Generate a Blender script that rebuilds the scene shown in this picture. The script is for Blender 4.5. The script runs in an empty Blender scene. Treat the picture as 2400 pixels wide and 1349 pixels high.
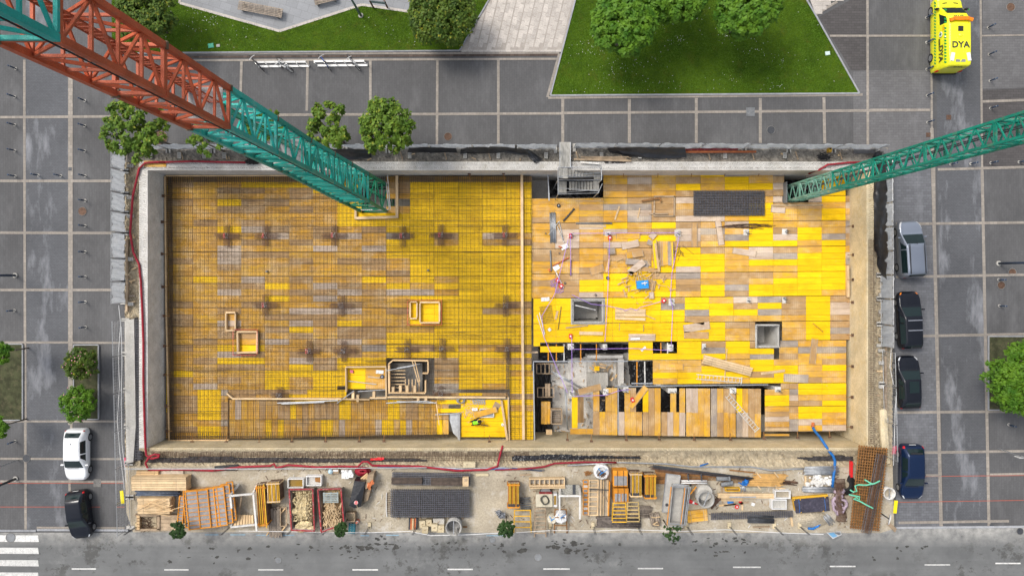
import bpy, bmesh, math, random
from mathutils import Vector, Matrix, Euler
random.seed(7)
SC = bpy.context.scene
# ------------------------------------------------------------------ camera, world, sun, exposure
HC, F, CX, CY = 59.3, 1756.0, 1200.0, 642.0          # drone height, focal length (px of 2400), nadir pixel
cam = bpy.data.cameras.new('camera'); camo = bpy.data.objects.new('camera', cam); SC.collection.objects.link(camo)
camo.location = (0, 0, HC); camo.rotation_euler = (0, 0, 0)
cam.sensor_width = 36; cam.lens = 36 * F / 2400; cam.shift_y = -32.5 / 2400; cam.clip_start = 0.5; cam.clip_end = 2000
SC.camera = camo
SUN_EL, SUN_AZ = math.radians(56), math.radians(-52)   # azimuth from +Y towards +X
w = bpy.data.worlds.new('World'); SC.world = w; w.use_nodes = True
nt = w.node_tree; bg = nt.nodes['Background']; sky = nt.nodes.new('ShaderNodeTexSky'); sky.sky_type = 'NISHITA'
sky.sun_disc = False; sky.sun_elevation = SUN_EL; sky.sun_rotation = SUN_AZ; sky.air_density = 1.0; sky.dust_density = 4.0; sky.ozone_density = 0.6
hsv = nt.nodes.new('ShaderNodeHueSaturation'); hsv.inputs['Saturation'].default_value = .4      # hazy, overcast-white sky
nt.links.new(sky.outputs[0], hsv.inputs['Color']); nt.links.new(hsv.outputs[0], bg.inputs[0]); bg.inputs[1].default_value = 0.15
sl = bpy.data.lights.new('sun', 'SUN'); sl.energy = 1.3; sl.angle = math.radians(16); sl.color = (1, .93, .82)
so = bpy.data.objects.new('sun', sl); SC.collection.objects.link(so)
sd = Vector((math.sin(SUN_AZ) * math.cos(SUN_EL), math.cos(SUN_AZ) * math.cos(SUN_EL), math.sin(SUN_EL)))
so.rotation_euler = sd.to_track_quat('Z', 'Y').to_euler(); so.location = sd * 100
SC.view_settings.view_transform = 'Standard'; SC.view_settings.look = 'None'; SC.view_settings.exposure = 0.55; SC.view_settings.gamma = 1
SC.render.engine = 'CYCLES'; SC.cycles.use_denoising = True; SC.cycles.max_bounces = 5; SC.cycles.diffuse_bounces = 3; SC.cycles.glossy_bounces = 2
SC.cycles.transparent_max_bounces = 8
# ------------------------------------------------------------------ helpers
DZ = -2.7                                              # top of the formwork deck
FZ = -6.0                                              # basement floor
def P(x, y, z=0.0):
    s = (HC - z) / F
    return Vector(((x - CX) * s, (CY - y) * s, z))
def K(z=0.0): return (HC - z) / F
Z3 = Vector((0, 0, 1))
LINK = SC.collection.objects.link
ORG = {}
def R(a, b): return random.uniform(a, b)
class MB:
    def __init__(s): s.v = []; s.f = []; s.m = []
    def add(s, vs, fs, mi=0):
        o = len(s.v); s.v += [tuple(p) for p in vs]; s.f += [tuple(i + o for i in f) for f in fs]; s.m += [mi] * len(fs); return s
    BF = [(0,3,2,1),(4,5,6,7),(0,1,5,4),(1,2,6,5),(2,3,7,6),(3,0,4,7)]
    def box(s, c, sz, rz=0.0, mi=0, rot=None):
        M = rot if rot else Matrix.Rotation(rz, 3, 'Z'); c = Vector(c); a, b, d = sz[0]/2, sz[1]/2, sz[2]/2
        return s.add([c + M @ Vector(p) for p in [(-a,-b,-d),(a,-b,-d),(a,b,-d),(-a,b,-d),(-a,-b,d),(a,-b,d),(a,b,d),(-a,b,d)]], MB.BF, mi)
    def bar(s, a, b, w, h=None, mi=0, up=Z3):
        a, b = Vector(a), Vector(b); h = h or w; d = (b - a)
        if d.length < 1e-6: return s
        d.normalize(); u = up
        if abs(d.dot(u)) > .98: u = Vector((0, 1, 0))
        x = d.cross(u).normalized() * (w/2); y = x.cross(d).normalized() * (h/2)
        return s.add([a-x-y, a+x-y, b+x-y, b-x-y, a-x+y, a+x+y, b+x+y, b-x+y], MB.BF, mi)
    def prism(s, poly, z0, z1, mi=0):
        n = len(poly); vs = [(p[0], p[1], z0) for p in poly] + [(p[0], p[1], z1) for p in poly]
        return s.add(vs, [tuple(range(n-1, -1, -1)), tuple(range(n, 2*n))] + [(i, (i+1) % n, n+(i+1) % n, n+i) for i in range(n)], mi)
    def quad(s, pts, mi=0): return s.add(pts, [tuple(range(len(pts)))], mi)
    def cyl(s, a, b, r, n=10, r2=None, mi=0, caps=True):
        a, b = Vector(a), Vector(b); d = (b - a).normalized(); u = Vector((1,0,0)) if abs(d.x) < .9 else Vector((0,1,0))
        x = d.cross(u).normalized(); y = d.cross(x); r2 = r if r2 is None else r2; vs = []
        for c, q in ((a, r), (b, r2)):
            vs += [c + (x*math.cos(2*math.pi*i/n) + y*math.sin(2*math.pi*i/n))*q for i in range(n)]
        fs = [(i, (i+1) % n, n+(i+1) % n, n+i) for i in range(n)]
        if caps: fs += [tuple(range(n-1, -1, -1)), tuple(range(n, 2*n))]
        return s.add(vs, fs, mi)
    def tube(s, pts, r, n=6, mi=0, closed=False):
        pts = [Vector(p) for p in pts]; N = len(pts); vs = []
        for i, p in enumerate(pts):
            d = (pts[(i+1) % N] - pts[i-1]) if closed else (pts[min(i+1, N-1)] - pts[max(i-1, 0)])
            if d.length < 1e-6: d = Vector((1,0,0))
            d.normalize(); u = Z3 if abs(d.z) < .95 else Vector((0,1,0))
            x = d.cross(u).normalized(); y = x.cross(d)
            vs += [p + (x*math.cos(2*math.pi*j/n) + y*math.sin(2*math.pi*j/n))*r for j in range(n)]
        fs = []
        for i in range(N if closed else N-1):
            k = (i+1) % N
            fs += [(i*n+j, i*n+(j+1) % n, k*n+(j+1) % n, k*n+j) for j in range(n)]
        if not closed: fs += [tuple(range(n-1, -1, -1)), tuple(range((N-1)*n, N*n))]
        return s.add(vs, fs, mi)
    def ball(s, c, r, nu=8, nv=6, sc=(1,1,1), mi=0, jit=0):
        c = Vector(c); vs = []
        for j in range(nv+1):
            t = math.pi*j/nv
            for i in range(nu):
                a = 2*math.pi*i/nu; q = r*(1+R(-jit, jit))
                vs.append(c + Vector((q*sc[0]*math.sin(t)*math.cos(a), q*sc[1]*math.sin(t)*math.sin(a), q*sc[2]*math.cos(t))))
        fs = [(j*nu+i, (j+1)*nu+i, (j+1)*nu+(i+1) % nu, j*nu+(i+1) % nu) for j in range(nv) for i in range(nu)]
        return s.add(vs, fs, mi)
    # image-pixel forms: the pixel rectangle is where the TOP (z1) shows
    def pbox(s, x0, y0, x1, y1, z0, z1, mi=0, rot=0.0):
        a, b = P(x0, y0, z1), P(x1, y1, z1); c = (a+b)/2
        return s.box((c.x, c.y, (z0+z1)/2), (abs(b.x-a.x), abs(b.y-a.y), z1-z0), math.radians(rot), mi)
    def pprism(s, px, z0, z1, mi=0):
        q = [P(x, y, z1) for x, y in px]
        ar = sum(q[i].x*q[(i+1) % len(q)].y - q[(i+1) % len(q)].x*q[i].y for i in range(len(q)))
        if ar < 0: q.reverse()
        return s.prism(q, z0, z1, mi)
    def pbar(s, x0, y0, x1, y1, wpx, z0, z1, mi=0):
        zc = (z0+z1)/2; a, b = P(x0, y0, z1), P(x1, y1, z1); a.z = b.z = zc
        return s.bar(a, b, wpx*K(z1), z1-z0, mi)
    def ptube(s, px, r, z, n=6, mi=0, closed=False):
        return s.tube([P(p[0], p[1], p[2] if len(p) > 2 else z) for p in px], r, n, mi, closed)
def tag(o, label=None, cat=None, group=None, kind=None):
    if label: o['label'] = label
    if cat: o['category'] = cat
    if group: o['group'] = group
    if kind: o['kind'] = kind
    return o
def text(body, size, parent, loc, rot, mat, name='lettering', ext=.002, bold=.0):
    cu = bpy.data.curves.new(name, 'FONT'); cu.body = body; cu.size = size; cu.align_x = 'CENTER'; cu.align_y = 'CENTER'; cu.extrude = ext; cu.offset = bold; cu.resolution_u = 3
    o = bpy.data.objects.new(name, cu); LINK(o); me = bpy.data.meshes.new_from_object(o.evaluated_get(bpy.context.evaluated_depsgraph_get())); bpy.data.objects.remove(o); me.materials.clear(); me.materials.append(mat)
    o = bpy.data.objects.new(name, me); LINK(o); o.parent = parent; o.location = loc; o.rotation_euler = rot; return o
def thing(name, label, cat, x, y, z=0.0, group=None):
    o = bpy.data.objects.new(name, None); LINK(o); o.empty_display_size = .2; o.location = P(x, y, z); ORG[o.name] = o.location.copy()
    return tag(o, label, cat, group)
def setmat(me, mat):
    for m in (mat if isinstance(mat, (list, tuple)) else [mat]): me.materials.append(m)
def obj(name, mb, mat, parent=None, label=None, cat=None, group=None, kind=None, smooth=False):
    if parent is not None: org = ORG[parent.name]
    else:
        xs = [v[0] for v in mb.v]; ys = [v[1] for v in mb.v]; zs = [v[2] for v in mb.v]
        org = Vector(((min(xs)+max(xs))/2, (min(ys)+max(ys))/2, min(zs)))
    me = bpy.data.meshes.new(name); me.from_pydata([(v[0]-org.x, v[1]-org.y, v[2]-org.z) for v in mb.v], [], mb.f)
    setmat(me, mat)
    if isinstance(mat, (list, tuple)): me.polygons.foreach_set('material_index', mb.m)
    if smooth: me.polygons.foreach_set('use_smooth', [True]*len(mb.f))
    o = bpy.data.objects.new(name, me); LINK(o); ORG[o.name] = org
    if parent is not None: o.parent = parent
    else: o.location = org
    return tag(o, label, cat, group, kind)
def copytree(root, loc, rz=0.0, label=None, group=None, scale=1.0):
    r = root.copy(); LINK(r); r.location = loc; r.rotation_euler = (0, 0, rz); r.scale = (scale,)*3
    if label: r['label'] = label
    if group: r['group'] = group
    for ch in list(root.children):
        c = ch.copy(); LINK(c); c.parent = r
        for g in list(ch.children):
            d = g.copy(); LINK(d); d.parent = c
    return r
ORD = ['first','second','third','fourth','fifth','sixth','seventh','eighth','ninth','tenth','eleventh','twelfth','thirteenth','fourteenth','fifteenth','sixteenth','seventeenth']
# ------------------------------------------------------------------ materials
def newmat(name):
    m = bpy.data.materials.new(name); m.use_nodes = True; t = m.node_tree; return m, t, t.nodes['Principled BSDF']
def nd(t, typ, **kw):
    n = t.nodes.new(typ)
    for k, v in kw.items():
        if k.startswith('i_'):
            k = k[2:]; n.inputs[int(k) if k.isdigit() else k.replace('_', ' ')].default_value = v
        else: setattr(n, k, v)
    return n
def worldpos(t, sc=(1,1,1), obj_space=False):
    if obj_space: g = nd(t, 'ShaderNodeTexCoord').outputs['Object']
    else: g = nd(t, 'ShaderNodeNewGeometry').outputs['Position']
    m = nd(t, 'ShaderNodeMapping'); m.inputs['Scale'].default_value = sc; t.links.new(g, m.inputs[0]); return m.outputs[0]
def mixc(t, fac, a, b, blend='MIX'):
    m = nd(t, 'ShaderNodeMix', data_type='RGBA', blend_type=blend)
    for s, v in ((0, fac), (6, a), (7, b)):
        if hasattr(v, 'links') or hasattr(v, 'is_linked'): t.links.new(v, m.inputs[s])
        elif s == 0: m.inputs[0].default_value = v
        else: m.inputs[s].default_value = (*v, 1) if len(v) == 3 else v
    return m.outputs[2]
def noise(t, vec, scale, detail=4, rough=.6, lo=.35, hi=.65):
    n = nd(t, 'ShaderNodeTexNoise'); n.inputs['Scale'].default_value = scale; n.inputs['Detail'].default_value = detail; n.inputs['Roughness'].default_value = rough
    t.links.new(vec, n.inputs['Vector'])
    r = nd(t, 'ShaderNodeMapRange'); r.inputs[1].default_value = lo; r.inputs[2].default_value = hi; t.links.new(n.outputs[0], r.inputs[0]); return r.outputs[0]
def bump(t, bs, h, strength=.3, dist=.02):
    b = nd(t, 'ShaderNodeBump'); b.inputs['Strength'].default_value = strength; b.inputs['Distance'].default_value = dist
    t.links.new(h, b.inputs['Height']); t.links.new(b.outputs[0], bs.inputs['Normal'])
def mul(c, k): return tuple(min(1, x*k) for x in c)
def mk(name, col, rough=.75, var=.2, scale=2.5, metal=0.0, dirt=None, dirt_amt=.5, bmp=.15, stretch=(1,1,1), spec=.3, rnd=.15, fine=25, ospace=False):
    m, t, b = newmat(name); v = worldpos(t, stretch, ospace)
    n1 = noise(t, v, scale); c = mixc(t, n1, mul(col, 1-var), mul(col, 1+var))
    n2 = noise(t, v, fine, 3, .6, .3, .7); c = mixc(t, n2, c, mixc(t, 1.0, c, (.72,.72,.72), 'MULTIPLY'))
    if dirt:
        n3 = noise(t, v, scale*1.7, 6, .7, .52, .68); mm = nd(t, 'ShaderNodeMath', operation='MULTIPLY'); t.links.new(n3, mm.inputs[0]); mm.inputs[1].default_value = dirt_amt
        c = mixc(t, mm.outputs[0], c, dirt)
    if rnd:
        oi = nd(t, 'ShaderNodeObjectInfo'); r = nd(t, 'ShaderNodeMapRange'); r.inputs[3].default_value = 1-rnd; r.inputs[4].default_value = 1+rnd; t.links.new(oi.outputs['Random'], r.inputs[0])
        hs = nd(t, 'ShaderNodeHueSaturation'); t.links.new(r.outputs[0], hs.inputs['Value']); t.links.new(c, hs.inputs['Color']); c = hs.outputs[0]
    t.links.new(c, b.inputs['Base Color']); b.inputs['Roughness'].default_value = rough; b.inputs['Metallic'].default_value = metal; b.inputs['Specular IOR Level'].default_value = spec
    if bmp: bump(t, b, n2, bmp)
    return m
def plain(name, col, rough=.5, metal=0.0, spec=.5, coat=0.0, emit=None):
    m, t, b = newmat(name); b.inputs['Base Color'].default_value = (*col, 1); b.inputs['Roughness'].default_value = rough; b.inputs['Metallic'].default_value = metal
    b.inputs['Specular IOR Level'].default_value = spec; b.inputs['Coat Weight'].default_value = coat; b.inputs['Coat Roughness'].default_value = .08
    return m
def panelmat(name, col, worn, amt, axis='x', pale=(.62,.55,.47), pale_amt=.25):
    """three-ply shuttering board: lengthwise grain, worn-through patches, pale concrete film"""
    m, t, b = newmat(name); st = (.5, 9, 1) if axis == 'x' else (9, .5, 1); v = worldpos(t, st); v2 = worldpos(t)
    g = noise(t, v, 1.6, 5, .65, .3, .7); c = mixc(t, g, mul(col, .8), mul(col, 1.12))
    wn = noise(t, worldpos(t, (.8, 3, 1) if axis == 'x' else (3, .8, 1)), 1.3, 5, .7, .62-amt*.45, .8-amt*.35); c = mixc(t, wn, c, mul(worn, .95))
    pl = noise(t, worldpos(t, (1.2, 2, 1)), 2.2, 6, .75, .58, .78); mm = nd(t, 'ShaderNodeMath', operation='MULTIPLY'); t.links.new(pl, mm.inputs[0]); mm.inputs[1].default_value = pale_amt; c = mixc(t, mm.outputs[0], c, pale)
    fl = noise(t, v, 14, 2, .5, .60, .72); mm = nd(t, 'ShaderNodeMath', operation='MULTIPLY'); t.links.new(fl, mm.inputs[0]); mm.inputs[1].default_value = .35; c = mixc(t, mm.outputs[0], c, mul(worn, .45))
    if amt > .3:      # pale imprint of an earlier rebar grid, broken up by wear
        br = nd(t, 'ShaderNodeTexBrick'); br.offset = 0; br.inputs['Scale'].default_value = 1; br.inputs['Brick Width'].default_value = .17; br.inputs['Row Height'].default_value = .085; br.inputs['Mortar Size'].default_value = .018; t.links.new(v2, br.inputs['Vector'])
        br.inputs['Color1'].default_value = br.inputs['Color2'].default_value = (0,0,0,1); br.inputs['Mortar'].default_value = (1,1,1,1); gm = noise(t, v2, .7, 5, .7, .48, .62); mm = nd(t, 'ShaderNodeMath', operation='MULTIPLY'); t.links.new(br.outputs['Color'], mm.inputs[0]); t.links.new(gm, mm.inputs[1])
        m3 = nd(t, 'ShaderNodeMath', operation='MULTIPLY'); t.links.new(mm.outputs[0], m3.inputs[0]); m3.inputs[1].default_value = .5; c = mixc(t, m3.outputs[0], c, (.76,.62,.42))
    c = mixc(t, noise(t, v2, .42, 7, .72, .50, .72), c, mixc(t, 1.0, c, (.72,.67,.60), 'MULTIPLY'))      # trodden-in dirt across boards
    sc = noise(t, worldpos(t, (1,1,1)), 3.5, 8, .8, .64, .70); mm = nd(t, 'ShaderNodeMath', operation='MULTIPLY'); t.links.new(sc, mm.inputs[0]); mm.inputs[1].default_value = .5; c = mixc(t, mm.outputs[0], c, (.72,.67,.58))
    oi = nd(t, 'ShaderNodeObjectInfo'); r = nd(t, 'ShaderNodeMapRange'); r.inputs[3].default_value = .86; r.inputs[4].default_value = 1.1; t.links.new(oi.outputs['Random'], r.inputs[0])
    hs = nd(t, 'ShaderNodeHueSaturation'); t.links.new(r.outputs[0], hs.inputs['Value']); t.links.new(c, hs.inputs['Color'])
    t.links.new(hs.outputs[0], b.inputs['Base Color']); b.inputs['Roughness'].default_value = .62; b.inputs['Specular IOR Level'].default_value = .2; bump(t, b, g, .15, .01)
    return m
PMX = {}
for ax in 'xy':
    PMX['Y'+ax] = panelmat('panel_yellow_'+ax, (.90,.555,.004), (.76,.40,.015), .12, ax, (.8,.62,.25), .1)
    PMX['M'+ax] = panelmat('panel_faded_yellow_'+ax, (.80,.46,.018), (.60,.34,.08), .7, ax, (.72,.60,.40), .35)
    PMX['O'+ax] = panelmat('panel_ochre_'+ax, (.68,.36,.032), (.52,.29,.075), .5, ax, (.66,.52,.34), .22)
    PMX['T'+ax] = panelmat('panel_tan_'+ax, (.47,.285,.115), (.39,.245,.12), .5, ax, (.62,.51,.39), .32)
    PMX['G'+ax] = panelmat('panel_grey_'+ax, (.36,.31,.27), (.29,.24,.2), .5, ax, (.55,.5,.45), .45)
    PMX['P'+ax] = panelmat('panel_pale_'+ax, (.56,.45,.36), (.46,.34,.24), .4, ax, (.68,.63,.57), .6)
WOOD = mk('fresh_timber', (.66,.46,.25), .7, .14, 1.5, dirt=(.4,.26,.13), dirt_amt=.35, stretch=(1,1,1))
WOODP = mk('pale_timber', (.66,.485,.285), .7, .14, 1.2, dirt=(.44,.29,.15), dirt_amt=.4, rnd=.22)
WOODO = mk('old_timber', (.40,.30,.20), .8, .25, 2.0, dirt=(.18,.14,.1), dirt_amt=.6)
WOODG = mk('grey_weathered_timber', (.30,.25,.2), .85, .3, 3, dirt=(.12,.1,.09), dirt_amt=.6, stretch=(3,1,1))
WOODD = mk('dark_pole_timber', (.13,.11,.10), .85, .4, 4, dirt=(.3,.25,.2), dirt_amt=.5)
CONC = mk('concrete', (.47,.455,.42), .85, .14, .7, dirt=(.32,.29,.24), dirt_amt=.5, fine=9)
CONCW = mk('white_concrete', (.66,.645,.61), .85, .12, .9, dirt=(.42,.39,.33), dirt_amt=.6, fine=9)
CONCT = mk('tan_stained_concrete', (.60,.51,.34), .85, .14, .6, dirt=(.46,.35,.17), dirt_amt=.6, fine=9)
CONCD = mk('dark_concrete', (.2,.195,.185), .9, .2, 1.2, fine=9)
REBAR = mk('rebar_steel', (.10,.07,.045), .65, .3, 5, metal=.2, rnd=.1)
REBARG = mk('grey_rebar_steel', (.17,.172,.19), .5, .25, 4, metal=.5, dirt=(.16,.1,.06), dirt_amt=.4)
RUST = mk('rusty_rebar', (.28,.135,.045), .8, .3, 4, dirt=(.12,.06,.03), dirt_amt=.6)
RUSTD = mk('dark_rusty_steel', (.13,.075,.05), .75, .3, 4, metal=.1)
GALV = mk('galvanised_steel', (.46,.48,.50), .42, .15, 4, metal=.55, dirt=(.3,.3,.3), dirt_amt=.3)
STEELW = mk('white_painted_steel', (.66,.65,.62), .6, .1, 3, dirt=(.42,.32,.22), dirt_amt=.5)
STEELD = mk('dark_steel', (.07,.075,.085), .5, .2, 4, metal=.3)
ORANGE = mk('orange_steel_frame', (.66,.26,.02), .6, .16, 2.5, dirt=(.36,.19,.08), dirt_amt=.65)
GALVD = mk('dull_galvanised_steel', (.30,.31,.325), .5, .2, 4, metal=.5)
YFRAME = mk('yellow_painted_steel', (.74,.42,.03), .55, .12, 2.5, dirt=(.42,.24,.06), dirt_amt=.4)
PLYG = mk('grey_plywood_face', (.27,.265,.27), .6, .15, 1.5, dirt=(.4,.36,.3), dirt_amt=.5)
TEAL = mk('teal_crane_paint', (.006,.29,.235), .55, .16, 1.2, dirt=(.14,.2,.15), dirt_amt=.55, rnd=.14)
TEALL = mk('light_teal_crane_paint', (.02,.40,.35), .5, .14, 1.2, dirt=(.3,.38,.35), dirt_amt=.45, rnd=.08)
GREEN = mk('green_crane_paint', (.005,.20,.105), .5, .12, 1.2, dirt=(.08,.16,.1), dirt_amt=.4, rnd=.08)
GREENW = mk('worn_green_crane_paint', (.14,.32,.24), .6, .2, 1.6, dirt=(.45,.45,.42), dirt_amt=.7, rnd=.1)
RED = mk('orange_red_crane_paint', (.47,.10,.042), .55, .16, 1.2, dirt=(.2,.075,.045), dirt_amt=.6, rnd=.14)
GREENR = mk('deep_green_crane_paint', (.006,.235,.165), .55, .16, 1.2, dirt=(.13,.17,.1), dirt_amt=.6, rnd=.12)
BLKPL = mk('black_polythene', (.022,.023,.027), .3, .3, 2, bmp=.8, fine=4, spec=.5)
NAVY = mk('navy_metal', (.035,.06,.11), .45, .2, 5, rnd=.2)
REDH = mk('dark_red_hose', (.30,.015,.03), .55, .2, 3)
REDP = mk('red_paint', (.30,.03,.035), .6, .25, 3, dirt=(.4,.3,.27), dirt_amt=.7)
REDB = plain('red_plastic', (.60,.015,.02), .45)
PINK = plain('red_safety_caps', (.62,.06,.06), .6)
WHITE = mk('white_plastic', (.76,.76,.75), .6, .06, 3, dirt=(.5,.46,.4), dirt_amt=.35)
PAPER = mk('paper_white', (.8,.8,.79), .8, .05, 4, rnd=.05)
BLUE = plain('bright_blue_plastic', (.01,.24,.62), .5)
BLUEH = mk('blue_hose', (.015,.14,.42), .55, .2, 3)
CARD = mk('cardboard', (.36,.27,.18), .85, .15, 2)
TERR = mk('terracotta_plastic', (.58,.17,.06), .55, .15, 3)
GREYP = mk('grey_plastic', (.2,.21,.22), .5, .15, 3)
PURPLE = plain('purple_string', (.42,.25,.75), .7)
CYANS = plain('mint_sling', (.13,.5,.33), .7)
RUB = mk('tyre_rubber', (.018,.018,.02), .8, .2, 6)
BEIGE = mk('beige_painted_metal', (.55,.5,.38), .6, .1, 2, dirt=(.3,.26,.2), dirt_amt=.4)
NETG = mk('grey_fence_netting', (.60,.62,.64), .7, .14, 2.5, dirt=(.72,.73,.74), dirt_amt=.6, fine=60)
t_ = NETG.node_tree; tr = t_.nodes.new('ShaderNodeBsdfTranslucent'); tr.inputs[0].default_value = (.7,.73,.76,1); ms = t_.nodes.new('ShaderNodeMixShader'); ms.inputs[0].default_value = .5
t_.links.new(t_.nodes['Principled BSDF'].outputs[0], ms.inputs[1]); t_.links.new(tr.outputs[0], ms.inputs[2]); t_.links.new(ms.outputs[0], t_.nodes['Material Output'].inputs[0])
# ------------------------------------------------------------------ ground, paving, lawns, road
def sheetmat(name, col, bw, bh, mortar, rot=0.0, big=.25, var=.12, rough=.85, dust_glare=None, dust_glare_amt=.4, msize=.012):
    m, t, b = newmat(name); g = nd(t, 'ShaderNodeNewGeometry'); mp = nd(t, 'ShaderNodeMapping'); mp.inputs['Rotation'].default_value = (0, 0, rot); t.links.new(g.outputs['Position'], mp.inputs[0])
    br = nd(t, 'ShaderNodeTexBrick'); t.links.new(mp.outputs[0], br.inputs['Vector']); br.inputs['Scale'].default_value = 1; br.inputs['Brick Width'].default_value = bw; br.inputs['Row Height'].default_value = bh
    br.inputs['Mortar Size'].default_value = msize; br.inputs['Color1'].default_value = (*mul(col, 1-var), 1); br.inputs['Color2'].default_value = (*mul(col, 1+var), 1); br.inputs['Mortar'].default_value = (*mortar, 1); br.inputs['Mortar Smooth'].default_value = .5
    c = br.outputs['Color']; n = noise(t, g.outputs['Position'], .16, 5, .6, .3, .7); c = mixc(t, n, c, mixc(t, 1.0, c, (1-big, 1-big, 1-big), 'MULTIPLY'))
    n2 = noise(t, g.outputs['Position'], 9, 4, .7, .3, .7); c = mixc(t, n2, c, mixc(t, 1.0, c, (.86,.86,.86), 'MULTIPLY'))
    if dust_glare:
        n3 = noise(t, worldpos(t, (.55, .16, 1)), 1.0, 6, .65, .52, .78); mm = nd(t, 'ShaderNodeMath', operation='MULTIPLY'); t.links.new(n3, mm.inputs[0]); mm.inputs[1].default_value = dust_glare_amt; c = mixc(t, mm.outputs[0], c, dust_glare)  # long pale streaks: dust, and on the lane setts painted reflected light
    t.links.new(c, b.inputs['Base Color']); b.inputs['Roughness'].default_value = rough; b.inputs['Specular IOR Level'].default_value = .3; bump(t, b, br.outputs['Fac'], .35, .012); b.inputs['Normal'].links[0].from_node.invert = True
    return m
SETT = sheetmat('dark_sett_paving', (.112,.112,.115), .42, .19, (.082,.082,.085), math.pi/2, .28, .06, dust_glare=(.2,.2,.205), dust_glare_amt=.4, msize=.009)
SETTL = sheetmat('grey_lane_setts', (.125,.13,.142), .24, .12, (.09,.093,.10), 0, .35, .07, dust_glare=(.36,.37,.40), dust_glare_amt=.8)  # pale dust lightened to paint streaks of reflected sunlight into the lanes
SETTB = sheetmat('blue_grey_block_setts', (.155,.16,.175), .40, .21, (.10,.102,.11), 0, .25, .12, dust_glare=(.3,.31,.33), dust_glare_amt=.4)
SETTM = sheetmat('mid_grey_setts', (.150,.148,.152), .40, .2, (.105,.105,.108), 0, .25, .08, dust_glare=(.24,.24,.245), dust_glare_amt=.4)
SETTD = sheetmat('brown_dark_setts', (.088,.082,.082), .42, .2, (.05,.048,.048), 0, .2)
BAND = sheetmat('pale_granite_band', (.34,.305,.265), .3, .3, (.22,.2,.18), 0, .3, .12, dust_glare=(.2,.19,.18), dust_glare_amt=.5)
DRAIN = sheetmat('brown_drain_strip', (.10,.075,.062), .32, .5, (.05,.04,.035), 0, .15, .3)
SLABM = mk('pale_stone_slab', (.50,.46,.42), .8, .1, 1.2, rnd=.12, fine=12)
SLABG = sheetmat('grey_plaza_stone', (.29,.30,.315), .9, .6, (.2,.2,.21), .3, .2, .06)
KERBM = mk('granite_kerb', (.33,.34,.36), .8, .12, 1.5, fine=12)
def asphaltmat():
    m, t, b = newmat('asphalt'); p = worldpos(t); c = mixc(t, noise(t, p, .35, 6, .65, .3, .7), (.118,.122,.124), (.182,.187,.187))
    st = noise(t, worldpos(t, (.7, 1.0, 1)), .8, 6, .7, .62, .72); mm = nd(t, 'ShaderNodeMath', operation='MULTIPLY'); t.links.new(st, mm.inputs[0]); mm.inputs[1].default_value = .75; c = mixc(t, mm.outputs[0], c, (.075,.075,.07))
    for sc_, sd_, lo_, hi_, am_, col_ in ((.55, 3.1, .54, .59, .7, (.06,.06,.055)), (1.6, 9.7, .57, .62, .7, (.05,.05,.047)), (.35, 17.0, .55, .75, .5, (.33,.33,.32))):
        mp_ = nd(t, 'ShaderNodeMapping'); mp_.inputs['Location'].default_value = (sd_, sd_*2, 0); t.links.new(p, mp_.inputs[0]); n_ = noise(t, mp_.outputs[0], sc_, 7, .72, lo_, hi_); m0_ = nd(t, 'ShaderNodeMath', operation='MULTIPLY'); t.links.new(n_, m0_.inputs[0]); t.links.new(noise(t, worldpos(t, (.6,1.6,1)), .16, 3, .5, .47, .58), m0_.inputs[1]); mm = nd(t, 'ShaderNodeMath', operation='MULTIPLY'); t.links.new(m0_.outputs[0], mm.inputs[0]); mm.inputs[1].default_value = am_; c = mixc(t, mm.outputs[0], c, col_)
    c = mixc(t, noise(t, worldpos(t, (.03,.9,1)), 1.0, 4, .6, .35, .7), c, mixc(t, 1.0, c, (.80,.80,.80), 'MULTIPLY'))      # wheel tracks along the road
    sp = noise(t, p, 40, 2, .6, .3, .7); c = mixc(t, sp, c, mixc(t, 1.0, c, (.8,.8,.8), 'MULTIPLY'))
    sx = nd(t, 'ShaderNodeSeparateXYZ'); t.links.new(p, sx.inputs[0]); r = nd(t, 'ShaderNodeMapRange'); r.inputs[1].default_value = -21.6; r.inputs[2].default_value = -20.2; t.links.new(sx.outputs[1], r.inputs[0])
    dn = noise(t, p, 1.2, 6, .7, .3, .75); mm = nd(t, 'ShaderNodeMath', operation='MULTIPLY'); t.links.new(r.outputs[0], mm.inputs[0]); t.links.new(dn, mm.inputs[1]); c = mixc(t, mm.outputs[0], c, (.46,.45,.42))
    t.links.new(c, b.inputs['Base Color']); b.inputs['Roughness'].default_value = .8; bump(t, b, sp, .25, .01); return m
ASPH = asphaltmat()
SAND = mk('sandy_yard_ground', (.43,.375,.285), .95, .16, .45, dirt=(.52,.49,.44), dirt_amt=.75, fine=7, bmp=.5, rnd=0)
SOIL = mk('loose_tan_soil', (.47,.395,.275), .95, .24, 1.5, dirt=(.30,.23,.14), dirt_amt=.6, fine=6, bmp=.9, rnd=0)
def grassmat():
    m, t, b = newmat('lawn_grass'); p = worldpos(t); c = mixc(t, noise(t, p, .35, 5, .65, .3, .7), (.046,.105,.004), (.105,.178,.011))
    c = mixc(t, noise(t, p, .8, 6, .7, .55, .75), c, (.13,.14,.02)); c = mixc(t, noise(t, p, 1.7, 6, .75, .66, .74), c, (.15,.12,.04))
    c = mixc(t, noise(t, p, 7, 5, .75, .3, .7), c, mixc(t, 1.0, c, (.45,.5,.4), 'MULTIPLY')); t.links.new(c, b.inputs['Base Color']); b.inputs['Roughness'].default_value = .9; b.inputs['Specular IOR Level'].default_value = .1
    bump(t, b, noise(t, p, 16, 4, .7, .2, .8), 1.0, .06); return m
LAWN = grassmat()
WPAINT = mk('worn_white_road_paint', (.62,.62,.60), .7, .08, 3, dirt=(.22,.22,.22), dirt_amt=.75, fine=14)
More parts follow.
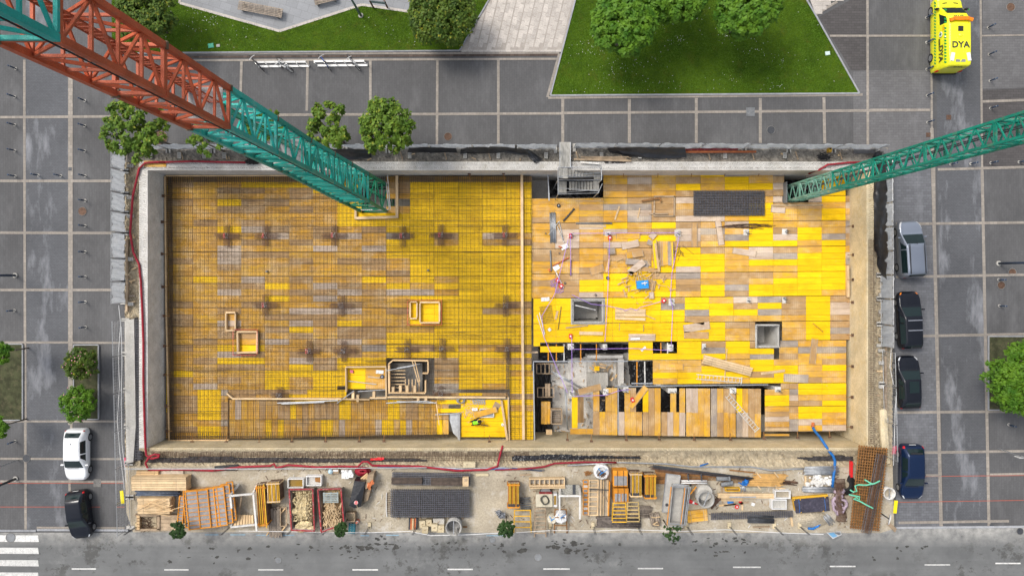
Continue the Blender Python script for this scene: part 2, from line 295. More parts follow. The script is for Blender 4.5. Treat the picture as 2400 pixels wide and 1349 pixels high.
RPAINT = plain('red_line_paint', (.36,.09,.06), .8); BPAINT = mk('faded_blue_paint', (.24,.38,.48), .8, .2, 2, dirt=(.3,.31,.31), dirt_amt=.8)
# base sheet with the pit cut out (ring of 4 boxes), far edges beyond view
HX0, HY0, HX1, HY1 = 293, 347.5, 2091, 1093
g = MB(); B = 250
a, b_ = P(HX0, HY0), P(HX1, HY1)
for (x0, x1, y0, y1) in ((-B, a.x, -B, B), (b_.x, B, -B, B), (a.x, b_.x, a.y, B), (a.x, b_.x, -B, b_.y)):
    g.quad([(x0, y0, -.02), (x1, y0, -.02), (x1, y1, -.02), (x0, y1, -.02)])
obj('ground', g, SETT, kind='structure')
def sheet(name, px, mat, z, kind='structure', parent=None):
    q = [P(x, y, z) for x, y in px]; ar = sum(q[i].x*q[(i+1) % len(q)].y - q[(i+1) % len(q)].x*q[i].y for i in range(len(q)))
    if ar < 0: q.reverse()
    mb = MB(); mb.quad(q); return obj(name, mb, mat, parent, kind=kind if parent is None else None)
def rect(x0, y0, x1, y1): return [(x0, y0), (x1, y0), (x1, y1), (x0, y1)]
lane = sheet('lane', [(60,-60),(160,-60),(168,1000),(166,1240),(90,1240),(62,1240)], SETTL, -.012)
park = sheet('parking_strip', [(2095,360),(2180,360),(2208,1236),(2100,1236)], SETTB, -.012)
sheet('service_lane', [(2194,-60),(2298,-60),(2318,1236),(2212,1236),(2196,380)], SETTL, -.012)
sheet('plaza_paving', [(2038,165),(2180,165),(2182,360),(2000,360),(2000,168)], SETTM, -.012)
sheet('plaza_patch', [(2302,211),(2420,207),(2420,392),(2304,392)], SETTD, -.012)
sheet('plaza_corner', [(2304,-60),(2420,-60),(2420,205),(2302,208)], SETTM, -.012)
sheet('upper_paving', [(1920,40),(2031,-20),(2031,165),(1995,165)], SETTD, -.012)
road = sheet('road', [(-300,1247),(300,1247),(318,1243),(1000,1244),(2060,1246),(2098,1234),(2700,1232),(2700,1900),(-300,1900)], ASPH, -.004)
yard = sheet('yard_ground', [(292,1092),(2092,1092),(2096,1238),(2062,1248),(1000,1247),(312,1246),(296,1200)], SAND, .002)
# pale bands, each a strip of its own laid in the paving
pav = thing('paving_bands', 'grid of pale granite bands set in the dark paving', 'paving', 1200, 300, 0); del pav['category']; pav['kind'] = 'structure'; del pav['label']
BANDS = [(57,140,57,300,6),(57,300,60,1240,6),(165,180,165,995,11),(163,1085,163,1150,6),(167,995,167,1075,6),
 (0,275,262,273,6),(0,424,268,424,6),(0,545,270,546,6),(0,679,270,679,6),(0,802,160,802,5),(170,802,292,803,5),(0,987,275,987,5),(0,1074,282,1075,5),(0,1127,288,1128,5),(86,1236,292,1237,6),
 (566,144,562,300,6),(721,140,719,260,6),(868,140,868,262,6),(1025,140,1024,345,6),(1168,140,1168,345,6),(1319,232,1319,335,7),(1475,232,1475,335,7),(1632,230,1632,335,7),(1782,230,1782,335,7),(1931,228,1933,336,7),
 (500,270,1320,266,6),(1320,265,2180,258,6),(410,142,1311,138,5),(412,125,1311,125,5),(1285,229,2022,222,6),
 (2033,-40,2034,340,6),(2182,-40,2184,300,5),(2184,300,2206,1236,8),(2190,380,2192,700,4),(2298,-40,2302,400,5),(2302,400,2318,1236,7),
 (1945,84,2180,84,5),(2040,258,2180,258,6),(2302,238,2420,234,6),(2300,84,2420,82,4),(2198,397,2420,391,6),(2100,525,2420,521,6),(2100,649,2420,643,6),(2100,788,2420,782,6),(2100,966,2420,963,6),(2150,1060,2420,1056,6),(2170,1113,2206,1113,5),(2320,1111,2420,1109,5),(2106,1224,2365,1220,6),
 (1909,36,1962,4,6),(1311,126,1283,228,6)]
for i, (x0, y0, x1, y1, w_) in enumerate(BANDS):
    z = .004 + i*.00025; mb = MB(); a, b = P(x0, y0, z), P(x1, y1, z); d = (b-a).normalized(); n = Vector((-d.y, d.x, 0))*w_*K()/2
    mb.quad([a-n, b-n, b+n, a+n] if True else 0); obj('paving_band', mb, BAND, pav)
mb = MB()
sheet('drain_strip', [(410,131.5),(1308,126),(1309,131),(410,136.5)], DRAIN, .013, parent=pav)
for nm, pts, mt in (('red_line', [(0,1131.5,290,1131.5)], RPAINT), ('red_line', [(0,1187,235,1187)], RPAINT), ('red_line', [(272,1187,292,1187)], RPAINT), ('red_line', [(2105,1116,2420,1113)], RPAINT), ('red_line', [(2105,1176,2420,1171)], RPAINT)):
    for (x0, y0, x1, y1) in pts:
        mb = MB(); mb.quad([P(x0,y0+.7,.014), P(x1,y1+.7,.014), P(x1,y1-.7,.014), P(x0,y0-.7,.014)]); obj(nm, mb, mt, pav)
PKP = mk('pink_spray_paint', (.62,.09,.16), .8, .2, 6, rnd=0)
for px in ([(290,1072),(295,1071),(296,1091),(291,1092)], [(2093,1045),(2101,1044),(2102,1062),(2090,1064)]): sheet('paint_mark', px, PKP, .03, parent=pav)
STN = mk('oil_and_mud_stain', (.055,.054,.05), .7, .35, 3, rnd=0); rg_ = random.Random(33); mb = MB()
def blob(x, y, rx, ry):
    n = 14; ph = rg_.uniform(0,6); pts = []
    for i in range(n): a = 2*math.pi*i/n; k_ = 1+.28*math.sin(2*a+ph)+.2*math.sin(5*a+ph*2)+rg_.uniform(-.15,.15); pts.append(P(x+rx*k_*math.cos(a), y+ry*k_*math.sin(a), -.0015+rg_.uniform(0,.001)))
    pts.reverse(); mb.quad(pts)
for cx_, cy_, sx_, sy_, n_ in ((850,1288,34,9,26),(905,1272,16,7,10),(1360,1280,40,9,30),(1290,1276,26,8,12),(1690,1288,16,8,12),(1060,1275,20,8,10),(1160,1285,30,10,10),(1650,1272,40,10,10),(700,1290,60,12,12),(450,1296,70,12,10),(1850,1290,90,14,10),(2140,1290,70,14,8),(1745,1272,30,8,8),(560,1294,30,8,8)):
    for _ in range(n_): r_ = rg_.uniform(.8,4.2)*(1.6 if rg_.random() < .12 else 1); blob(rg_.gauss(cx_,sx_), rg_.gauss(cy_,sy_), r_*rg_.uniform(1,1.8), r_*rg_.uniform(.6,1))
st_ = obj('road_stains', mb, STN, road, kind='stuff')
# road markings and kerbs
for x0, x1, y in ((168,225,1332),(385,442,1334),(605,664,1334),(826,886,1334),(1049,1108,1333),(1273,1335,1332),(1495,1554,1331),(1718,1783,1328),(1945,2005,1326),(2167,2227,1322.5),(2333,2392,1319)):
    sheet('lane_dash', rect(x0, y-1.6, x1, y+1.6), WPAINT, .002, parent=road)
for y0, y1 in ((1253,1269),(1282,1297),(1311,1326),(1340,1356)):
    sheet('crossing_stripe', [(-20,y0),(89,y0+.5),(91,y1),(-20,y1-1)], WPAINT, .002, parent=road)
for x0, x1, y in ((480,512,1252),(540,575,1252),(600,690,1253),(845,865,1254),(905,935,1253),(1140,1180,1254)):
    sheet('parking_line', rect(x0, y-1.2, x1, y+1.2), BPAINT, .002, parent=road)
for px in ([(86,1241),(300,1242)], [(2100,1236),(2700,1231)], [(-300,1243),(84,1243)]):
    (x0, y0), (x1, y1) = px; mb = MB(); n = 26
    for i in range(n):
        t0, t1 = i/n, (i+1)/n; mb.pbar(x0+(x1-x0)*t0+.2, y0+(y1-y0)*t0, x0+(x1-x0)*t1-.2, y0+(y1-y0)*t1, 4.5, -.1, .10)
    obj('kerb', mb, KERBM, kind='structure')
# lawns
lawn1 = sheet('lawn', [(262,-60),(421,-60),(421,6),(655,71),(848,9),(957,25),(975,-60),(1180,-60),(1077,117),(412,122),(262,124)], LAWN, .03)
lawn2 = sheet('lawn', [(1364,-60),(1855,-60),(1913,38),(2013,217),(1291,222)], LAWN, .03)
sheet('plaza', [(421,-60),(975,-60),(957,25),(848,9),(655,71),(421,6)], SLABG, .02)
def kerbline(px, w_, mat, name='lawn_kerb', z1=.09, closed=False):
    mb = MB(); pts = px + ([px[0]] if closed else [])
    for (x0, y0), (x1, y1) in zip(pts, pts[1:]):
        L = math.hypot(x1-x0, y1-y0); n = max(1, int(L/30))
        for i in range(n):
            t0, t1 = i/n, (i+1)/n; g_ = .15/max(L, 1); mb.pbar(x0+(x1-x0)*(t0+g_), y0+(y1-y0)*(t0+g_), x0+(x1-x0)*(t1-g_), y0+(y1-y0)*(t1-g_), w_, -.02, z1+R(-.004,.004))
    return obj(name, mb, mat, kind='structure')
kerbline([(1180,-60),(1077,118.5),(412,123.5),(262,125.5)], 3.2, KERBM)
kerbline([(1364,-60),(1290,223.5),(2015,218.5),(1913,37),(1855,-62)], 3.4, KERBM)
kerbline([(421,-20),(421,7),(655,73),(848,11),(957,27)], 6, SLABM, 'plaza_edging', .05)
# daisies and blades in the lawns
def inpoly(x, y, poly):
    c = False; j = len(poly)-1
    for i in range(len(poly)):
        if (poly[i][1] > y) != (poly[j][1] > y) and x < (poly[j][0]-poly[i][0])*(y-poly[i][1])/(poly[j][1]-poly[i][1])+poly[i][0]: c = not c
        j = i
    return c
LP1 = [(262,0),(421,0),(421,10),(655,76),(848,14),(957,30),(975,0),(1142,0),(1076,113),(412,118),(262,120)]; LP2 = [(1352,0),(1882,0),(1911,42),(2008,213),(1296,218)]
mats = [mk('grass_blades', (.08,.16,.010), .8, .35, 1.2, rnd=0), plain('daisy_petals', (.75,.75,.72), .7)]
for poly, nb, ndz in ((LP1, 16000, 300), (LP2, 22000, 480)):
    xs = [p[0] for p in poly]; ys = [p[1] for p in poly]; mb = MB()
    cl = [(R(min(xs), max(xs)), R(min(ys), max(ys)), R(8, 45)) for _ in range(26)]
    k = 0
    while k < nb:
        x, y = R(min(xs), max(xs)), R(min(ys), max(ys))
        if not inpoly(x, y, poly): continue
        p = P(x, y, .03); a = R(0, 6.28); l = R(.05, .13); d = Vector((math.cos(a), math.sin(a), 0)); n = Vector((-d.y, d.x, 0))*R(.012, .03)
        mb.add([p-n, p+n, p+d*l+Vector((0,0,R(.04,.12)))], [(0,1,2)], 0); k += 1
    for _ in range(ndz):
        c = random.choice(cl); x, y = random.gauss(c[0], c[2]), random.gauss(c[1], c[2]*.5)
        if inpoly(x, y, poly):
            p = P(x, y, .13); s_ = R(.012, .03); mb.add([p+Vector((s_*math.cos(q*1.57+.3), s_*math.sin(q*1.57+.3), 0)) for q in range(4)], [(0,1,2,3)], 1)
    obj('grass', mb, mats, label='short green lawn grass dotted with small white daisies', cat='grass', kind='stuff')
# pale slab paving, one slab each
pale = thing('slab_paving', 'x', 'x', 1220, 60, 0); del pale['label']; del pale['category']; pale['kind'] = 'structure'
um = bpy.data.meshes.new('slab'); ub = MB().box((0,0,0), (1,1,1)); um.from_pydata(ub.v, [], ub.f); um.materials.append(SLABM)
def slab(x, y, lx, ly, rz, z, par=None, me=um):
    o = bpy.data.objects.new('slab', me); LINK(o); o.parent = par or pale; p = P(x, y, z); o.location = (p.x-ORG[(par or pale).name].x, p.y-ORG[(par or pale).name].y, z-.02); o.scale = (lx*K(), ly*K(), .04); o.rotation_euler = (0, 0, rz)
sheet('slab_bed', [(1180,-60),(1363,-60),(1316,122),(1078,121)], mk('pale_joint_mortar', (.38,.345,.31), .9, .1, 2, rnd=0), .012, parent=pale)
for x in range(1082, 1312, 13): slab(x+6, 119.5, 12.4, 4.6, 0, .026)
for r_ in range(14):                # courses run along the lawn's slanted edge
    lx, ly = 11.6, 21
    for c_ in range(0, 9):
        x = 1098 + r_*21.5 + 0; 
        yy = 106 - (c_*20.5 + (10 if r_ % 2 else 0)); xx = 1062 + r_*22 + (116-yy)*.24
        if yy < -30: continue
        lo = 1077 + (118-yy)*.60; hi = 1316 + (122-yy)*.255
        for k_ in (-1, 1):
            if not (lo+7 < xx+k_*5.4 < hi-6): continue
            slab(xx+k_*5.4+R(-.2,.2), yy+R(-.2,.2)-k_*5, 10.4, 19.6, -.24, .016+R(0,.006))
sheet('slab_bed', [(1888,-30),(1975,-30),(1912,36)], SLABM, .006, parent=pale)
for x in range(1890, 1975, 20):
    for y in range(-12, 34, 10):
        if inpoly(x+5, y+3, [(1892,-20),(1972,-4),(1914,32)]): slab(x+(y % 20), y, 18.6, 9.4, .0, .022)
# manholes and covers
for x, y, r_, mt, lb in ((1050,320,9.5,RUSTD,'round rusty manhole cover below the pale band near the trees'),(1807,305,9.5,STEELD,'round dark manhole cover in the upper promenade'),(193,495,10,RUSTD,'round brown manhole cover beside the bollard row'),(2369,17,10,RUSTD,'round brown manhole cover in the upper plaza corner'),(2373,638,9,RUSTD,'reddish round manhole cover beside the lamp post base'),(2347,668,9,RUSTD,'reddish round manhole cover just below its neighbour'),(62,1073,9,STEELD,'round dark manhole cover on the lane band'),(2391,1244,8,STEELD,'dark round manhole cover in the asphalt by the kerb'),(1261,1305,9,GREYP,'pale round manhole cover in the asphalt road'),(652,1312,8,GREYP,'round asphalt-grey manhole cover near the middle dashes'),(1154,1264,8,GREYP,'small round manhole cover near the yard edge'),(376,323,17,RUSTD,'round rusty tree grate below the crane'),(25,1259,11,GREYP,'round pale manhole cover within the zebra crossing')):
    t_ = thing('manhole_cover', lb, 'manhole cover', x, y, 0, 'manhole covers'); mb = MB(); p = P(x, y, .012); mb.cyl(p-Vector((0,0,.02)), p, r_*K(), 24); obj('cover', mb, mt, t_)
    mb = MB(); mb.tube([p+Vector((math.cos(i/24*6.283), math.sin(i/24*6.283), .002))*1.0*(r_*K()) - Vector((0,0,.0)) if False else p+Vector((math.cos(i/24*6.283)*r_*K(), math.sin(i/24*6.283)*r_*K(), .002)) for i in range(24)], .02, 4, closed=True); obj('rim', mb, CONCD, t_)
for x, y, s_, mt, lb in ((1759,262,20,GREYP,'square grey inspection cover on the upper promenade'),(2224,275,11,RUSTD,'square brown cover in the service lane'),(2176,316,10,RUSTD,'square rusty cover beside the kerb channel'),(813,39,13,RUSTD,'square brown hatch set in the lawn'),(228,1131,18,CONCD,'square stone cover in the lower left pavement'),(2151,756,12,GREYP,'dark square cover beside the estate car'),(164,396,8,STEELD,'small square drain in the lane edge'),(2324,1232,9,STEELD,'black gully grate in the right kerb')):
    mb = MB(); mb.pbox(x-s_/2, y-s_/2, x+s_/2, y+s_/2, -.01, .016); t_ = obj('inspection_cover', mb, mt, label=lb, cat='cover'); 
    mb = MB()
    for k_ in (-1, 1): mb.pbox(x+k_*s_*.3-.8, y-.8, x+k_*s_*.3+.8, y+.8, .012, .022)
    obj('lifting_eye', mb, STEELD, t_)
for x, y, s_, mt, lb in ((494,107,13,plain('green_lid',(.06,.42,.26),.5),'green rectangular hatch lying in the lawn'),(511,107,8,CONC,'small grey hatch beside the green one in the lawn'),(1940,125,11,plain('pale_lid',(.5,.62,.58),.5),'pale hatch near the right lawn edge')):
    mb = MB(); mb.pbox(x-s_/2, y-s_*.4, x+s_/2, y+s_*.4, .0, .08, rot=8); o = obj('lawn_hatch', mb, mt, label=lb, cat='hatch'); mb = MB(); mb.pbox(x-s_*.4, y-s_*.3, x+s_*.4, y+s_*.3, .07, .095, rot=8); obj('lid', mb, mt, o)
# ------------------------------------------------------------------ pit walls, basement floor, earth strip
pitf = MB(); q0, q1 = P(330, 360, 0), P(2050, 1070, 0); pitf.quad([(q0.x, q1.y, FZ), (q1.x, q1.y, FZ), (q1.x, q0.y, FZ), (q0.x, q0.y, FZ)])
obj('basement_floor', pitf, CONCW, kind='structure')
WZ = .25
def WP(x, y): return P(x, y, WZ)
IX0, IY0, IX1, IY1 = 346, 399, 2031, 1049     # inner wall edge where the wall top shows
def wall(name, label, x0, y0, x1, y1, mat, z1=WZ):
    mb = MB(); mb.pbox(x0, y0, x1, y1, FZ-.1, z1); return obj(name, mb, mat, label=label, cat='retaining wall')
wN = wall('retaining_wall', 'long concrete basement wall along the promenade side of the pit', 326, 379, 2054, IY0, CONCW)
wW = wall('retaining_wall', 'concrete basement wall with rebar stubs beside the bollard plaza', 326, IY0+.05, IX0, IY1-.05, CONCW, WZ-.002)
wE = wall('retaining_wall', 'tan stained basement wall beside the parked cars', IX1, IY0+.05, 2048, IY1-.05, CONCT, WZ-.002)
wS = wall('retaining_wall', 'tan stained basement wall below the storage yard', 326, IY1, 2054, IY1+7, CONCT, WZ-.1)
# starter bars standing on the walls (too small to pick apart)
def starters(par, rows, step, z0=WZ, h=(.3,.5), r=.008, lean=.06):
    mb = MB()
    for (x0, y0, x1, y1) in rows:
        L = math.hypot(x1-x0, y1-y0); n = int(L/step)
        for i in range(n):
            t = (i+R(-.15,.15))/n; p = P(x0+(x1-x0)*t, y0+(y1-y0)*t, z0-.02); mb.bar(p, p+Vector((R(-lean,lean), R(-lean,lean), R(*h))), r*2, r*2)
    obj('starter_bars', mb, RUSTD, par, kind='stuff')
starters(wN, [(330,384,2050,384),(330,394,2050,394)], 5.2); starters(wW, [(331,402,331,1045),(342,402,342,1045)], 5.2)
starters(wE, [(2036,402,2036,1045),(2045,402,2045,1045)], 5.0, h=(.4,.8)); starters(wS, [(330,1052,2050,1052)], 5.0, WZ-.1, (.3,.6))
# wall ties: short anchor bolts at the foot of the walls
def anchor(x, y, dx, dy, i):
    t_ = thing('wall_anchor', f'{ORD[i % 17]} rusty anchor bracket', 'anchor', x, y, DZ+.6)
# earth strip between the south wall and the yard
def strip(name, x0, x1, y0, y1, zf, mat, nx, ny):
    mb = MB(); vs = []; fs = []
    for j in range(ny+1):
        for i in range(nx+1):
            x = x0+(x1-x0)*i/nx; y = y0+(y1-y0)*j/ny; vs.append(P(x, y, zf(j/ny, x)+ (R(-.07,.07) if 0 < j < ny else 0)))
    for j in range(ny):
        for i in range(nx): a = j*(nx+1)+i; fs.append((a, a+nx+1, a+nx+2, a+1))
    mb.add(vs, fs); return obj(name, mb, mat, kind='structure', smooth=False)
strip('earth_bank', 326, 2092, 1055.5, 1094, lambda t, x: .02-.38*math.sin(math.pi*min(1, t*1.0))**.8 if x < 1520 else .05-.3*math.sin(math.pi*t), SOIL, 420, 9)
strip('earth_margin', 292, 329, 380, 1094, lambda t, x: .0-.15*math.sin(math.pi*(x-292)/37), SOIL, 10, 160)
strip('earth_margin', 2047, 2092, 380, 1094, lambda t, x: .0-.2*math.sin(math.pi*(x-2047)/45), SOIL, 10, 160)
strip('earth_margin', 285, 2085, 346, 380, lambda t, x: .0-.1*math.sin(math.pi*t), mk('dusty_paving_margin', (.24,.22,.19), .9, .3, 1.5, dirt=(.4,.36,.3), dirt_amt=.7, fine=7, rnd=0), 400, 8)
# reinforcing cages lying in the trench beside the walls
def cage(label, x0, y0, x1, y1, stepx, stepy, z, mat, th=.016, name='trench_mesh'):
    t_ = thing(name, label, 'rebar mesh', (x0+x1)/2, (y0+y1)/2, z); mb = MB(); x = x0
    while x <= x1: mb.bar(P(x, y0, z), P(x+R(-1,1), y1, z), th*2, th*2); x += stepx*R(.85,1.15)
    obj('cross_bars', mb, mat, t_, kind='stuff'); mb = MB(); y = y0
    while y <= y1: mb.bar(P(x0, y, z+.03), P(x1, y+R(-.6,.6), z+.03), th*2, th*2); y += stepy*R(.85,1.15)
    obj('long_bars', mb, mat, t_, kind='stuff'); return t_
sheetB = MB(); sheetB.pprism([(313,745),(322,742),(330,900),(336,1076),(318,1080),(312,1060)], -.02, .05); obj('geotextile_sheet', sheetB, mk('dark_geotextile', (.05,.045,.045), .9, .3, 2), label='dark geotextile strip under the mesh beside the left wall', cat='sheet')
cage('dark rebar mesh lying along the outer left wall', 314, 750, 332, 1078, 3.6, 6, .12, REBARG)
cage('dark rebar mesh lying in the trench along the storage yard', 345, 1068, 1500, 1082, 7, 4.5, -.24, RUSTD, .011)
cage('thin rusty mesh over the earth bank below the left deck', 360, 1055, 1240, 1068, 5, 3.6, -.12, RUSTD, .01)
cage('thin rusty mesh along the right basement wall', 2036, 560, 2049, 1040, 3.6, 5, .5, RUSTD, .01)
# ------------------------------------------------------------------ formwork decks
unit = bpy.data.meshes.new('panel'); ub = MB().box((0,0,0), (1,1,1)); unit.from_pydata(ub.v, [], ub.f); unit.materials.append(PMX['Yx'])
MATL = [PMX[k+a] for a in 'xy' for k in 'YMOTGP']; MIDX = {k+a: i for i, (a, k) in enumerate([(a, k) for a in 'xy' for k in 'YMOTGP'])}
class Deck:
    def __init__(s, name, label, x, y): s.t = thing(name, label, 'formwork deck', x, y, DZ); s.n = 0; s.mellow = False; s.rest = MB(); s.o = ORG[s.t.name]
    def panel(s, x0, y0, x1, y1, k, ax='x', tilt=0.0, dz=0.0):
        yy = lambda x, y: y + tilt*(x-1400)
        if s.mellow:
            q_ = random.random(); k = {'T': 'O' if q_ < .5 else 'T', 'G': 'T' if q_ < .6 else 'G', 'P': 'T' if q_ < .3 else 'P'}.get(k, k)
        z = DZ + R(-.006, .006) + dz; g_ = .22
        a, b = P(x0+g_, yy((x0+x1)/2, y0)+g_, z), P(x1-g_, yy((x0+x1)/2, y1)-g_, z); c = (a+b)/2; sx, sy = abs(b.x-a.x), abs(b.y-a.y); rz = -math.atan(tilt)
        if s.n < 300:
            o = bpy.data.objects.new('panel', unit); LINK(o); o.parent = s.t; o.location = (c.x-s.o.x, c.y-s.o.y, z-.025-s.o.z); o.scale = (sx, sy, .05); o.rotation_euler = (0, 0, rz)
            o.material_slots[0].link = 'OBJECT'; o.material_slots[0].material = PMX[k+ax]; s.n += 1
        else: s.rest.box((c.x, c.y, z-.025), (sx, sy, .05), rz, MIDX[k+ax])
    def finish(s):
        if s.rest.v: obj('panel_field', s.rest, MATL, s.t, kind='stuff')
dR = Deck('formwork_deck', 'bright yellow and tan shuttering deck still bare on the pit\'s right half', 1620, 700)
dL = Deck('formwork_deck', 'yellow and brown shuttering deck covered by rebar on the pit\'s left half', 800, 720)
dL.mellow = True; TL = -.009
def bay(d, y0, y1, xs, cols, tilt=TL):
    for (xa, xb), c in zip(zip(xs, xs[1:]), cols):
        if c == '-': continue
        n = len(c)
        for i, k in enumerate(c):
            if k != '.': d.panel(xa, y0+(y1-y0)*i/n, xb, y0+(y1-y0)*(i+1)/n - (.9 if i == n-1 else 0), k, 'x', tilt)
C1 = [1246,1301,1357.6,1414,1470.6,1527,1584,1642,1698.6,1755,1812,1869,1926,1982]
bay(dR, 401, 464, C1, ['-','-','-','OMTO','TPTO','MMMO','MTYT','YMMT','GYYT','OMYT','-','-','OYYY'])
bay(dR, 401, 464, [1812,1838], ['GTPT']); bay(dR, 405, 420, [1888,1926], ['G'])
bay(dR, 464, 522, C1, ['OOOT','MOOO','OTMT','MGOO','TGPG','TTTT','POTP','TTTP','TTTO','OYYY','.TMM','.TMM','YOYY']); bay(dR, 464, 478.5, [1812,1834], ['P']); bay(dR, 464, 478.5, [1895,1926], ['P'])
bay(dR, 522, 582, C1, ['OOOT','TPPP','POOT','YPMP','MTYT','YTYT','TPPT','OGTM','PMGY','YYYY','MTPY','MYYM','MMGY'])
bay(dR, 582, 641, C1, ['TTOO','TTOM','OOOT','MTOO','TTTY','TOYY','YYYP','TYYY','MMMM','PPYM','TGYM','MYYY','YYYY'])
bay(dR, 641, 698, C1, ['OTOO','TTTT','TYYT','YYYO','YYYY','TYYY','GTTM','MMYY','TTGT','TMYY','MYYY','YYYY','YYYM'])
bay(dR, 464, 698, [1982,1992], ['TPOTGPTTOPGTTPTO'])
bay(dR, 698, 757, [1250,1303,1339], ['YYYY','YYYY']); bay(dR, 698, 757, [1418,1436,1492.5,1549,1605,1662,1719,1776,1832,1889,1946,1992], ['YYYY','YYYY','YYYY','TGYY','YYGT','MYYM','PTYM','GYGM','TTTO','YYYY','TPPT'])
bay(dR, 684, 698, [1335,1420], ['P'])
bay(dR, 757, 802, [1250,1303,1360,1417,1436,1474,1530,1587,1643,1700,1757], ['YYY','YYY','YYY','YYY','YYY','YYY','YYY','YYY','YYY','TOM']); bay(dR, 757, 802, [1757,1770], ['TTT']); bay(dR, 757, 802, [1833,1889,1946,1992], ['MOO','YYY','TGT'])
bay(dR, 802, 845, [1473,1530], ['YYY']); bay(dR, 829, 845, [1530,1587], ['Y']); bay(dR, 802, 845, [1587,1644,1700.6,1757.6], ['YYY','TGY','YYM']); bay(dR, 819, 847, [1757.6,1814], ['YG']); bay(dR, 802, 819, [1757.6,1770], ['T']); bay(dR, 802, 847, [1826,1870.6,1927,1983.6], ['GMT','OGM','MGM'])
bay(dR, 845, 902, [1530,1587.6,1644,1700.6,1757.6,1814,1870.6,1927,1983.6], ['MMYM','MMYY','TYYM','MTYM','YYTY','MYYY','MMMT','TYMM'])
bay(dR, 902, 956, [1792.6,1850,1871,1927,1983.6], ['.MYY','TGPT','YYMT','YYMY']); bay(dR, 902, 916, [1830,1850], ['T'])
bay(dR, 956, 1015, [1792.6,1850,1871,1927,1983.6], ['OTPOT','TOGG','YYPM','YMOP'])
bay(dR, 811, 826, [1266,1322], ['Y'], 0); bay(dR, 802, 812, [1250,1266], ['Y'], 0)
VT = [(1390,'O'),(1405,'-'),(1419,'M'),(1433,'M'),(1447,0),(1449,'-'),(1463.6,'M'),(1477,'T'),(1491,'-'),(1505,0),(1506.4,'Y'),(1520,'T'),(1534,'O'),(1548.5,0),(1550,'-'),(1571,'M'),(1585,'-'),(1592,'M'),(1606,0),(1608,'P'),(1622,'P'),(1636,'M'),(1650,'O'),(1664.6,0),(1666,'G'),(1680.6,'M'),(1695.6,'T'),(1710,'T'),(1724.6,0),(1726,'Y'),(1740,'O'),(1754,'T'),(1769,'T'),(1783.6,0)]
VB = [(1390,'T'),(1405,'M'),(1419,'O'),(1433,'M'),(1447,0),(1449,'P'),(1463.6,'M'),(1477,'M'),(1491,'O'),(1505,0),(1506.4,'T'),(1520,'T'),(1534,'M'),(1548.5,0),(1550,'T'),(1564,'P'),(1578,'M'),(1592,'P'),(1606,0),(1608,'M'),(1622,'M'),(1636,'O'),(1650,'M'),(1664.6,0),(1666,'G'),(1680.6,'T'),(1695.6,'O'),(1710,'O'),(1724.6,0),(1726,'G'),(1740,'P'),(1754,'T'),(1769,'M'),(1783.6,0)]
for lst, ya, yb in ((VT, 908, 963.4), (VB, 964, 1018.5)):
    for (x, k), (x2, _) in zip(lst, lst[1:]):
        if k and k != '-': s_ = (x-1390)*.015; dR.panel(x, ya+s_*.4, x2, yb+s_, k, 'y')
dR.panel(1375, 1004, 1390, 1017, 'O', 'x'); dR.panel(1336, 1004, 1375, 1017, 'O', 'x'); dR.panel(1340, 930, 1354, 1003, 'Y', 'y')
bay(dR, 1016, 1022, [1792,1850], ['O'], 0)
dR.finish()
XA = [395,453,509.6,565.6,621,678,734,790.7,848,905,961,1018,1075,1131,1187,1246]
Yr = lambda n, s_: [s_]*n
bay(dL, 413, 467, XA, ['MTMO','TMMM','MTTM','TYTT','TYTO','TYTT','TYYO','YY..','-','TTTT']+Yr(5,'TYYY'), 0)
bay(dL, 467, 531, XA, ['TTMT','TMTP','YTTM','TTTT','TOMO','TTOO','TOOT','YYYY','..YY','.TYY']+Yr(5,'YYYY'), 0)
bay(dL, 531, 590, XA, ['MMTM','MMTT','YTTP','PTTT','TPTM','OOTM','PPTP','TPOO','TTTP','YGYY','YYYY','YTTY','YYYY','YPTY','YTTY'], 0)
bay(dL, 590, 648, XA, ['MPMO','TMMM','PPTT','TTMM','TOMM','MTOM','TMTM','MTMM','TTTO','YTTT']+Yr(5,'YYYY'), 0)
bay(dL, 648, 707, XA, ['MMMM','YMMM','MPPT','PTMM','MYMY','TTTT','TPPP','TTPT','YOTT','TYPM','YMPY','MYTY']+Yr(3,'YYYY'), 0)
bay(dL, 707, 765, XA, ['TTTT','TTMM','TGTP','TTMT','TMTM','OPTP','TPTP','PPMY','TTMT','MGMM','YYYY','YYYY','YYYY','YTYY','TTYY'], 0)
bay(dL, 765, 808, XA, ['TOM','TOT','PGT','TPO','PTP','YTO','OMT','TTP','TTM','MYY','MYY']+Yr(4,'YYY'), 0)
bay(dL, 808, 868, XA, ['PTTT','MMTM','YPYT','YPYT','OOTT','OTPY','TTTT','TGYY','GMYY','YY..','TY..','YYTT','TYYY','TYMY','TYTY'], 0)
bay(dL, 868, 913, XA, ['YGM','MTP','MTT','MMT','YYY','YTT','YYY','...','...','-','...','TTG','YYY','YYT','YYY'], 0)
bay(dL, 868, 905, [790.7,809], ['YYY'], 0)
bay(dL, 913, 969, [395,463,518,535], ['TTTT','YYYY','GTTT'], 0); bay(dL, 969, 1028, [395,463,518,535], ['OMTT','YTYY','TGTT'], 0)
bay(dL, 913, 934, [535,600,660,720,780,812], ['GG','TT','GY','YY','YY'], 0); bay(dL, 926, 934, [905,960,1020,1075], ['T','T','Y'], 0)
bay(dL, 868, 933, [1018,1075,1131,1190], ['....T','....Y','....T'], 0)
bay(dL, 868, 1030, [1195,1250], ['TYYYTYOYYYYY'], 0)
for i, k in enumerate('YYYYYYY'): dL.panel(1080, 936+i*12.5, 1135, 936+(i+1)*12.5, k); dL.panel(1135, 936+i*12.5, 1190, 936+(i+1)*12.5, k)
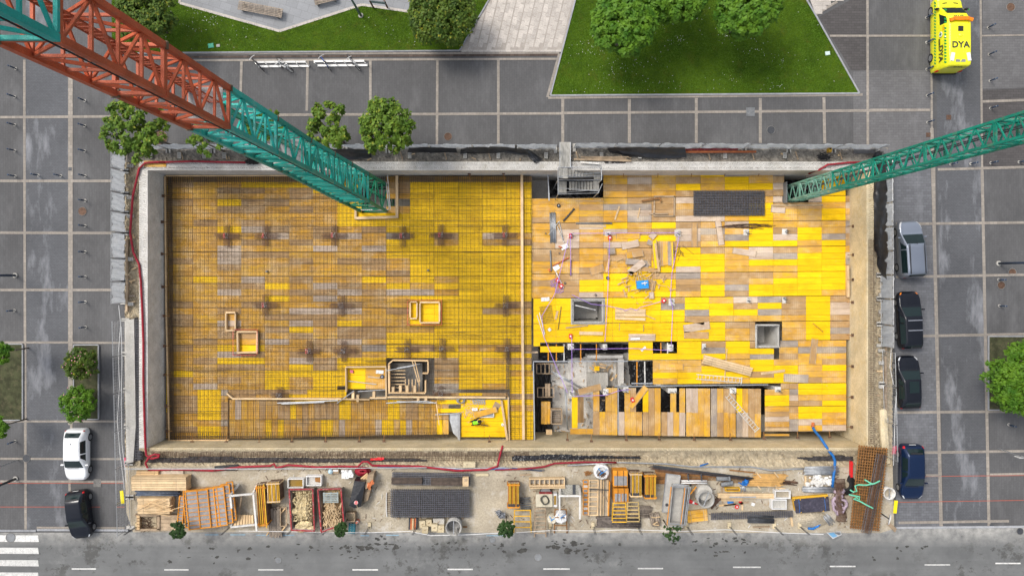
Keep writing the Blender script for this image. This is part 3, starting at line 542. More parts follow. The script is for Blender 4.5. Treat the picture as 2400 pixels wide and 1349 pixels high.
bay(dL, 936, 967, [1025,1080], ['Y.Y'], 0); bay(dL, 862, 912, [812,857,905], ['YYY','OTT'], 0)
x = 537
rr = random.Random(3)
while x < 1040:                      # lowered ramp bay: boards run across
    for ya, yb in ((936, 982), (983, 1028 - (x-537)*.022)):
        dL.panel(x, ya, x+14, yb, rr.choice('TTTOOMYTPGO' if yb < 1000 else 'TTOOYTPOYM'), 'y', 0, -.12)
    x += 14.3
bay(dL, 413, 1028, [389.5,395], ['TYTTTTTTTTYYYYTTYYYTTTYYYYYTTT'], 0)
dL.finish()
# timber stop-ends and bulkheads on the left deck
def timber(label, segs, z0=DZ, h=.2, mat=WOODP, name='timber_stop_end', wpx=4.5, cat='timber'):
    t_ = thing(name, label, cat, segs[0][0], segs[0][1], z0)
    for s_ in segs: mb = MB(); mb.pbar(s_[0], s_[1], s_[2], s_[3], s_[4] if len(s_) > 4 else wpx, z0, z0+h+R(0,.012)); obj('board', mb, mat, t_)
    return t_
timber('long pale timber board standing between the two deck halves', [(1223,405,1224,720,6),(1224,720.5,1227,1030,6)], h=.3)
timber('timber edge board along the left rim of the rebar deck', [(386,414,389,725,3.5),(389,725.5,396,1030,3.5)], h=.3, mat=WOOD)
timber('timber edge board along the upper rim of the rebar deck', [(388,412,680,411.5,3),(936,408,1222,406,3)], h=.3, mat=WOOD)
timber('timber edge board at the lower left rim of the rebar deck', [(392,1032,535,1031,3)], h=.3, mat=WOOD)
timber('timber frame boxed round the foot of the left crane', [(833,487,833,513,5),(833,511,933,508,6),(930,411,930,511,6)], h=.3)
timber('small timber box out in the left deck, the narrow upper one', [(529,732,551,732),(529,774,551,774),(529,734.5,529,771.5),(551,734.5,551,771.5)], h=.35, wpx=3)
timber('square timber box out in the left deck, below the narrow one', [(555,777,603,777),(556,826,603,825),(556,779.5,557,823.5),(602,779.5,602,823)], h=.35, wpx=4)
timber('narrow timber box beside the bright yellow square box', [(961,707,977,707),(961,746,977,746),(961,709.5,961,743.5),(977,709.5,977,743.5)], h=.35, wpx=3)
timber('square timber box with a bright yellow floor in the left deck', [(984,708,1030,708),(984,756,1030,756),(984,710.5,984,753.5),(1030,710.5,1030,753.5)], h=.35, wpx=3.5)
timber('timber bulkhead along the lower edge of the rebar deck', [(531,921,545,934,3),(545,934,800,934.5,3.4),(802,935,866,936,2.6),(866,932,905,932,3),(905,930,1185,931,3.6)], h=.4, wpx=3.5)
timber('timber rail on the right rim of the worker\'s platform', [(1191,930,1194,1031,3),(1175,938,1189,1031,5)], h=.3)
timber('timber box with yellow floor and papers beside the stair opening', [(810,860,905,859,3),(810,862,811,918,3),(904,862,905,930,3.5)], h=.5)
timber('timber frame round the stair opening in the left deck', [(910,853,920,844,3),(920,844,1003,845,3),(1003,846.5,1003,873,3),(1003,874.5,990,874.5,3),(911,855,912,922,4),(913,920,997,921,3),(997,891,997,919,3)], h=.5, mat=WOOD)
# openings: stair hole floor in the left deck
mb = MB(); mb.pprism([(914,850),(990,850),(990,918),(914,918)], -6.0, -4.2); obj('stair_pit', mb, CONCD, label='dark stairwell pit below the left deck opening', cat='pit')
mb = MB()
for i in range(6): mb.pbar(914+i*0, 868+i*8, 950, 868+i*8, 2.2, DZ-.3, DZ-.2)
for i in range(5): mb.pbar(950+i*8, 888, 950+i*8, 918, 2.2, DZ-.3, DZ-.2)
st = obj('stair_formwork', mb, WOODP, label='timber stair joists inside the left deck opening', cat='stair formwork')
mb = MB(); mb.pbar(930,862,985,852,1.6,DZ-.1,DZ-.02); mb.pbar(905,868,972,856,1.4,DZ+.5,DZ+.56); obj('tube', mb, GALV, st)
mb = MB(); mb.pbar(966,845,980,895,2,DZ+.4,DZ+.48); mb.pbar(972,845,984,893,2,DZ+.4,DZ+.48); obj('prop', mb, WOOD, st)
# rebar mats over the left deck
HOLES = [(808,857,906,935),(906,842,1006,932),(1025,933,1192,1031),(836,400,932,512),(552,774,606,829),(526,729,554,777),(958,704,1033,759)]
def segs(a0, a1, cut):
    out = [(a0, a1)]
    for c0, c1 in cut:
        nx = []
        for s0, s1 in out:
            if c1 <= s0 or c0 >= s1: nx.append((s0, s1))
            else:
                if c0 > s0: nx.append((s0, c0))
                if c1 < s1: nx.append((c1, s1))
        out = nx
    return out
mat_t = thing('rebar_mat', 'dark square grid of reinforcing bars covering the left deck', 'rebar mat', 820, 720, DZ)
XL, XR, YT, YB = 392, 1249, 413, 1030
def vbars(x0, x1, step, z, r, y0, y1, wob=.5):
    mb = MB(); x = x0
    while x < x1:
        for s0, s1 in segs(y0, y1, [(h[1], h[3]) for h in HOLES if h[0] <= x <= h[2]]):
            if s1-s0 > 4: xm, xe, ye = x+R(-.8,.8), x+R(-wob,wob), s0+R(-1,1); mb.bar(P(x, ye, z), P(xm, (s0+s1)/2, z), r*2, r*2); mb.bar(P(xm, (s0+s1)/2, z), P(xe, s1, z+R(-.004,.004)), r*2, r*2)
        x += step*R(.9, 1.1)
    return mb
def hbars(y0, y1, step, z, r, x0, x1, wob=.5):
    mb = MB(); y = y0
    while y < y1:
        for s0, s1 in segs(x0, x1, [(h[0], h[2]) for h in HOLES if h[1] <= y <= h[3]]):
            if s1-s0 > 4: ym, ye, xe = y+R(-.8,.8), y+R(-wob,wob), s0+R(-1,1); mb.bar(P(xe, y, z), P((s0+s1)/2, ym, z), r*2, r*2); mb.bar(P((s0+s1)/2, ym, z), P(s1, ye, z+R(-.004,.004)), r*2, r*2)
        y += step*R(.9, 1.1)
    return mb
obj('bottom_bars', vbars(XL, XR, 9.4, DZ+.05, .0065, YT, YB), REBAR, mat_t, kind='stuff')
obj('top_bars', vbars(XL+3, XR, 4.7, DZ+.13, .0055, YT, YB), REBAR, mat_t, kind='stuff')
obj('bottom_cross_bars', hbars(YT, YB, 9.4, DZ+.08, .0065, XL, XR), REBAR, mat_t, kind='stuff')
obj('top_cross_bars', hbars(YT+3, YB, 4.7, DZ+.15, .0055, XL, XR), REBAR, mat_t, kind='stuff')
mb = MB()
for _ in range(300):                 # lapped bars lie beside the grid bars in bundles
    y = R(418, 1024); x = R(395, 1180); L = R(40, 150)
    for s0, s1 in segs(x, min(x+L, XR), [(h[0], h[2]) for h in HOLES if h[1] <= y <= h[3]]): mb.bar(P(s0, y, DZ+.215), P(s1, y+R(-1,1), DZ+.215), .016, .016)
for x in range(394, 404, 2): mb.bar(P(x, 416, DZ+.24), P(x+6, 1028, DZ+.24), .03, .03)
for y in (415,418,421,424,1022,1025,1028): mb.bar(P(394, y, DZ+.24), P(1050 if y > 900 else 1240, y if y < 900 else y-4, DZ+.24), .03, .03)
for y in range(416, 1028, 5): mb.bar(P(389, y, DZ+.26), P(403+R(0,4), y, DZ+.26), .03, .03)
for x in range(394, 1240, 5): mb.bar(P(x, 413, DZ+.26), P(x, 427+R(0,3), DZ+.26), .028, .028)
for x in range(394, 1040, 5): mb.bar(P(x, 1014-R(0,3), DZ+.26), P(x, 1030-(x-394)*.012, DZ+.26), .028, .028)
obj('lap_bars', mb, REBAR, mat_t, kind='stuff')
# column heads: crossed bundles of bars with red caps
COLS = [(532,553,0),(622,553,1),(783,552,2),(944,553,3),(1034,551,4),(1184,551,5),(622,715,6),(801,716,7),(1186,716,8),(724,822,9),(806,822,10),(955,819,11),(1037,816,12),(1188,818,13),(656,926,14),(1034,922,15)]
NEAR = ['left of its row, upper left','second from left in the upper row','third from left in the upper row','in the upper row on yellow panels, left','in the upper row on yellow panels, middle','in the upper row nearest the long board','in the middle row near the narrow box','in the middle row left of the yellow box','in the middle row nearest the long board','in the lower row right of the square box','in the lower row above the papers box','in the lower row above the stair opening','in the lower row right of the stair opening','in the lower row nearest the long board','beside the lower timber bulkhead','above the bulkhead right of the stairs']
for (x, y, i) in COLS:
    t_ = thing('column_head_reinforcement', 'dense crossed rebar over a column head, '+NEAR[i], 'rebar', x, y, DZ, 'column head reinforcement'); mb = MB(); k_ = .75 if i > 13 else 1
    for d in (-6.5,-3.9,-1.3,1.3,3.9,6.5): mb.bar(P(x+d, y-R(22,27)*k_, DZ+.22), P(x+d, y+R(22,27)*k_, DZ+.22), .034, .034)
    for d in (-5.5,-3.3,-1.1,1.1,3.3,5.5): mb.bar(P(x-R(24,31)*k_, y+d, DZ+.255), P(x+R(24,31)*k_, y+d, DZ+.255), .034, .034)
    obj('crossed_bars', mb, RUSTD, t_, kind='stuff'); mb = MB(); cp = MB()
    for a in range(-5, 6, 3):
        for b in range(-5, 6, 3):
            if abs(a) == 5 or abs(b) == 5 or True:
                p = P(x+a, y+b, DZ+.1); p.x += R(-.02,.02); h = R(.22,.34); mb.bar(p, p+Vector((R(-.05,.05),R(-.05,.05),h)), .03, .03)
                if (a < 0) and i in (0,1,2,3,4,5,6,9): cp.box(p+Vector((0,0,h)), (.05,.05,.05))
    obj('column_bars', mb, GALV, t_, kind='stuff')
    if cp.v: obj('red_caps', cp, PINK, t_, kind='stuff')
for (x0, y0, x1, y1, nm) in ((551,771,607,830,'red capped stubs round the square timber box'),(957,703,1036,760,'red capped stubs round the yellow floored box')):
    mb = MB(); t_ = thing('capped_stubs', nm, 'rebar', (x0+x1)/2, (y0+y1)/2, DZ); cp = MB()
    for x in range(int(x0), int(x1), 4):
        for y in (y0, y1): p = P(x, y, DZ+.05); mb.bar(p, p+Vector((0,0,.45)), .03); cp.box(p+Vector((0,0,.45)), (.06,.06,.05))
    for y in range(int(y0), int(y1), 4):
        for x in (x0, x1): p = P(x, y, DZ+.05); mb.bar(p, p+Vector((0,0,.45)), .03); cp.box(p+Vector((0,0,.45)), (.06,.06,.05))
    obj('stubs', mb, GALV, t_, kind='stuff'); obj('caps', cp, PINK, t_, kind='stuff')
cage('dense vertical band of bars at the right rim of the stair bay', 1187, 822, 1194, 925, 1.8, 6, DZ+.3, REBAR, name='rebar_band')
for x, y, nm in ((624,636,'left one'),(1003,633,'right one')):
    mb = MB(); mb.pbox(x-2, y-2, x+2, y+2, DZ, DZ+.3); o = obj('sleeve_block', mb, GREYP, label='small dark square sleeve on the rebar deck, '+nm, cat='sleeve'); mb = MB(); mb.pbox(x-1, y-1, x+1, y+1, DZ+.29, DZ+.33); obj('cap', mb, STEELD, o)
# ------------------------------------------------------------------ tower crane masts
JOINT = mk('rusty_joint_plate', (.14,.11,.07), .7, .3, 5)
def interp(tab, z):
    for (z0, *a), (z1, *b) in zip(tab, tab[1:]):
        if z <= z1: t = (z-z0)/(z1-z0); return [u+(v-u)*t for u, v in zip(a, b)]
    return list(tab[-1][1:])
def mast(t_, tab, joints, mats, chord, lace, npan, horiz, ladder_mat, flange=.0):
    def corner(z, sx, sy):
        cx, cy, w_ = interp(tab, z); return Vector((cx+sx*w_/2, cy+sy*w_/2, z))
    S4 = [(1,-1),(1,1),(-1,1),(-1,-1)]
    for (z0, z1), mt in zip(zip(joints, joints[1:]), mats):
        mb = MB()                                          # the section's own end frames
        for a, b in zip(S4, S4[1:]+S4[:1]): mb.bar(corner(z1-.06, *a), corner(z1-.06, *b), lace*1.15, lace*1.15)
        m0 = MB()
        for a, b in zip(S4, S4[1:]+S4[:1]): m0.bar(corner(z0+.06, *a), corner(z0+.06, *b), lace*1.15, lace*1.15)
        if flange:
            plates = [MB().box(corner(z1, *s_), (chord*1.3, chord*1.3, flange)) for s_ in S4]
        sec = obj('mast_section', mb, mt, t_); obj('lower_ring', m0, mt, sec)
        if flange:
            for i_, pl_ in enumerate(plates): obj('joint_plate', pl_, JOINT if i_ % 2 else mt, sec)
        for s_ in S4:
            mb = MB(); mb.bar(corner(z0+.02, *s_), corner(z1-.02, *s_), chord, chord, up=Vector((1,0,0))); obj('chord', mb, mt, sec)
        for fi, (a, b) in enumerate(zip(S4, S4[1:]+S4[:1])):
            for k in range(npan):
                u0, u1 = z0+.1+(z1-z0-.2)*k/npan, z0+.1+(z1-z0-.2)*(k+1)/npan
                p, q = (a, b) if (k+fi) % 2 == 0 else (b, a)
                mb = MB(); mb.bar(corner(u0, *p), corner(u1, *q), lace, lace*.7); obj('brace', mb, mt, sec)
                if horiz and k: mb = MB(); mb.bar(corner(u0, *a), corner(u0, *b), lace*.9, lace*.9); obj('strut', mb, mt, sec)
        mb = MB(); cx, cy, w_ = interp(tab, z0); cx2, cy2, _ = interp(tab, z1); off = Vector((w_*.16, w_*.12, 0))
        for d in (-.2, .2): mb.bar(Vector((cx+d, cy, z0))+off, Vector((cx2+d, cy2, z1))+off, .04)
        z = z0+.15
        while z < z1: cx3, cy3, _ = interp(tab, z); mb.bar(Vector((cx3-.2, cy3, z))+off, Vector((cx3+.2, cy3, z))+off, .03); z += .3
        obj('ladder', mb, mt if mt is RED else ladder_mat, sec)
def cpx(x, y, w_, h): z = HC-h; p = P(x, y, z); return (z, p.x, p.y, w_)
c1 = thing('tower_crane', 'tall red and teal lattice crane mast rising at upper left', 'crane', 875, 458, FZ)
r0 = Vector((875-CX, 458-CY)); 
def atH(h, w_, cx, cy): s_ = h/F; return (HC-h, (cx-CX)*s_, (CY-cy)*s_, w_)
tab1 = [atH(65.3, 2.24, 890, 466), atH(62, 2.19, 875, 458), atH(54.6, 2.0, 832, 434), atH(44.8, 1.72, 752, 394), atH(39.6, 1.56, 691, 366), atH(28.4, 1.49, 490, 258.5), atH(17.7, 1.50, 63.5, 27.5), atH(7.3, 1.50, 63.5-1136*(17.7/7.3-1), 27.5-614.5*(17.7/7.3-1))]
X0, Y0 = tab1[1][1], tab1[5][2]+.1
tab1 = [(z, X0, Y0, w_) for z, x, y, w_ in tab1]      # plumb mast, wider sections at the foot
mast(c1, tab1, [-6.0, 4.7, 10.2, 14.7, 19.7, 25.3, 30.9, 36.2, 41.6, 47.0, 52.4], [GREEN, TEAL, TEAL, TEAL, TEAL, TEALL, RED, RED, TEALL, TEALL][:10], .19, .095, 4, True, GREEN, .12)
mb = MB(); mb.tube([Vector((X0+1.0, Y0-1.05, z)) for z in (-2, 10, 20, 31, 42, 52)], .024, 5); obj('power_cable', mb, RUB, c1)
for z in (31.0, 20.0, 44.5):
    mb = MB(); mb.box((X0-.1, Y0+.1, z), (1.3, 1.3, .03)); obj('rest_platform', mb, mk('grating_%d' % z, (.25,.25,.25), .6, .3, 30), c1)
for x0, y0, x1, y1 in ((905,427,912,490),(908,410,915,490),(845,492,912,491)):
    mb = MB(); mb.pbar(x0, y0, x1, y1, 1.6, DZ+.9, DZ+.96); obj('guard_tube', mb, GALV, c1)
c2 = thing('tower_crane', 'slim green lattice crane mast leaning out past the right edge', 'crane', 1864, 449, FZ)
tab2 = [atH(65.3, 1.22, 1860, 450), atH(62, 1.20, 1864, 449), atH(33.5, 1.07, 2428, 297), atH(20, 1.05, 2428+1228*(33.5/20-1), 297-343*(33.5/20-1))]
xm, ym = (tab2[1][1]+tab2[2][1])/2, (tab2[1][2]+tab2[2][2])/2; tab2 = [(z, xm, ym, w_) for z, x, y, w_ in tab2]
mast(c2, tab2, [-6.0, -.2, 5.8, 11.8, 17.8, 23.8, 29.8, 35.8], [GREENW, GREENW, GREENR, GREENR, GREENR, GREENR, GREENR], .13, .075, 8, False, STEELD)
mb = MB(); mb.box((xm-.95, ym, DZ+.1), (.08, 1.7, 1.2)); obj('shield_plate', mb, GREYP, c2)
# ------------------------------------------------------------------ things on and in the right deck
def plank(label, x0, y0, x1, y1, wpx, mat=WOODP, z=DZ, h=.05, name='plank', cat='plank', group=None, cleats=True):
    mb = MB(); mb.pbar(x0, y0, x1, y1, wpx, z, z+h); o = obj(name, mb, mat, label=label, cat=cat, group=group)
    return o
def loose(label, x, y, L, W, ang, mat, z=DZ+.01, h=.045, group='loose boards on the right deck'):
    """a loose shuttering board: board face with darker edge banding at its two ends"""
    c = P(x, y, z+h); t_ = thing('loose_board', label, 'board', x, y, z, group); a = math.radians(ang); mb = MB(); k = K(z)
    mb.box((c.x, c.y, z+h/2), (L*k, W*k, h), a); obj('face', mb, mat, t_); mb = MB(); d = Vector((math.cos(a), math.sin(a), 0))
    for s_ in (-1, 1): mb.box(Vector((c.x, c.y, z+h/2+.002))+d*s_*(L*k/2-.03), (.05, W*k*1.01, h), a)
    obj('end_band', mb, WOODO, t_)
X = PMX
# heap of loose boards near the blue box: lowest first
heap = [(1472,553,57,13.5,0,'Mx','long ochre board above the heap'),(1477,573,42,16,12,'Px','pale worn board at the upper left of the heap'),(1481,597,28,14,8,'Ox','short ochre board left in the heap'),(1495,595,26,14,10,'Tx','tan board left of centre in the heap'),(1483,613,34,13,-4,'Gx','grey board crossing the left of the heap'),(1492,626,46,15,38,'Px','pale diagonal board across the heap'),(1513,622,24,14,70,'Gx','grey short board in the middle of the heap'),(1522,632,44,10,-6,'Tx','tan board low in the heap'),(1530,552,16,14,50,'Px','small pale square offcut above the heap'),(1523,568,12,12,70,'Gx','small grey offcut left of the upright boards'),(1433,588,18,15,6,'Gx','grey square offcut by the red reel'),(1484,640,22,6,-12,'Mx','narrow faded strip below the heap'),(1553,648,20,8,-40,'Tx','tan strip pointing down right of the heap'),(1547,660,18,9,30,'Yx','small yellow offcut right of the blue box'),(1530,668,12,24,-10,'Tx','tan offcut just below right of the blue box'),(1519,660,22,8,20,'Tx','splintered tan strip beside the blue box'),(1527,692,12,16,4,'Px','pale offcut below the splinters'),(1536,596,11,66,4,'Yy','bright yellow board standing lengthwise at the heap'),(1543,602,6,60,5,'Ty','narrow tan board beside the yellow lengthwise one'),(1551,594,9,58,2,'Ty','tan lengthwise board left in the stacked row'),(1560,593,16,56,1,'My','ochre lengthwise board in the stacked row'),(1569,594,8,55,1,'Gy','grey lengthwise board in the stacked row'),(1576,597,6,60,2,'Yy','slim yellow lengthwise board at the row\'s right end'),
 (1480,767,58,16,-2,'Yx','bright yellow loose board below the timber pair'),(1573,843+16,58,14,-1,'Mx','raised faded board right of the tarp hole'),(1633,766,62,18,8,'Px','pale tan board on the pile right of centre'),(1628,752,48,9,-12,'Tx','tan strip on top of the right board pile'),(1632,785,57,16,-1,'Tx','worn board below the right board pile'),(1866,886,58,19,-3,'Gx','long brown grey board near the lower right'),(1907,835-12,15,58,-6,'Ty','upright tan board in the right bays'),(1824,492,34,13,-5,'Px','pale short board below the right crane'),(1687,546,15,56,9,'Px','pale upright board right of the grid mats'),(1628,551,14,56,0,'Ty','worn upright board left of the pale one'),(1745,591,56,14,-9,'Px','pale weathered board lying askew by the yellow panels'),(1399,632,34,18,18,'Ty','brown cardboard coloured board with a small tool on it'),(1516,1010-50,15,62,-38,'Ox','x')]
zz = {}
for i, (x, y, L, W, a, k, lb) in enumerate(heap[:-1]): loose(lb, x, y, L, W, a, X[k], DZ+.01+(i % 6)*.045 if i < 23 else DZ+.02)
loose('tan board propped diagonally over the gaps with a red reel', 1496, 930, 15, 60, -38, X['Oy'], DZ+.03)
loose('wide tan board slanting beside the concrete stub', 1382, 912, 55, 14, 14, X['Tx'], DZ+.12)
rr = random.Random(11); mb = MB()
t_ = thing('timber_offcuts', 'splintered timber offcuts scattered round the blue box', 'offcuts', 1510, 660, DZ); 
for i in range(70):
    x, y = rr.gauss(1505, 26), rr.gauss(662, 22); a = rr.uniform(0, 3.14); l = rr.uniform(5, 22); mb.pbar(x-l/2*math.cos(a), y-l/2*math.sin(a), x+l/2*math.cos(a), y+l/2*math.sin(a), rr.uniform(.8,3), DZ+.03+i*.003, DZ+.06+i*.003)
obj('splinters', mb, WOOD, t_, kind='stuff')
mb = MB(); mb.pbox(1493,657,1520,676,DZ,DZ+.45,rot=4); bx = obj('blue_box', mb, BLUE, label='bright blue box with a white tool on its lid', cat='box')
mb = MB(); mb.pbar(1504,664,1517,662,2.6,DZ+.44,DZ+.52); mb.pbar(1511,660,1512,668,2,DZ+.44,DZ+.5); obj('white_tool', mb, WHITE, bx)
# fresh timbers
for lb, x0, y0, x1, y1, w_, m_, h in [('pair of wide pale planks on yellow panels, upper',1442,727.5,1513,728.5,9,WOODP,.1),('pale plank in the pair on yellow panels, lower half',1442,737,1513,737.5,8,WOODP,.1),('slim pale beam below the plank pair',1442,745,1513,748,6.5,WOODP,.1),('short pale beam below the lift opening',1358,780,1413,781,8,WOODP,.08),('slanting pale strip above the short beam',1326,768,1378,762,3,WOODP,.06),('long pale planks on the bright panels under the dark tube',1357,529,1420,530,6,WOODP,.05),('narrow pale stick in the upper bays',1441,515,1452,483,4,WOODP,.05),('thin slanting stick left of the timber frame',1495,511,1500,487,2.4,WOOD,.05),('thin plank between the left heap and the reels',1421,637,1429,606,5,WOOD,.05),('narrow plank stood along the yellow heap boards',1536,570,1545,637,5,WOOD,.3),('long pale plank at the foot of the right crane',1808,481,1929,480,4,WOODP,.06),('pale plank slanting in the lower right bays',1784,875,1840,868,6,WOODP,.05),('thin pale stick below the plank pair, slanting',1497,732,1536,748,2,WOODP,.04),('thin upright stick above the bundled timbers',1704,817,1699,880,2,WOODP,.04),('pale plank on the wet panels',1793,1006,1849,1006,7,WOODP,.05),('pale upright board at the right wall by the yellow bays',1988,622,1989,696,5,WOODP,.3),('two pale sticks fanned on yellow, left one',1259,738,1275,790,1.6,WHITE,.04),('two pale sticks fanned on yellow, right one',1264,732,1277,784,1.6,WHITE,.04),('thin pale strips above the ochre bay',1349,470,1416,472,1.2,WOODP,.03),('short plank and paper on yellow, upright one',1302,748,1307,728,5,WOOD,.05),('long brown strip on the deck beside the left board',1222,825.5,1261,825,4,WOODO,.04)]:
    plank(lb, x0, y0, x1, y1, w_, m_, DZ+.02, h)
def stack(label, x0, y0, x1, y1, n, layers, z, bh, mat, horizontal=True, name='timber_stack', cat='timber stack', rot=0.0, straps=True, jit=.25):
    """neat stack: each top board is a part, lower layers share one part"""
    t_ = thing(name, label, cat, (x0+x1)/2, (y0+y1)/2, z); zt = z+bh*layers; cx, cy = (x0+x1)/2, (y0+y1)/2; M2 = Matrix.Rotation(math.radians(rot), 3, 'Z'); C = P(cx, cy, zt); k = K(zt); Lx, Ly = (x1-x0)*k, (y1-y0)*k
    for i in range(n):
        mb = MB(); off = (-.5+(i+.5)/n)
        if horizontal: c = Vector((R(-jit,jit)*.1, off*Ly, 0)); s_ = (Lx*R(.985,1), Ly/n-.022, bh-.004)
        else: c = Vector((off*Lx, R(-jit,jit)*.1, 0)); s_ = (Lx/n-.022, Ly*R(.97,1), bh-.004)
        q = C+M2@c; mb.box((q.x, q.y, zt-bh/2+R(-.006,.006)), s_, math.radians(rot)); obj('board', mb, mat, t_)
    mb = MB()
    for l in range(layers-1):
        for i in range(n):
            off = (-.5+(i+.5)/n); c = Vector((R(-jit,jit)*.15, off*Ly, 0)) if horizontal else Vector((off*Lx, R(-jit,jit)*.15, 0)); s_ = (Lx, Ly/n-.012, bh-.008) if horizontal else (Lx/n-.012, Ly, bh-.008); q = C+M2@c
            mb.box((q.x, q.y, z+bh*(l+.5)), s_, math.radians(rot))
    if mb.v: obj('lower_boards', mb, mat, t_, kind='stuff')
    if straps:
        mb = MB()
        for u in (-.32, .32):
            c = Vector((u*Lx, 0, 0)) if horizontal else Vector((0, u*Ly, 0)); q = C+M2@c; mb.box((q.x, q.y, zt+.004), (.03, Ly*1.01, .01) if horizontal else (Lx*1.01, .03, .01), math.radians(rot))
        obj('strap', mb, WOODO, t_)
    return t_
stack('bundle of fresh timbers tied with rope on the right deck', 1647, 846, 1764, 867, 4, 2, DZ+.05, .12, WOODP, rot=-15)
stack('small pile of short pale boards with papers on yellow panels', 1474, 782, 1536, 798, 3, 2, DZ, .05, X['Px'], rot=0, straps=False)
mb = MB(); mb.pbar(1478,794,1500,793,5,DZ+.12,DZ+.13); obj('paper_sheet', mb, PAPER, label='crumpled white paper on the pile of pale boards', cat='paper')
def ladder(label, x0, y0, x1, y1, wpx, n, mat, z=DZ+.03, hook=True):
    a, b = P(x0, y0, z), P(x1, y1, z); d = (b-a).normalized(); nn = Vector((-d.y, d.x, 0))*wpx*K(z)/2; t_ = thing('ladder', label, 'ladder', (x0+x1)/2, (y0+y1)/2, z)
    for s_ in (-1, 1): mb = MB(); mb.bar(a+nn*s_, b+nn*s_, .06, .05); obj('rail', mb, mat, t_)
    for i in range(n): t = (i+.5)/n; mb = MB(); p = a+(b-a)*t; mb.bar(p-nn, p+nn, .035, .035); obj('rung', mb, mat, t_)
    if hook: mb = MB(); mb.bar(b-nn*1.45, b+nn*1.45, .08, .06); obj('foot_bar', mb, mat, t_)
ALU = mk('aluminium', (.66,.65,.6), .5, .06, 3, metal=.2)
ladder('aluminium ladder lying level below the timber bundle', 1632, 882, 1738, 891, 11, 12, ALU); ladder('aluminium ladder lying diagonally over the crosswise boards', 1704, 925, 1774, 1007, 11, 14, ALU)
# frame, angle and grid mats in the upper bays
t_ = thing('timber_former', 'open square timber frame on the upper bays', 'frame', 1558, 482, DZ)
for s_ in ((1533,460,1582,460),(1534,506,1581,506),(1534,460,1533,506),(1581,459,1580,506),(1522,501,1566,501)): mb = MB(); mb.pbar(*s_, 3, DZ+.01, DZ+.12); obj('rail', mb, WOODO, t_)
t_ = thing('rusty_angle', 'rusty steel angle lying across the timber frame', 'steel angle', 1525, 467, DZ+.15); mb = MB(); mb.pbar(1504,471,1548,464,4,DZ+.14,DZ+.24); mb.pbar(1545,462,1550,472,4,DZ+.145,DZ+.25); obj('angle_bar', mb, RUST, t_)
def gridmat(label, x0, y0, x1, y1, nx, ny, layers, z, dz, mat, r=.02, name='mesh_stack', rot=0.0, ov=2.5):
    t_ = thing(name, label, 'rebar mesh', (x0+x1)/2, (y0+y1)/2, z); M2 = Matrix.Rotation(math.radians(rot), 3, 'Z')
    for l in range(layers):
        zz = z+r+l*dz; C = P((x0+x1)/2, (y0+y1)/2, zz); k = K(zz); Lx, Ly = (x1-x0)*k/2, (y1-y0)*k/2; ox, oy = (R(-.012,.012), R(-.012,.012)) if l < layers-1 else (0, 0); o_ = Vector((ox, oy, 0)); mb = MB(); e = ov*k
        for i in range(nx): u = -Lx+2*Lx*i/(nx-1); mb.bar(C+M2@(Vector((u, -Ly-e, 0))+o_), C+M2@(Vector((u, Ly+e, 0))+o_), r*2, r*2)
        for i in range(ny): u = -Ly+2*Ly*i/(ny-1); mb.bar(C+M2@(Vector((-Lx-e, u, r*1.9))+o_), C+M2@(Vector((Lx+e, u, r*1.9))+o_), r*2, r*2)
        obj('mesh_layer', mb, mat, t_)
    return t_
gridmat('dark square grid mat pile on the upper right deck', 1627, 449, 1790, 503, 44, 15, 4, DZ, .06, REBARG, .018)
# galvanised tube bundle, tubes, pipes, papers, reels
def bundle(label, x0, y0, x1, y1, wpx, n, layers, z, r, mat, name='tube_bundle', cat='tubes', jit=1.5):
    t_ = thing(name, label, cat, (x0+x1)/2, (y0+y1)/2, z); a, b = P(x0, y0, z+r*2*layers), P(x1, y1, z+r*2*layers); d = (b-a).normalized(); nn = Vector((-d.y, d.x, 0)); k = K(z); W = wpx*k
    for i in range(n):
        l = i % layers; u = (-.5+((i//layers)+.5)/max(1, math.ceil(n/layers)))*W; mb = MB(); s0, s1 = R(-jit,jit)*k, R(-jit,jit)*k; e = R(-.3,.3)*r*3
        A = a+nn*u+d*s0; B_ = b+nn*(u+e)+d*s1; A.z = B_.z = z+r+l*r*1.9; A.z += R(-.4,.4)*r; B_.z += R(-.4,.4)*r; mb.cyl(A, B_, r*R(.75,.95), 7); obj('bar', mb, (GALVD if mat is GALV and i % 3 == 1 else mat), t_, smooth=True)
    return t_
bundle('bundle of grey scaffold tubes lying upright on the ochre deck', 1295, 498, 1297, 568, 14, 18, 2, DZ, .035, GALV)
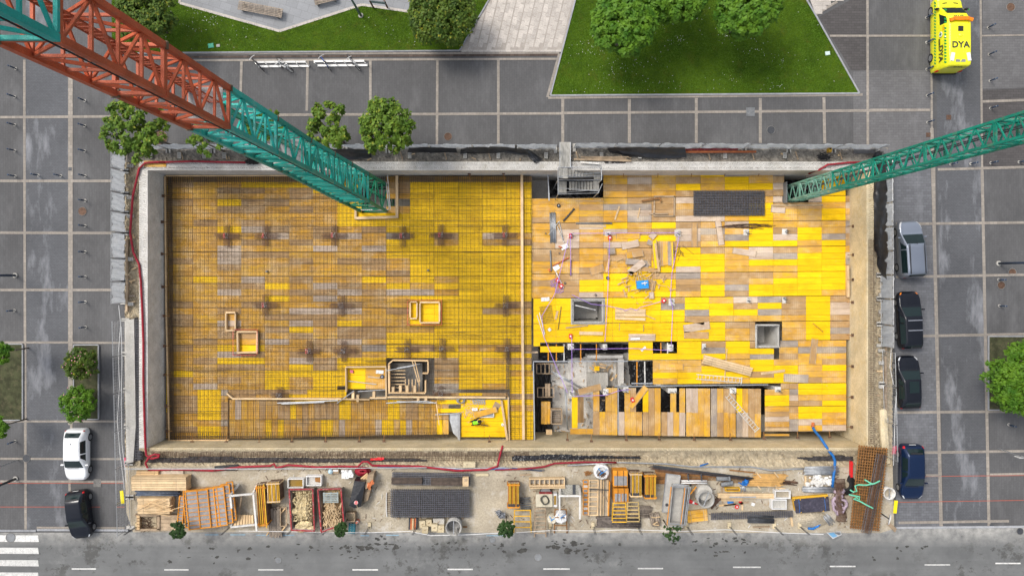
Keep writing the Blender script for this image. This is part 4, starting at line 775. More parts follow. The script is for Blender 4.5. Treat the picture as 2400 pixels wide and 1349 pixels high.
for lb, x0, y0, x1, y1, r_, m_ in [('loose bright tube crossing the grey tube bundle',1286,550,1311,518,.035,ALU),('bent bright brackets beside the tube bundle, long one',1306,530,1322,568,.04,ALU),('second bright bracket beside the tube bundle',1311,520,1320,560,.03,GALV),('short rusty bar with a hook end by the tubes',1320,518,1346,489,.07,STEELD),('long dark grey tube above the pale planks',1350,523,1434,523.5,.06,GREYP),('dark grey pipe standing lengthwise at left',1290,586,1292,634,.06,GREYP),('long terracotta pipe slanting at left',1296,623,1332,604,.06,TERR),('short terracotta pipe end below the slanting one',1285,630,1290,636,.07,TERR),('short terracotta tube beside the white paper',1309,577,1317,580,.06,TERR),('thin dark rod by the purple string',1338,609,1337,645,.05,RUSTD),('white tube across the lift opening',1348,715,1396,726,.04,WHITE),('thin rusty rod on the right yellow bay',1905,757,1929,777,.025,RUST),('thin dark rod on yellow beside the mesh scrap',1308,772,1315,718,.025,STEELD),('white rod lying over the red reels',1303,637,1321,674,.04,WHITE)]:
    t_ = thing('pipe', lb, 'pipe', x0, y0, DZ); mb = MB(); mb.cyl(P(x0, y0, DZ+.08), P(x1, y1, DZ+.08), r_, 8); obj('tube', mb, m_, t_, smooth=True); mb = MB(); d = (P(x1,y1,DZ+.08)-P(x0,y0,DZ+.08)).normalized(); mb.cyl(P(x1,y1,DZ+.08)-d*.12, P(x1,y1,DZ+.08)+d*.01, r_*1.2, 8); obj('collar', mb, m_, t_, smooth=True)
for lb, x, y, L, W, a in [('white paper beside the short terracotta tube',1323,578,18,11,25),('white sheet lying at the foot of the dark pipe',1304,627,15,12,35),('small white paper sheet on the first yellow panels',1278,701,20,9,4),('white paper lying in the papers box',890,871,18,8,-4),('small white paper near the stair box',1288,772,7,7,40),('white paper with purple string on yellow',1508,817,14,5,40)]:
    mb = MB(); c = P(x, y, DZ+.05); k = K(DZ); N = 5; vs = []; fs = []
    for i in range(N+1):
        for j in (-1, 1): u = (-.5+i/N)*L*k; v_ = j*W*k/2; vs.append((c.x+u*math.cos(math.radians(a))-v_*math.sin(math.radians(a)), c.y+u*math.sin(math.radians(a))+v_*math.cos(math.radians(a)), DZ+.03+.05*math.sin(i*2.1+j)**2))
    for i in range(N): fs.append((i*2, i*2+2, i*2+3, i*2+1))
    mb.add(vs, fs); obj('paper', mb, PAPER, label=lb, cat='paper', group='papers on the deck')
for lb, x, y in [('red string reel at the upper left column',1337,553),('red string reel below the second column stub',1429,557),('red reel beside the purple tangle, upper',1307,657),('red reel beside the purple tangle, lower',1315,670),('red reel by the middle column stub',1555,704),('red reel above the black tarp opening',1337,787),('red reel on the slanting board',1482,936)]:
    t_ = thing('string_reel', lb, 'reel', x, y, DZ, 'red string reels'); mb = MB(); p = P(x, y, DZ); mb.box(p+Vector((0,0,.1)), (.36,.26,.2), R(0,3)); obj('case', mb, REDB, t_); mb = MB(); mb.cyl(p+Vector((0,0,.2)), p+Vector((0,0,.24)), .08, 10); obj('crank', mb, WHITE, t_)
for lb, px in [('taut purple string along the upper columns',[(1337,547),(1590,545)]),('purple string dropping from the upper left column',[(1337,550),(1338,645)]),('purple string running down to the reels',[(1332,560),(1300,690),(1270,740),(1275,790),(1300,850),(1330,920)]),('purple string along the tarp openings',[(1340,818),(1480,816),(1575,821)]),('purple string dropping through the upper stub',[(1429,560),(1424,700),(1418,800)]),('purple string dropping past the middle stub',[(1592,552),(1575,640),(1571,700),(1577,720),(1573,810)]),('purple string wandering over the plank pair',[(1340,690),(1385,712),(1420,716),(1460,724),(1465,728),(1478,722),(1492,727),(1500,720),(1550,706)]),('purple string from the tarp hole to the concrete stub',[(1340,790),(1341,920)]),('purple string over the lower crosswise boards',[(1345,928),(1400,926),(1420,926),(1450,915),(1478,912)])]:
    mb = MB(); mb.ptube(px, .022, DZ+.28, 4); obj('string', mb, PURPLE, label=lb, cat='string')
mb = MB()
for i in range(60): a = i*.9; pass
mb.ptube([(1298+7*math.cos(i*.8)+R(-3,3), 662+9*math.sin(i*.63)+R(-3,3)) for i in range(26)], .012, DZ+.06, 4); mb.ptube([(1311+9*math.cos(i*.8)+R(-3,3), 681+5*math.sin(i*.63)+R(-2,2)) for i in range(22)], .012, DZ+.06, 4); obj('string_tangle', mb, PURPLE, label='tangle of purple string beside the red reels', cat='string')
mb = MB(); mb.ptube([(1304,482),(1305,483)], .1, DZ+.1)
for lb, x, y, r_, m_ in [('round black disc with a pale hub in the upper left bay',1309,482,4.5,RUB),('small black grommet on the ochre deck',1279,547,1.8,RUB),('small brown plug below the papers',1311,593,1.8,RUSTD),('dark round plug beside the red reels',1324,663,2.4,RUB),('brown round knob over the lift opening',1396,691,2.6,RUSTD),('dark green reel on the string line',1424,651,4,mk('dark_green_plastic',(.03,.06,.03),.6)),('blue and grey reel in the papers box',896,882,4.5,NAVY),('white round tape case beside the worker',1178,994,3.4,WHITE)]:
    t_ = thing('round_fitting', lb, 'fitting', x, y, DZ); p = P(x, y, DZ); mb = MB(); mb.cyl(p, p+Vector((0,0,.12)), r_*K(DZ), 16); obj('disc', mb, m_, t_); mb = MB(); mb.cyl(p+Vector((0,0,.12)), p+Vector((0,0,.15)), r_*K(DZ)*.4, 10); obj('hub', mb, GALV, t_)
# concrete column stubs
STUBS = [(1337,552,13,9,'upper left'),(1425,548,12,11,'second in the upper row'),(1588,546,14,15,'third in the upper row'),(1749,544,13,14,'fourth in the upper row'),(1839,543,12,13,'right in the upper row'),(1574,708,14,16,'middle, near the red reel'),(1754,703,9,13,'middle right, with a white sheet'),(1838,703,9,14,'middle far right'),(1338,812,14,14,'left at the black tarp openings'),(1418,813,10,13,'second at the black tarp openings'),(1572,815,12,16,'in the small square opening'),(1650,811,9,13,'right of the small opening'),(1340,921,12,12,'left of the ladder opening'),(1420,918,12,14,'on the crosswise boards, leaning left'),(1467,912,12,14,'on the crosswise boards, second'),(1576,915,20,11,'on the crosswise boards, with bent bars'),(1718,915,15,12,'at the crosswise boards\' upper gap'),(1823,912,14,12,'in the gap near the right bays')]
for x, y, w_, h_, lb in STUBS:
    t_ = thing('column_stub', 'white concrete column stub, '+lb, 'column', x, y, FZ, 'concrete column stubs'); mb = MB(); top = DZ+.02; mb.pbox(x-w_/2, y-h_/2, x+w_/2, y+h_/2, FZ, top); obj('shaft', mb, CONCW, t_); mb = MB()
    for i in range(8):
        p = P(x+R(-.4,.4)*w_, y+R(-.4,.4)*h_, top-.02); mb.tube([p, p+Vector((R(-.05,.05),R(-.05,.05),.25)), p+Vector((R(-.1,.3),R(-.15,.1),R(.4,.55)))], .014, 4)
    obj('column_bars', mb, STEELD, t_, kind='stuff')
# openings with what stands in them
def lining(label, x0, y0, x1, y1, mat, th=4, name='shaft_lining', top=DZ+.03):
    t_ = thing(name, label, 'shaft', (x0+x1)/2, (y0+y1)/2, FZ)
    for a in ((x0,y0,x1,y0+th),(x0,y1-th,x1,y1),(x0,y0+th+.1,x0+th,y1-th-.1),(x1-th,y0+th+.1,x1,y1-th-.1)): mb = MB(); mb.pbox(*a, FZ, top); obj('wall', mb, mat, t_)
    mb = MB(); r_ = 26
    for i in range(r_):
        u = i/r_
        for (xx, yy) in ((x0+th/2+(x1-x0-th)*u, y0+th/2),(x0+th/2+(x1-x0-th)*u, y1-th/2),(x0+th/2, y0+th/2+(y1-y0-th)*u),(x1-th/2, y0+th/2+(y1-y0-th)*u)): p = P(xx, yy, top); mb.bar(p, p+Vector((R(-.03,.03),R(-.03,.03),.3)), .022)
    obj('starter_bars', mb, STEELD, t_, kind='stuff'); return t_
lining('concrete lift shaft opening left of centre with a dark base', 1338, 699, 1418, 760, CONC, 7); lining('white concrete shaft opening on the right deck', 1771, 760, 1827, 815, CONCW, 4)
mb = MB(); mb.pprism([(1260,806),(1530,806),(1530,905),(1440,905),(1400,960),(1250,1020),(1250,806)], FZ-.02, FZ+.03); 
def drape(label, lo, hi, mat=BLKPL, seed=1, name='plastic_sheet', fold=.10, nv=12, cat='plastic sheet'):
    """sheet hanging between a lower and an upper edge given as (px, py, z) points"""
    rg = random.Random(seed); n = 10*(len(lo)-1); mb = MB(); vs = []; fs = []; ph = [rg.uniform(0,6) for _ in range(6)]
    def at(l, t): i = min(int(t), len(l)-2); f = t-i; return P(*l[i])*(1-f)+P(*l[i+1])*f
    for i in range(n+1):
        t = i/10; a, b = at(lo, t), at(hi, t); d = (b-a); nn = Vector((-d.y, d.x, 0)); nn = nn.normalized() if nn.length > 1e-6 else Vector((1,0,0)); up = Z3
        for j in range(nv+1):
            v = j/nv; f = math.sin(t*5.1+ph[0]+v*1.5)*.6+math.sin(t*11.3+ph[1]-v*3)*.4+math.sin(v*9+t*2.2+ph[2])*.5; vs.append(a+d*v+up*(fold*f*.8+rg.uniform(-.012,.012)-.25*math.sin(v*3.14)*fold*3)+nn*fold*.5*math.sin(t*7+ph[3]))
    for i in range(n):
        for j in range(nv): q = i*(nv+1)+j; fs.append((q, q+1, q+nv+2, q+nv+1))
    mb.add(vs, fs); return obj(name, mb, mat, label=label, cat=cat, smooth=True)
def crumple(label, px, z, mat=BLKPL, amp=.18, nx=26, ny=18, name='plastic_sheet', seed=1, cat='plastic sheet'):
    rg = random.Random(seed); xs = [p[0] for p in px]; ys = [p[1] for p in px]; x0, x1, y0, y1 = min(xs), max(xs), min(ys), max(ys); mb = MB(); idx = {}; vs = []; fs = []
    ph = [(rg.uniform(.05,.4), rg.uniform(-.4,.4), rg.uniform(0,6)) for _ in range(7)]
    for j in range(ny+1):
        for i in range(nx+1):
            x = x0+(x1-x0)*i/nx; y = y0+(y1-y0)*j/ny; idx[i, j] = len(vs)
            h = sum(abs(math.sin(a*x+b*y+c)) for a, b, c in ph)/7*amp + rg.uniform(0, amp*.45); vs.append(P(x+rg.uniform(-.6,.6), y+rg.uniform(-.6,.6), z+h))
    for j in range(ny):
        for i in range(nx):
            if inpoly(x0+(x1-x0)*(i+.5)/nx, y0+(y1-y0)*(j+.5)/ny, px): fs.append((idx[i,j], idx[i,j+1], idx[i+1,j+1], idx[i+1,j]))
    mb.add(vs, fs); return obj(name, mb, mat, label=label, cat=cat)
crumple('black polythene lying beneath the stair tower opening', [(1285,404),(1414,404),(1414,462),(1285,462)], FZ+.05, seed=2)
crumple('black polythene in the tarp opening below the yellow bays', [(1262,806),(1472,806),(1472,826),(1330,840),(1330,850),(1262,850)], FZ+.05, seed=3, nx=40)
crumple('black polythene beside the concrete stair under the left gap', [(1250,846),(1288,846),(1294,930),(1296,1015),(1252,1018)], FZ+.05, seed=4)
crumple('black wrinkled polythene right of the concrete stair', [(1472,846),(1532,846),(1532,902),(1478,902)], FZ+.05, seed=5)
crumple('black polythene in the small square opening', [(1530,800),(1588,800),(1588,832),(1530,832)], FZ+.05, seed=6, nx=12, ny=8)
crumple('black polythene beneath the crosswise boards', [(1395,905),(1800,905),(1800,970),(1395,970)], FZ+.05, seed=7, nx=60)
crumple('black polythene in the lift shaft bottom', [(1345,748),(1416,744),(1416,758),(1345,758)], FZ+.05, seed=8, nx=14, ny=6)
crumple('black polythene round the right crane foot', [(1834,398),(1905,398),(1905,476),(1834,476)], FZ+.05, seed=9)
t_ = thing('concrete_stair', 'grey concrete stair flight seen through the deck gap', 'stair', 1415, 880, FZ)
for i in range(7): mb = MB(); mb.pbox(1376+i*7, 873, 1382.8+i*7, 904, FZ, FZ+.3+.17*i); obj('step', mb, CONC, t_)
mb = MB(); mb.pbox(1376, 832, 1460, 839, FZ, FZ+1.8); mb.pbox(1449, 840, 1462, 905, FZ, FZ+1.6); obj('landing_wall', mb, CONCW, t_)
mb = MB(); mb.pbox(1330, 845, 1375, 910, FZ+.01, FZ+.12); obj('floor_slab', mb, CONCW, label='pale concrete floor slab seen through the deck gap', cat='slab')
for i, s_ in enumerate([(1388,856,1420,862),(1382,860,1398,872),(1392,848,1400,866),(1405,852,1422,856),(1442,885,1446,876),(1432,892,1437,884)]):
    plank(['timber scrap lying on the stair landing, long','timber scrap lying on the stair landing, slanting','upright timber scrap over the stair landing','short timber scrap at the landing\'s right','upright offcut beside the stair steps','small offcut beside the stair steps'][i], *s_, 4, WOOD, FZ+.5+.1*i, .08)
mb = MB(); mb.pbox(1393,858,1405,868,FZ+.7,FZ+.8); obj('yellow_board', mb, X['Yx'], label='small yellow board on the stair landing', cat='board')
def rack(label, x0, y0, x1, y1, z, mat, nb=3, name='timber_trestle'):
    t_ = thing(name, label, 'trestle', (x0+x1)/2, (y0+y1)/2, z)
    for yy in (y0, y1): mb = MB(); mb.pbar(x0, yy, x1, yy, 2.4, z+.02, z+.1); obj('rail', mb, mat, t_)
    for i in range(nb+1): xx = x0+(x1-x0)*i/nb; mb = MB(); mb.pbar(xx, y0, xx, y1, 2.2, z+.1, z+.17); obj('slat', mb, mat, t_)
rack('timber trestle over black polythene, upper', 1258, 852, 1297, 875, -4.4, WOODO, 4); rack('timber trestle over black polythene, lower', 1260, 908, 1298, 930, -4.4, WOODO, 3)
stack('short plank pair on the lower trestle', 1277, 898, 1290, 928, 2, 1, -4.2, .06, WOODO, False, straps=False)
stack('ochre boards lying over the left gap', 1268, 940, 1290, 994, 3, 1, -4.0, .08, X['Oy'], False, straps=False)
t_ = thing('timber_crate', 'open timber crate beside the ochre boards in the gap', 'crate', 1305, 975, -4.0)
for s_ in ((1292,959,1317,959),(1292,993,1317,993),(1292,959,1292,993),(1317,959,1317,993)): mb = MB(); mb.pbar(*s_, 2.5, -4, -3.4); obj('side', mb, WOODO, t_)
for i in range(6): mb = MB(); mb.pbar(1294, 965+i*5, 1315, 965+i*5, 3.6, -4, -3.9); obj('slat', mb, WOODG, t_)
plank('small plank block at the foot of the gap', 1280, 1012, 1294, 1012, 11, WOOD, -3.5, .2)
plank('pale plank inside the ladder opening', 1361, 930, 1361, 990, 14, X['Ty'], -4.2, .08)
bundle('pair of steel tubes slanting across the gap', 1296, 872, 1368, 912, 5, 4, 1, -4.2, .05, GALV)
bundle('upright pale tubes beside the left stub', 1325, 912, 1331, 1006, 4, 3, 1, -4.0, .05, GALV)
BEAMS = [('orange joist in the tarp opening, left',1285,806,1285,848),('orange joist in the tarp opening, second',1304,806,1304,848),('orange joist in the tarp opening, third',1361,806,1361,850),('orange joist in the tarp opening, right',1398,806,1398,848),('white joist at the left tarp edge',1322,806,1322,848),('orange joist in the small square opening',1549,803,1549,830),('white joist in the small square opening',1565,803,1565,830),('orange joist over the wrinkled tarp',1493,847,1493,902),('pale joist over the wrinkled tarp',1511,847,1512,902)]
for lb, x0, y0, x1, y1 in BEAMS: plank(lb, x0, y0, x1, y1, 2.2, ORANGE if 'orange' in lb else STEELW, DZ-.25, .16, 'joist', 'joist')
for lb, x0, y0, x1, y1 in [('grey edge beam along the tarp opening',1250,846.5,1472,846),('grey edge beam above the crosswise boards',1440,905,1800,901),('grey beam under the wrinkled tarp gap',1480,898,1530,898),('steel edge profile left of the gap',1250,848,1253,1035),('steel edge channel beside the stair tower',1284,405,1287,470),('pale ledger left of the crosswise boards',1449,905,1449,1015)]: plank(lb, x0, y0, x1, y1, 2.6, GALV, DZ-.1, .12, 'edge_beam', 'beam')
mb = MB(); rg = random.Random(61)
for _ in range(170): x, y = rg.uniform(1295,1470), rg.uniform(836,1012); a = rg.uniform(0,3.1); l = rg.uniform(2,12); mb.pbar(x-l/2*math.cos(a), y-l/2*math.sin(a), x+l/2*math.cos(a), y+l/2*math.sin(a), rg.uniform(.6,2.6), FZ+.14, FZ+.2+rg.random()*.1, rg.choice([0,0,1,2]))
obj('debris', mb, [WOOD, WOODO, CONCD], label='timber scraps littering the basement floor by the concrete stair', cat='debris', kind='stuff')
# scaffold stair tower and gangway
t_ = thing('stair_tower', 'grey scaffold stair tower with gangway over the upper wall', 'stair tower', 1358, 425, FZ)
mb = MB(); mb.pbox(1312, 333, 1337, 392, .55, .62); gw = obj('gangway', mb, mk('grey_wood_deck', (.36,.35,.32), .8, .2, 2, dirt=(.2,.19,.17), dirt_amt=.5, stretch=(4,1,1)), t_)
for x in (1312, 1337):
    for z in (1.1, 1.6): mb = MB(); mb.pbar(x, 333, x, 392, 1.4, z, z+.05); obj('handrail', mb, GALV, gw)
WG = bpy.data.materials['grey_wood_deck']
mb = MB(); mb.pbox(1310, 393, 1331, 418, .45, .52); obj('landing', mb, WG, t_); mb = MB(); mb.pbox(1392, 395, 1408, 420, -1.0, -.93); obj('landing', mb, WG, t_); mb = MB(); mb.pbox(1308, 425, 1328, 452, -2.3, -2.23); obj('landing', mb, WG, t_); mb = MB(); mb.pbox(1390, 424, 1404, 448, -1.1, -1.03); obj('landing', mb, WG, t_)
for i in range(8): mb = MB(); z = .4-i*.17; mb.pbox(1332+i*7.3, 396, 1338+i*7.3, 413, z-.04, z); obj('tread', mb, WG, t_)
for i in range(8): mb = MB(); z = -1.1-i*.15; mb.pbox(1383-i*7, 426, 1388.5-i*7, 446, z-.04, z); obj('tread', mb, WG, t_)
for (x, y) in ((1309,392),(1410,392),(1308,420),(1409,422),(1308,455),(1402,452)): mb = MB(); p = P(x, y, 1.2); mb.cyl((p.x, p.y, FZ), p, .03, 8); obj('standard', mb, GALV, t_)
for (x0, y0, z0, x1, y1, z1) in ((1309,392,1.2,1410,392,1.2),(1309,414,1.1,1409,404,.2),(1309,416,.6,1409,412,-.4),(1308,422,-.2,1409,422,-.3),(1308,440,-1.0,1402,448,-.2),(1308,452,-1.6,1402,444,-.7),(1308,455,-1.2,1402,452,-1.0),(1410,392,1.0,1410,422,1.0),(1308,392,1.0,1308,455,1.0),(1402,452,-.2,1412,430,.0)): mb = MB(); mb.cyl(P(x0,y0,z0), P(x1,y1,z1), .03, 6); obj('guard_rail', mb, GALV, t_)
mb = MB(); mb.pbar(1360, 380, 1405, 383, 4, .5, .55); obj('toe_board', mb, STEELW, t_)
# debris sheets, wire scraps, stains of tools
mb = MB()
for i in range(9): mb.bar(P(1265+i*3.2, 718-i*.4, DZ+.03), P(1272+i*3.1, 758-i*.5, DZ+.03), .025)
for i in range(10): mb.bar(P(1264+i*.6, 720+i*4, DZ+.05), P(1294+i*.6, 716+i*4, DZ+.05), .025)
obj('mesh_scrap', mb, mk('gilded_wire', (.3,.2,.04), .6), label='torn piece of wire mesh on yellow panels', cat='mesh scrap')
mb = MB()
for i in range(20): x, y = R(1690,1790), R(524,532); mb.tube([P(x-30,y+2,DZ+.05), P(x,y,DZ+.12), P(x+25+R(0,20),y+R(-4,8),DZ+.05)], .016, 4)
obj('rebar_offcuts', mb, RUSTD, label='loose rusty rebar offcuts below the grid mats', cat='rebar')
mb = MB()
for _ in range(12): x, y = R(1582,1600), R(575,600); mb.tube([P(x,y,DZ+.05), P(x+R(-25,30),y+R(-25,25),DZ+.1)], .013, 4)
obj('wire_offcuts', mb, STEELD, label='thin black wires scattered beside the upright boards', cat='wire')
for i, (x, y, d) in enumerate([(1461,398,12),(1542,399,6),(1621,398,18),(1700,396,10),(1780,396,8),(1180,407,6),(1100,408,5)]): 
    t_ = thing('wall_tie', ['rusty wall tie','bent rusty wall tie'][i % 2]+f' on the upper wall, {ORD[i]} counted from the stair tower' if i < 5 else f'red wall tie above the rebar deck, {"right" if i == 5 else "left"} one', 'wall tie', x, y, DZ+.8, 'wall ties'); mb = MB(); p = P(x, y, DZ+1.2); mb.box(p, (.25,.12,.12)); obj('plate', mb, RUSTD, t_); mb = MB(); mb.tube([p, p+Vector((.05,-.3,-.2)), p+Vector((.1,-.5,-.6))], .03, 5); obj('rod', mb, RUST, t_)
k = 0
for x, y0, side in [(383,459,'left'),(380,520,'left'),(380,595,'left'),(382,672,'left'),(384,740,'left'),(385,810,'left'),(386,878,'left'),(389,951,'left'),(391,1010,'left'),(2000,530,'right'),(2000,597,'right'),(1999,655,'right'),(1998,708,'right'),(1998,785,'right'),(1998,858,'right'),(1997,930,'right'),(1996,1000,'right')]:
    n_ = k if side == 'left' else k-9
    t_ = thing('wall_tie', f'rusty tie plate on the {side} pit wall, {ORD[n_]} from the top', 'wall tie', x, y0, DZ+.4, 'wall ties'); p = P(x, y0, DZ+.7); mb = MB(); mb.box(p, (.16,.22,.16)); obj('plate', mb, RUSTD, t_); mb = MB(); s_ = 1 if side == 'left' else -1; mb.cyl(p, p+Vector((s_*.45,0,-.05)), .03, 6); obj('rod', mb, RUST, t_); k += 1
for i, (x, y) in enumerate([(450,1035),(530,1035),(607,1037),(684,1034),(763,1034),(842,1034),(900,1033),(1147,1034),(1330,1030),(1386,1033),(1468,1030),(1545,1029),(1627,1029),(1712,1029),(1791,1027),(1870,1025),(1945,1024)]):
    t_ = thing('wall_tie', f'rusty tie on the lower pit wall, {ORD[i]} from the left', 'wall tie', x, y, DZ+.5, 'wall ties'); p = P(x, y, DZ+.8); mb = MB(); mb.box(p, (.24,.14,.14)); obj('plate', mb, RUSTD, t_); mb = MB(); mb.cyl(p, p+Vector((0,.5,-.1)), .03, 6); obj('rod', mb, RUST, t_)
# worker's platform
loose('wide orange tan board lying beside the worker', 1137, 966, 57, 13, 15, X['Ox'], DZ+.25)
t_ = thing('plastic_tray', 'white tray half hidden under the tan board by the worker', 'tray', 1140, 966, DZ)
for s_ in ((1125,958,1156,958),(1126,977,1157,977),(1125,958,1125,977),(1157,958,1157,977)): mb = MB(); mb.pbar(*s_, 1.6, DZ, DZ+.2); obj('side', mb, WHITE, t_)
mb = MB(); mb.pbox(1126,959,1156,976,DZ,DZ+.05); obj('base', mb, GALV, t_)
mb = MB(); mb.pbox(1106,956,1119,962,DZ,DZ+.2); o = obj('white_carton', mb, WHITE, label='small white carton on the worker\'s platform', cat='carton'); mb = MB(); mb.pbox(1108,958.5,1117,959.5,DZ+.2,DZ+.21); obj('flap', mb, GREYP, o)
mb = MB(); mb.pprism([(1161,940),(1175,948),(1167,960),(1154,953)], DZ, DZ+.03); obj('cardboard_sheet', mb, CARD, label='brown square cardboard sheet on the worker\'s platform', cat='cardboard')
mb = MB()
for i in range(5): mb.ptube([(1078+8*math.cos(a*.5+i)+i, 938+6*math.sin(a*.5+i)) for a in range(14)], .03, DZ+.1+i*.03, 5)
obj('hose_coil', mb, GREYP, label='coiled grey green hose at the platform\'s top edge', cat='hose')
mb = MB()
for i in range(6): mb.bar(P(1108+i*5, 936, DZ+.05), P(1112+i*5, 947, DZ+.05), .05)
for i in range(3): mb.bar(P(1107, 937+i*4, DZ+.08), P(1138, 937+i*4, DZ+.08), .05)
obj('mesh_scrap', mb, GALV, label='scrap of thick galvanised mesh on the worker\'s platform', cat='mesh scrap')
mb = MB(); rr = random.Random(5)
for i in range(160): x, y = rr.gauss(1105, 14), rr.gauss(962, 12); a = rr.uniform(0,6); l = rr.uniform(1,5); mb.pbar(x, y, x+l*math.cos(a), y+l*math.sin(a), rr.uniform(.5,2), DZ+.01, DZ+.03+rr.random()*.03)
obj('wood_chips', mb, WOODP, label='pale sawdust and wood chips around the worker', cat='wood chips', kind='stuff')
for lb, x0, y0, x1, y1, r_, m_ in [('bent metal rail at the ramp\'s end, upper',1020,971,1080,968,.05,GALV),('vertical metal rails at the ramp\'s end',1077,966,1077,1032,.07,GALV),('second vertical metal rail at the ramp\'s end',1074,972,1074,1030,.05,GALV),('dark metal tool bar beside the worker',1122,994,1144,997,.07,RUSTD)]: mb = MB(); mb.pbar(x0,y0,x1,y1,2,DZ+.15,DZ+.25); obj('rail', mb, m_, label=lb, cat='rail')
mb = MB(); mb.pprism([(1054,968),(1076,968),(1076,1028),(1062,1014),(1054,985)], DZ-.5, DZ-.1); obj('metal_plate', mb, GALV, label='grey metal plate between the ramp and the worker', cat='plate')
for i, (x0,y0,x1,y1) in enumerate([(650,944,792,938),(660,946,760,942),(790,944,830,915),(905,944,1000,939),(930,940,1015,944),(1000,940,1022,944)]): mb = MB(); mb.cyl(P(x0,y0,DZ+.3), P(x1,y1,DZ+.4), .05, 7); obj('steel_tube', mb, GALV, label=['pale steel tube lying on the bulkhead, longest','second pale tube on the bulkhead','steel tube slanting up to the papers box','steel tube along the stair bulkhead, left','steel tube along the stair bulkhead, middle','short steel tube end near the worker\'s platform'][i], cat='tube')
plank('tall timber prop crossing the ramp end', 1022, 940, 1029, 995, 2.2, WOOD, DZ+.3, .08); plank('yellow ledger plank below the bulkhead', 692, 939, 802, 939, 4, X['Yx'], DZ+.05, .1)
for i, (x, y) in enumerate([(827,927),(838,933),(876,925),(921,914),(938,911),(954,911),(972,911),(980,936),(998,936)]): mb = MB(); mb.pbox(x-3, y-8, x+3, y+8, DZ, DZ+.35); obj('timber_block', mb, WOODP, label=f'{ORD[i]} upright timber block counted rightwards along the stair bulkhead', cat='timber block')
mb = MB(); mb.pprism([(821,866),(828,868),(827,874),(820,872)], DZ, DZ+.15); obj('pink_bag', mb, plain('pink_bag',(.55,.12,.2),.6), label='small crimson bag in the papers box', cat='bag')
plank('short pale plank in the papers box', 862, 882, 890, 885, 4, WOODP, DZ+.02, .06)
for lb, a in [('two steel tubes slanting through the papers box',(815,892,882,900)),('steel tube lying over the box edge',(838,917,905,912))]: mb = MB(); mb.pbar(*a, 1.6, DZ+.1, DZ+.16); obj('steel_tube', mb, GALV, label=lb, cat='tube')
# ------------------------------------------------------------------ storage yard
stack('large stack of fresh pale planks in the yard corner', 307, 1117, 436, 1149, 6, 7, .15, .13, WOODP)
stack('smaller stack of fresh planks with loose laths on top', 322, 1167, 398, 1204, 5, 7, .12, .13, WOODP)
rr = random.Random(21); t_ = thing('lath_pile', 'loose laths thrown over the smaller plank stack', 'laths', 360, 1185, 1.03)
for i in range(14): a = rr.uniform(-.5,.35); x, y, l = rr.gauss(360,14), rr.gauss(1186,7), rr.uniform(14,30); mb = MB(); mb.pbar(x-l*math.cos(a), y-l*math.sin(a), x+l*math.cos(a), y+l*math.sin(a), 1.6, 1.04+i*.012, 1.07+i*.012); obj('lath', mb, WOOD, t_)
bundle('bundle of dark blue grey tubes between the plank stacks', 318, 1155, 418, 1157, 11, 12, 2, .15, .07, mk('blue_grey_pipe', (.10,.13,.19), .45, .2, 3, dirt=(.3,.32,.36), dirt_amt=.4), jit=3)
stack('low timber beams behind the large plank stack', 319, 1103, 371, 1113, 2, 2, .05, .15, WOOD); 
mb = MB(); mb.pprism([(371,1101),(429,1100),(430,1113),(371,1113)], 0, .12); obj('pale_sheet', mb, mk('white_dusty_sheet', (.52,.46,.38), .8, .2, 2), label='pale dusty sheet lying behind the large plank stack', cat='sheet')
t_ = thing('timber_crib', 'open timber crib holding rebar scraps in the yard corner', 'crib', 344, 1224, 0)
for s_ in ((316,1207,374,1207),(316,1241,374,1241)): mb = MB(); mb.pbar(*s_, 5, 0, .5); obj('beam', mb, WOODO, t_)
for i in range(5): mb = MB(); mb.pbar(320, 1210+i*7, 327, 1210+i*7, 5.5, 0, .55); obj('block', mb, WOOD, t_)
mb = MB(); mb.pbox(368,1208,374,1241,0,.5); obj('post', mb, WOODO, t_); mb = MB(); mb.pbox(328,1209,367,1240,0,.15); obj('base', mb, SOIL, t_)
mb = MB()
for i in range(90): p = P(rr.uniform(331,358), rr.uniform(1211,1238), .2); mb.tube([p, p+Vector((rr.uniform(-.4,.4),rr.uniform(-.4,.4),rr.uniform(0,.35)))], .014, 4)
obj('rebar_scraps', mb, RUSTD, t_, kind='stuff')
stack('weathered timber beams at the yard\'s lower left', 375, 1206, 421, 1243, 4, 2, .05, .18, WOODO, straps=False)
# framed formwork panels
def fpanel(label, x0, y0, x1, y1, z, rot=0.0, ribs=9, fm=ORANGE, pl=PLYG, th=.12, mid=True, name='framed_shutter', group='orange framed formwork panels'):
    t_ = thing(name, label, 'formwork panel', (x0+x1)/2, (y0+y1)/2, z, group); zt = z+th; C = P((x0+x1)/2, (y0+y1)/2, zt); k = K(zt); W, L = (x1-x0)*k, (y1-y0)*k; a = math.radians(rot); M2 = Matrix.Rotation(a, 3, 'Z')
    def bx(u, v, su, sv, zz, h, nm, m_): mb = MB(); q = C+M2@Vector((u, v, 0)); mb.box((q.x, q.y, zz), (su, sv, h), a); obj(nm, mb, m_, t_)
    bx(0, 0, W-.04, L-.04, zt-th*.7, .03, 'plywood', pl)
    for s_ in (-1, 1): bx(s_*(W/2-.035), 0, .07, L, zt-th/2, th, 'edge_rail', fm); bx(0, s_*(L/2-.035), W-.14, .07, zt-th/2-.002, th, 'end_rail', fm)
    for i in range(1, ribs): bx(0, -L/2+L*i/ribs, W-.15, .045, zt-th/2-.004, th*.85, 'rib', fm)
    return t_
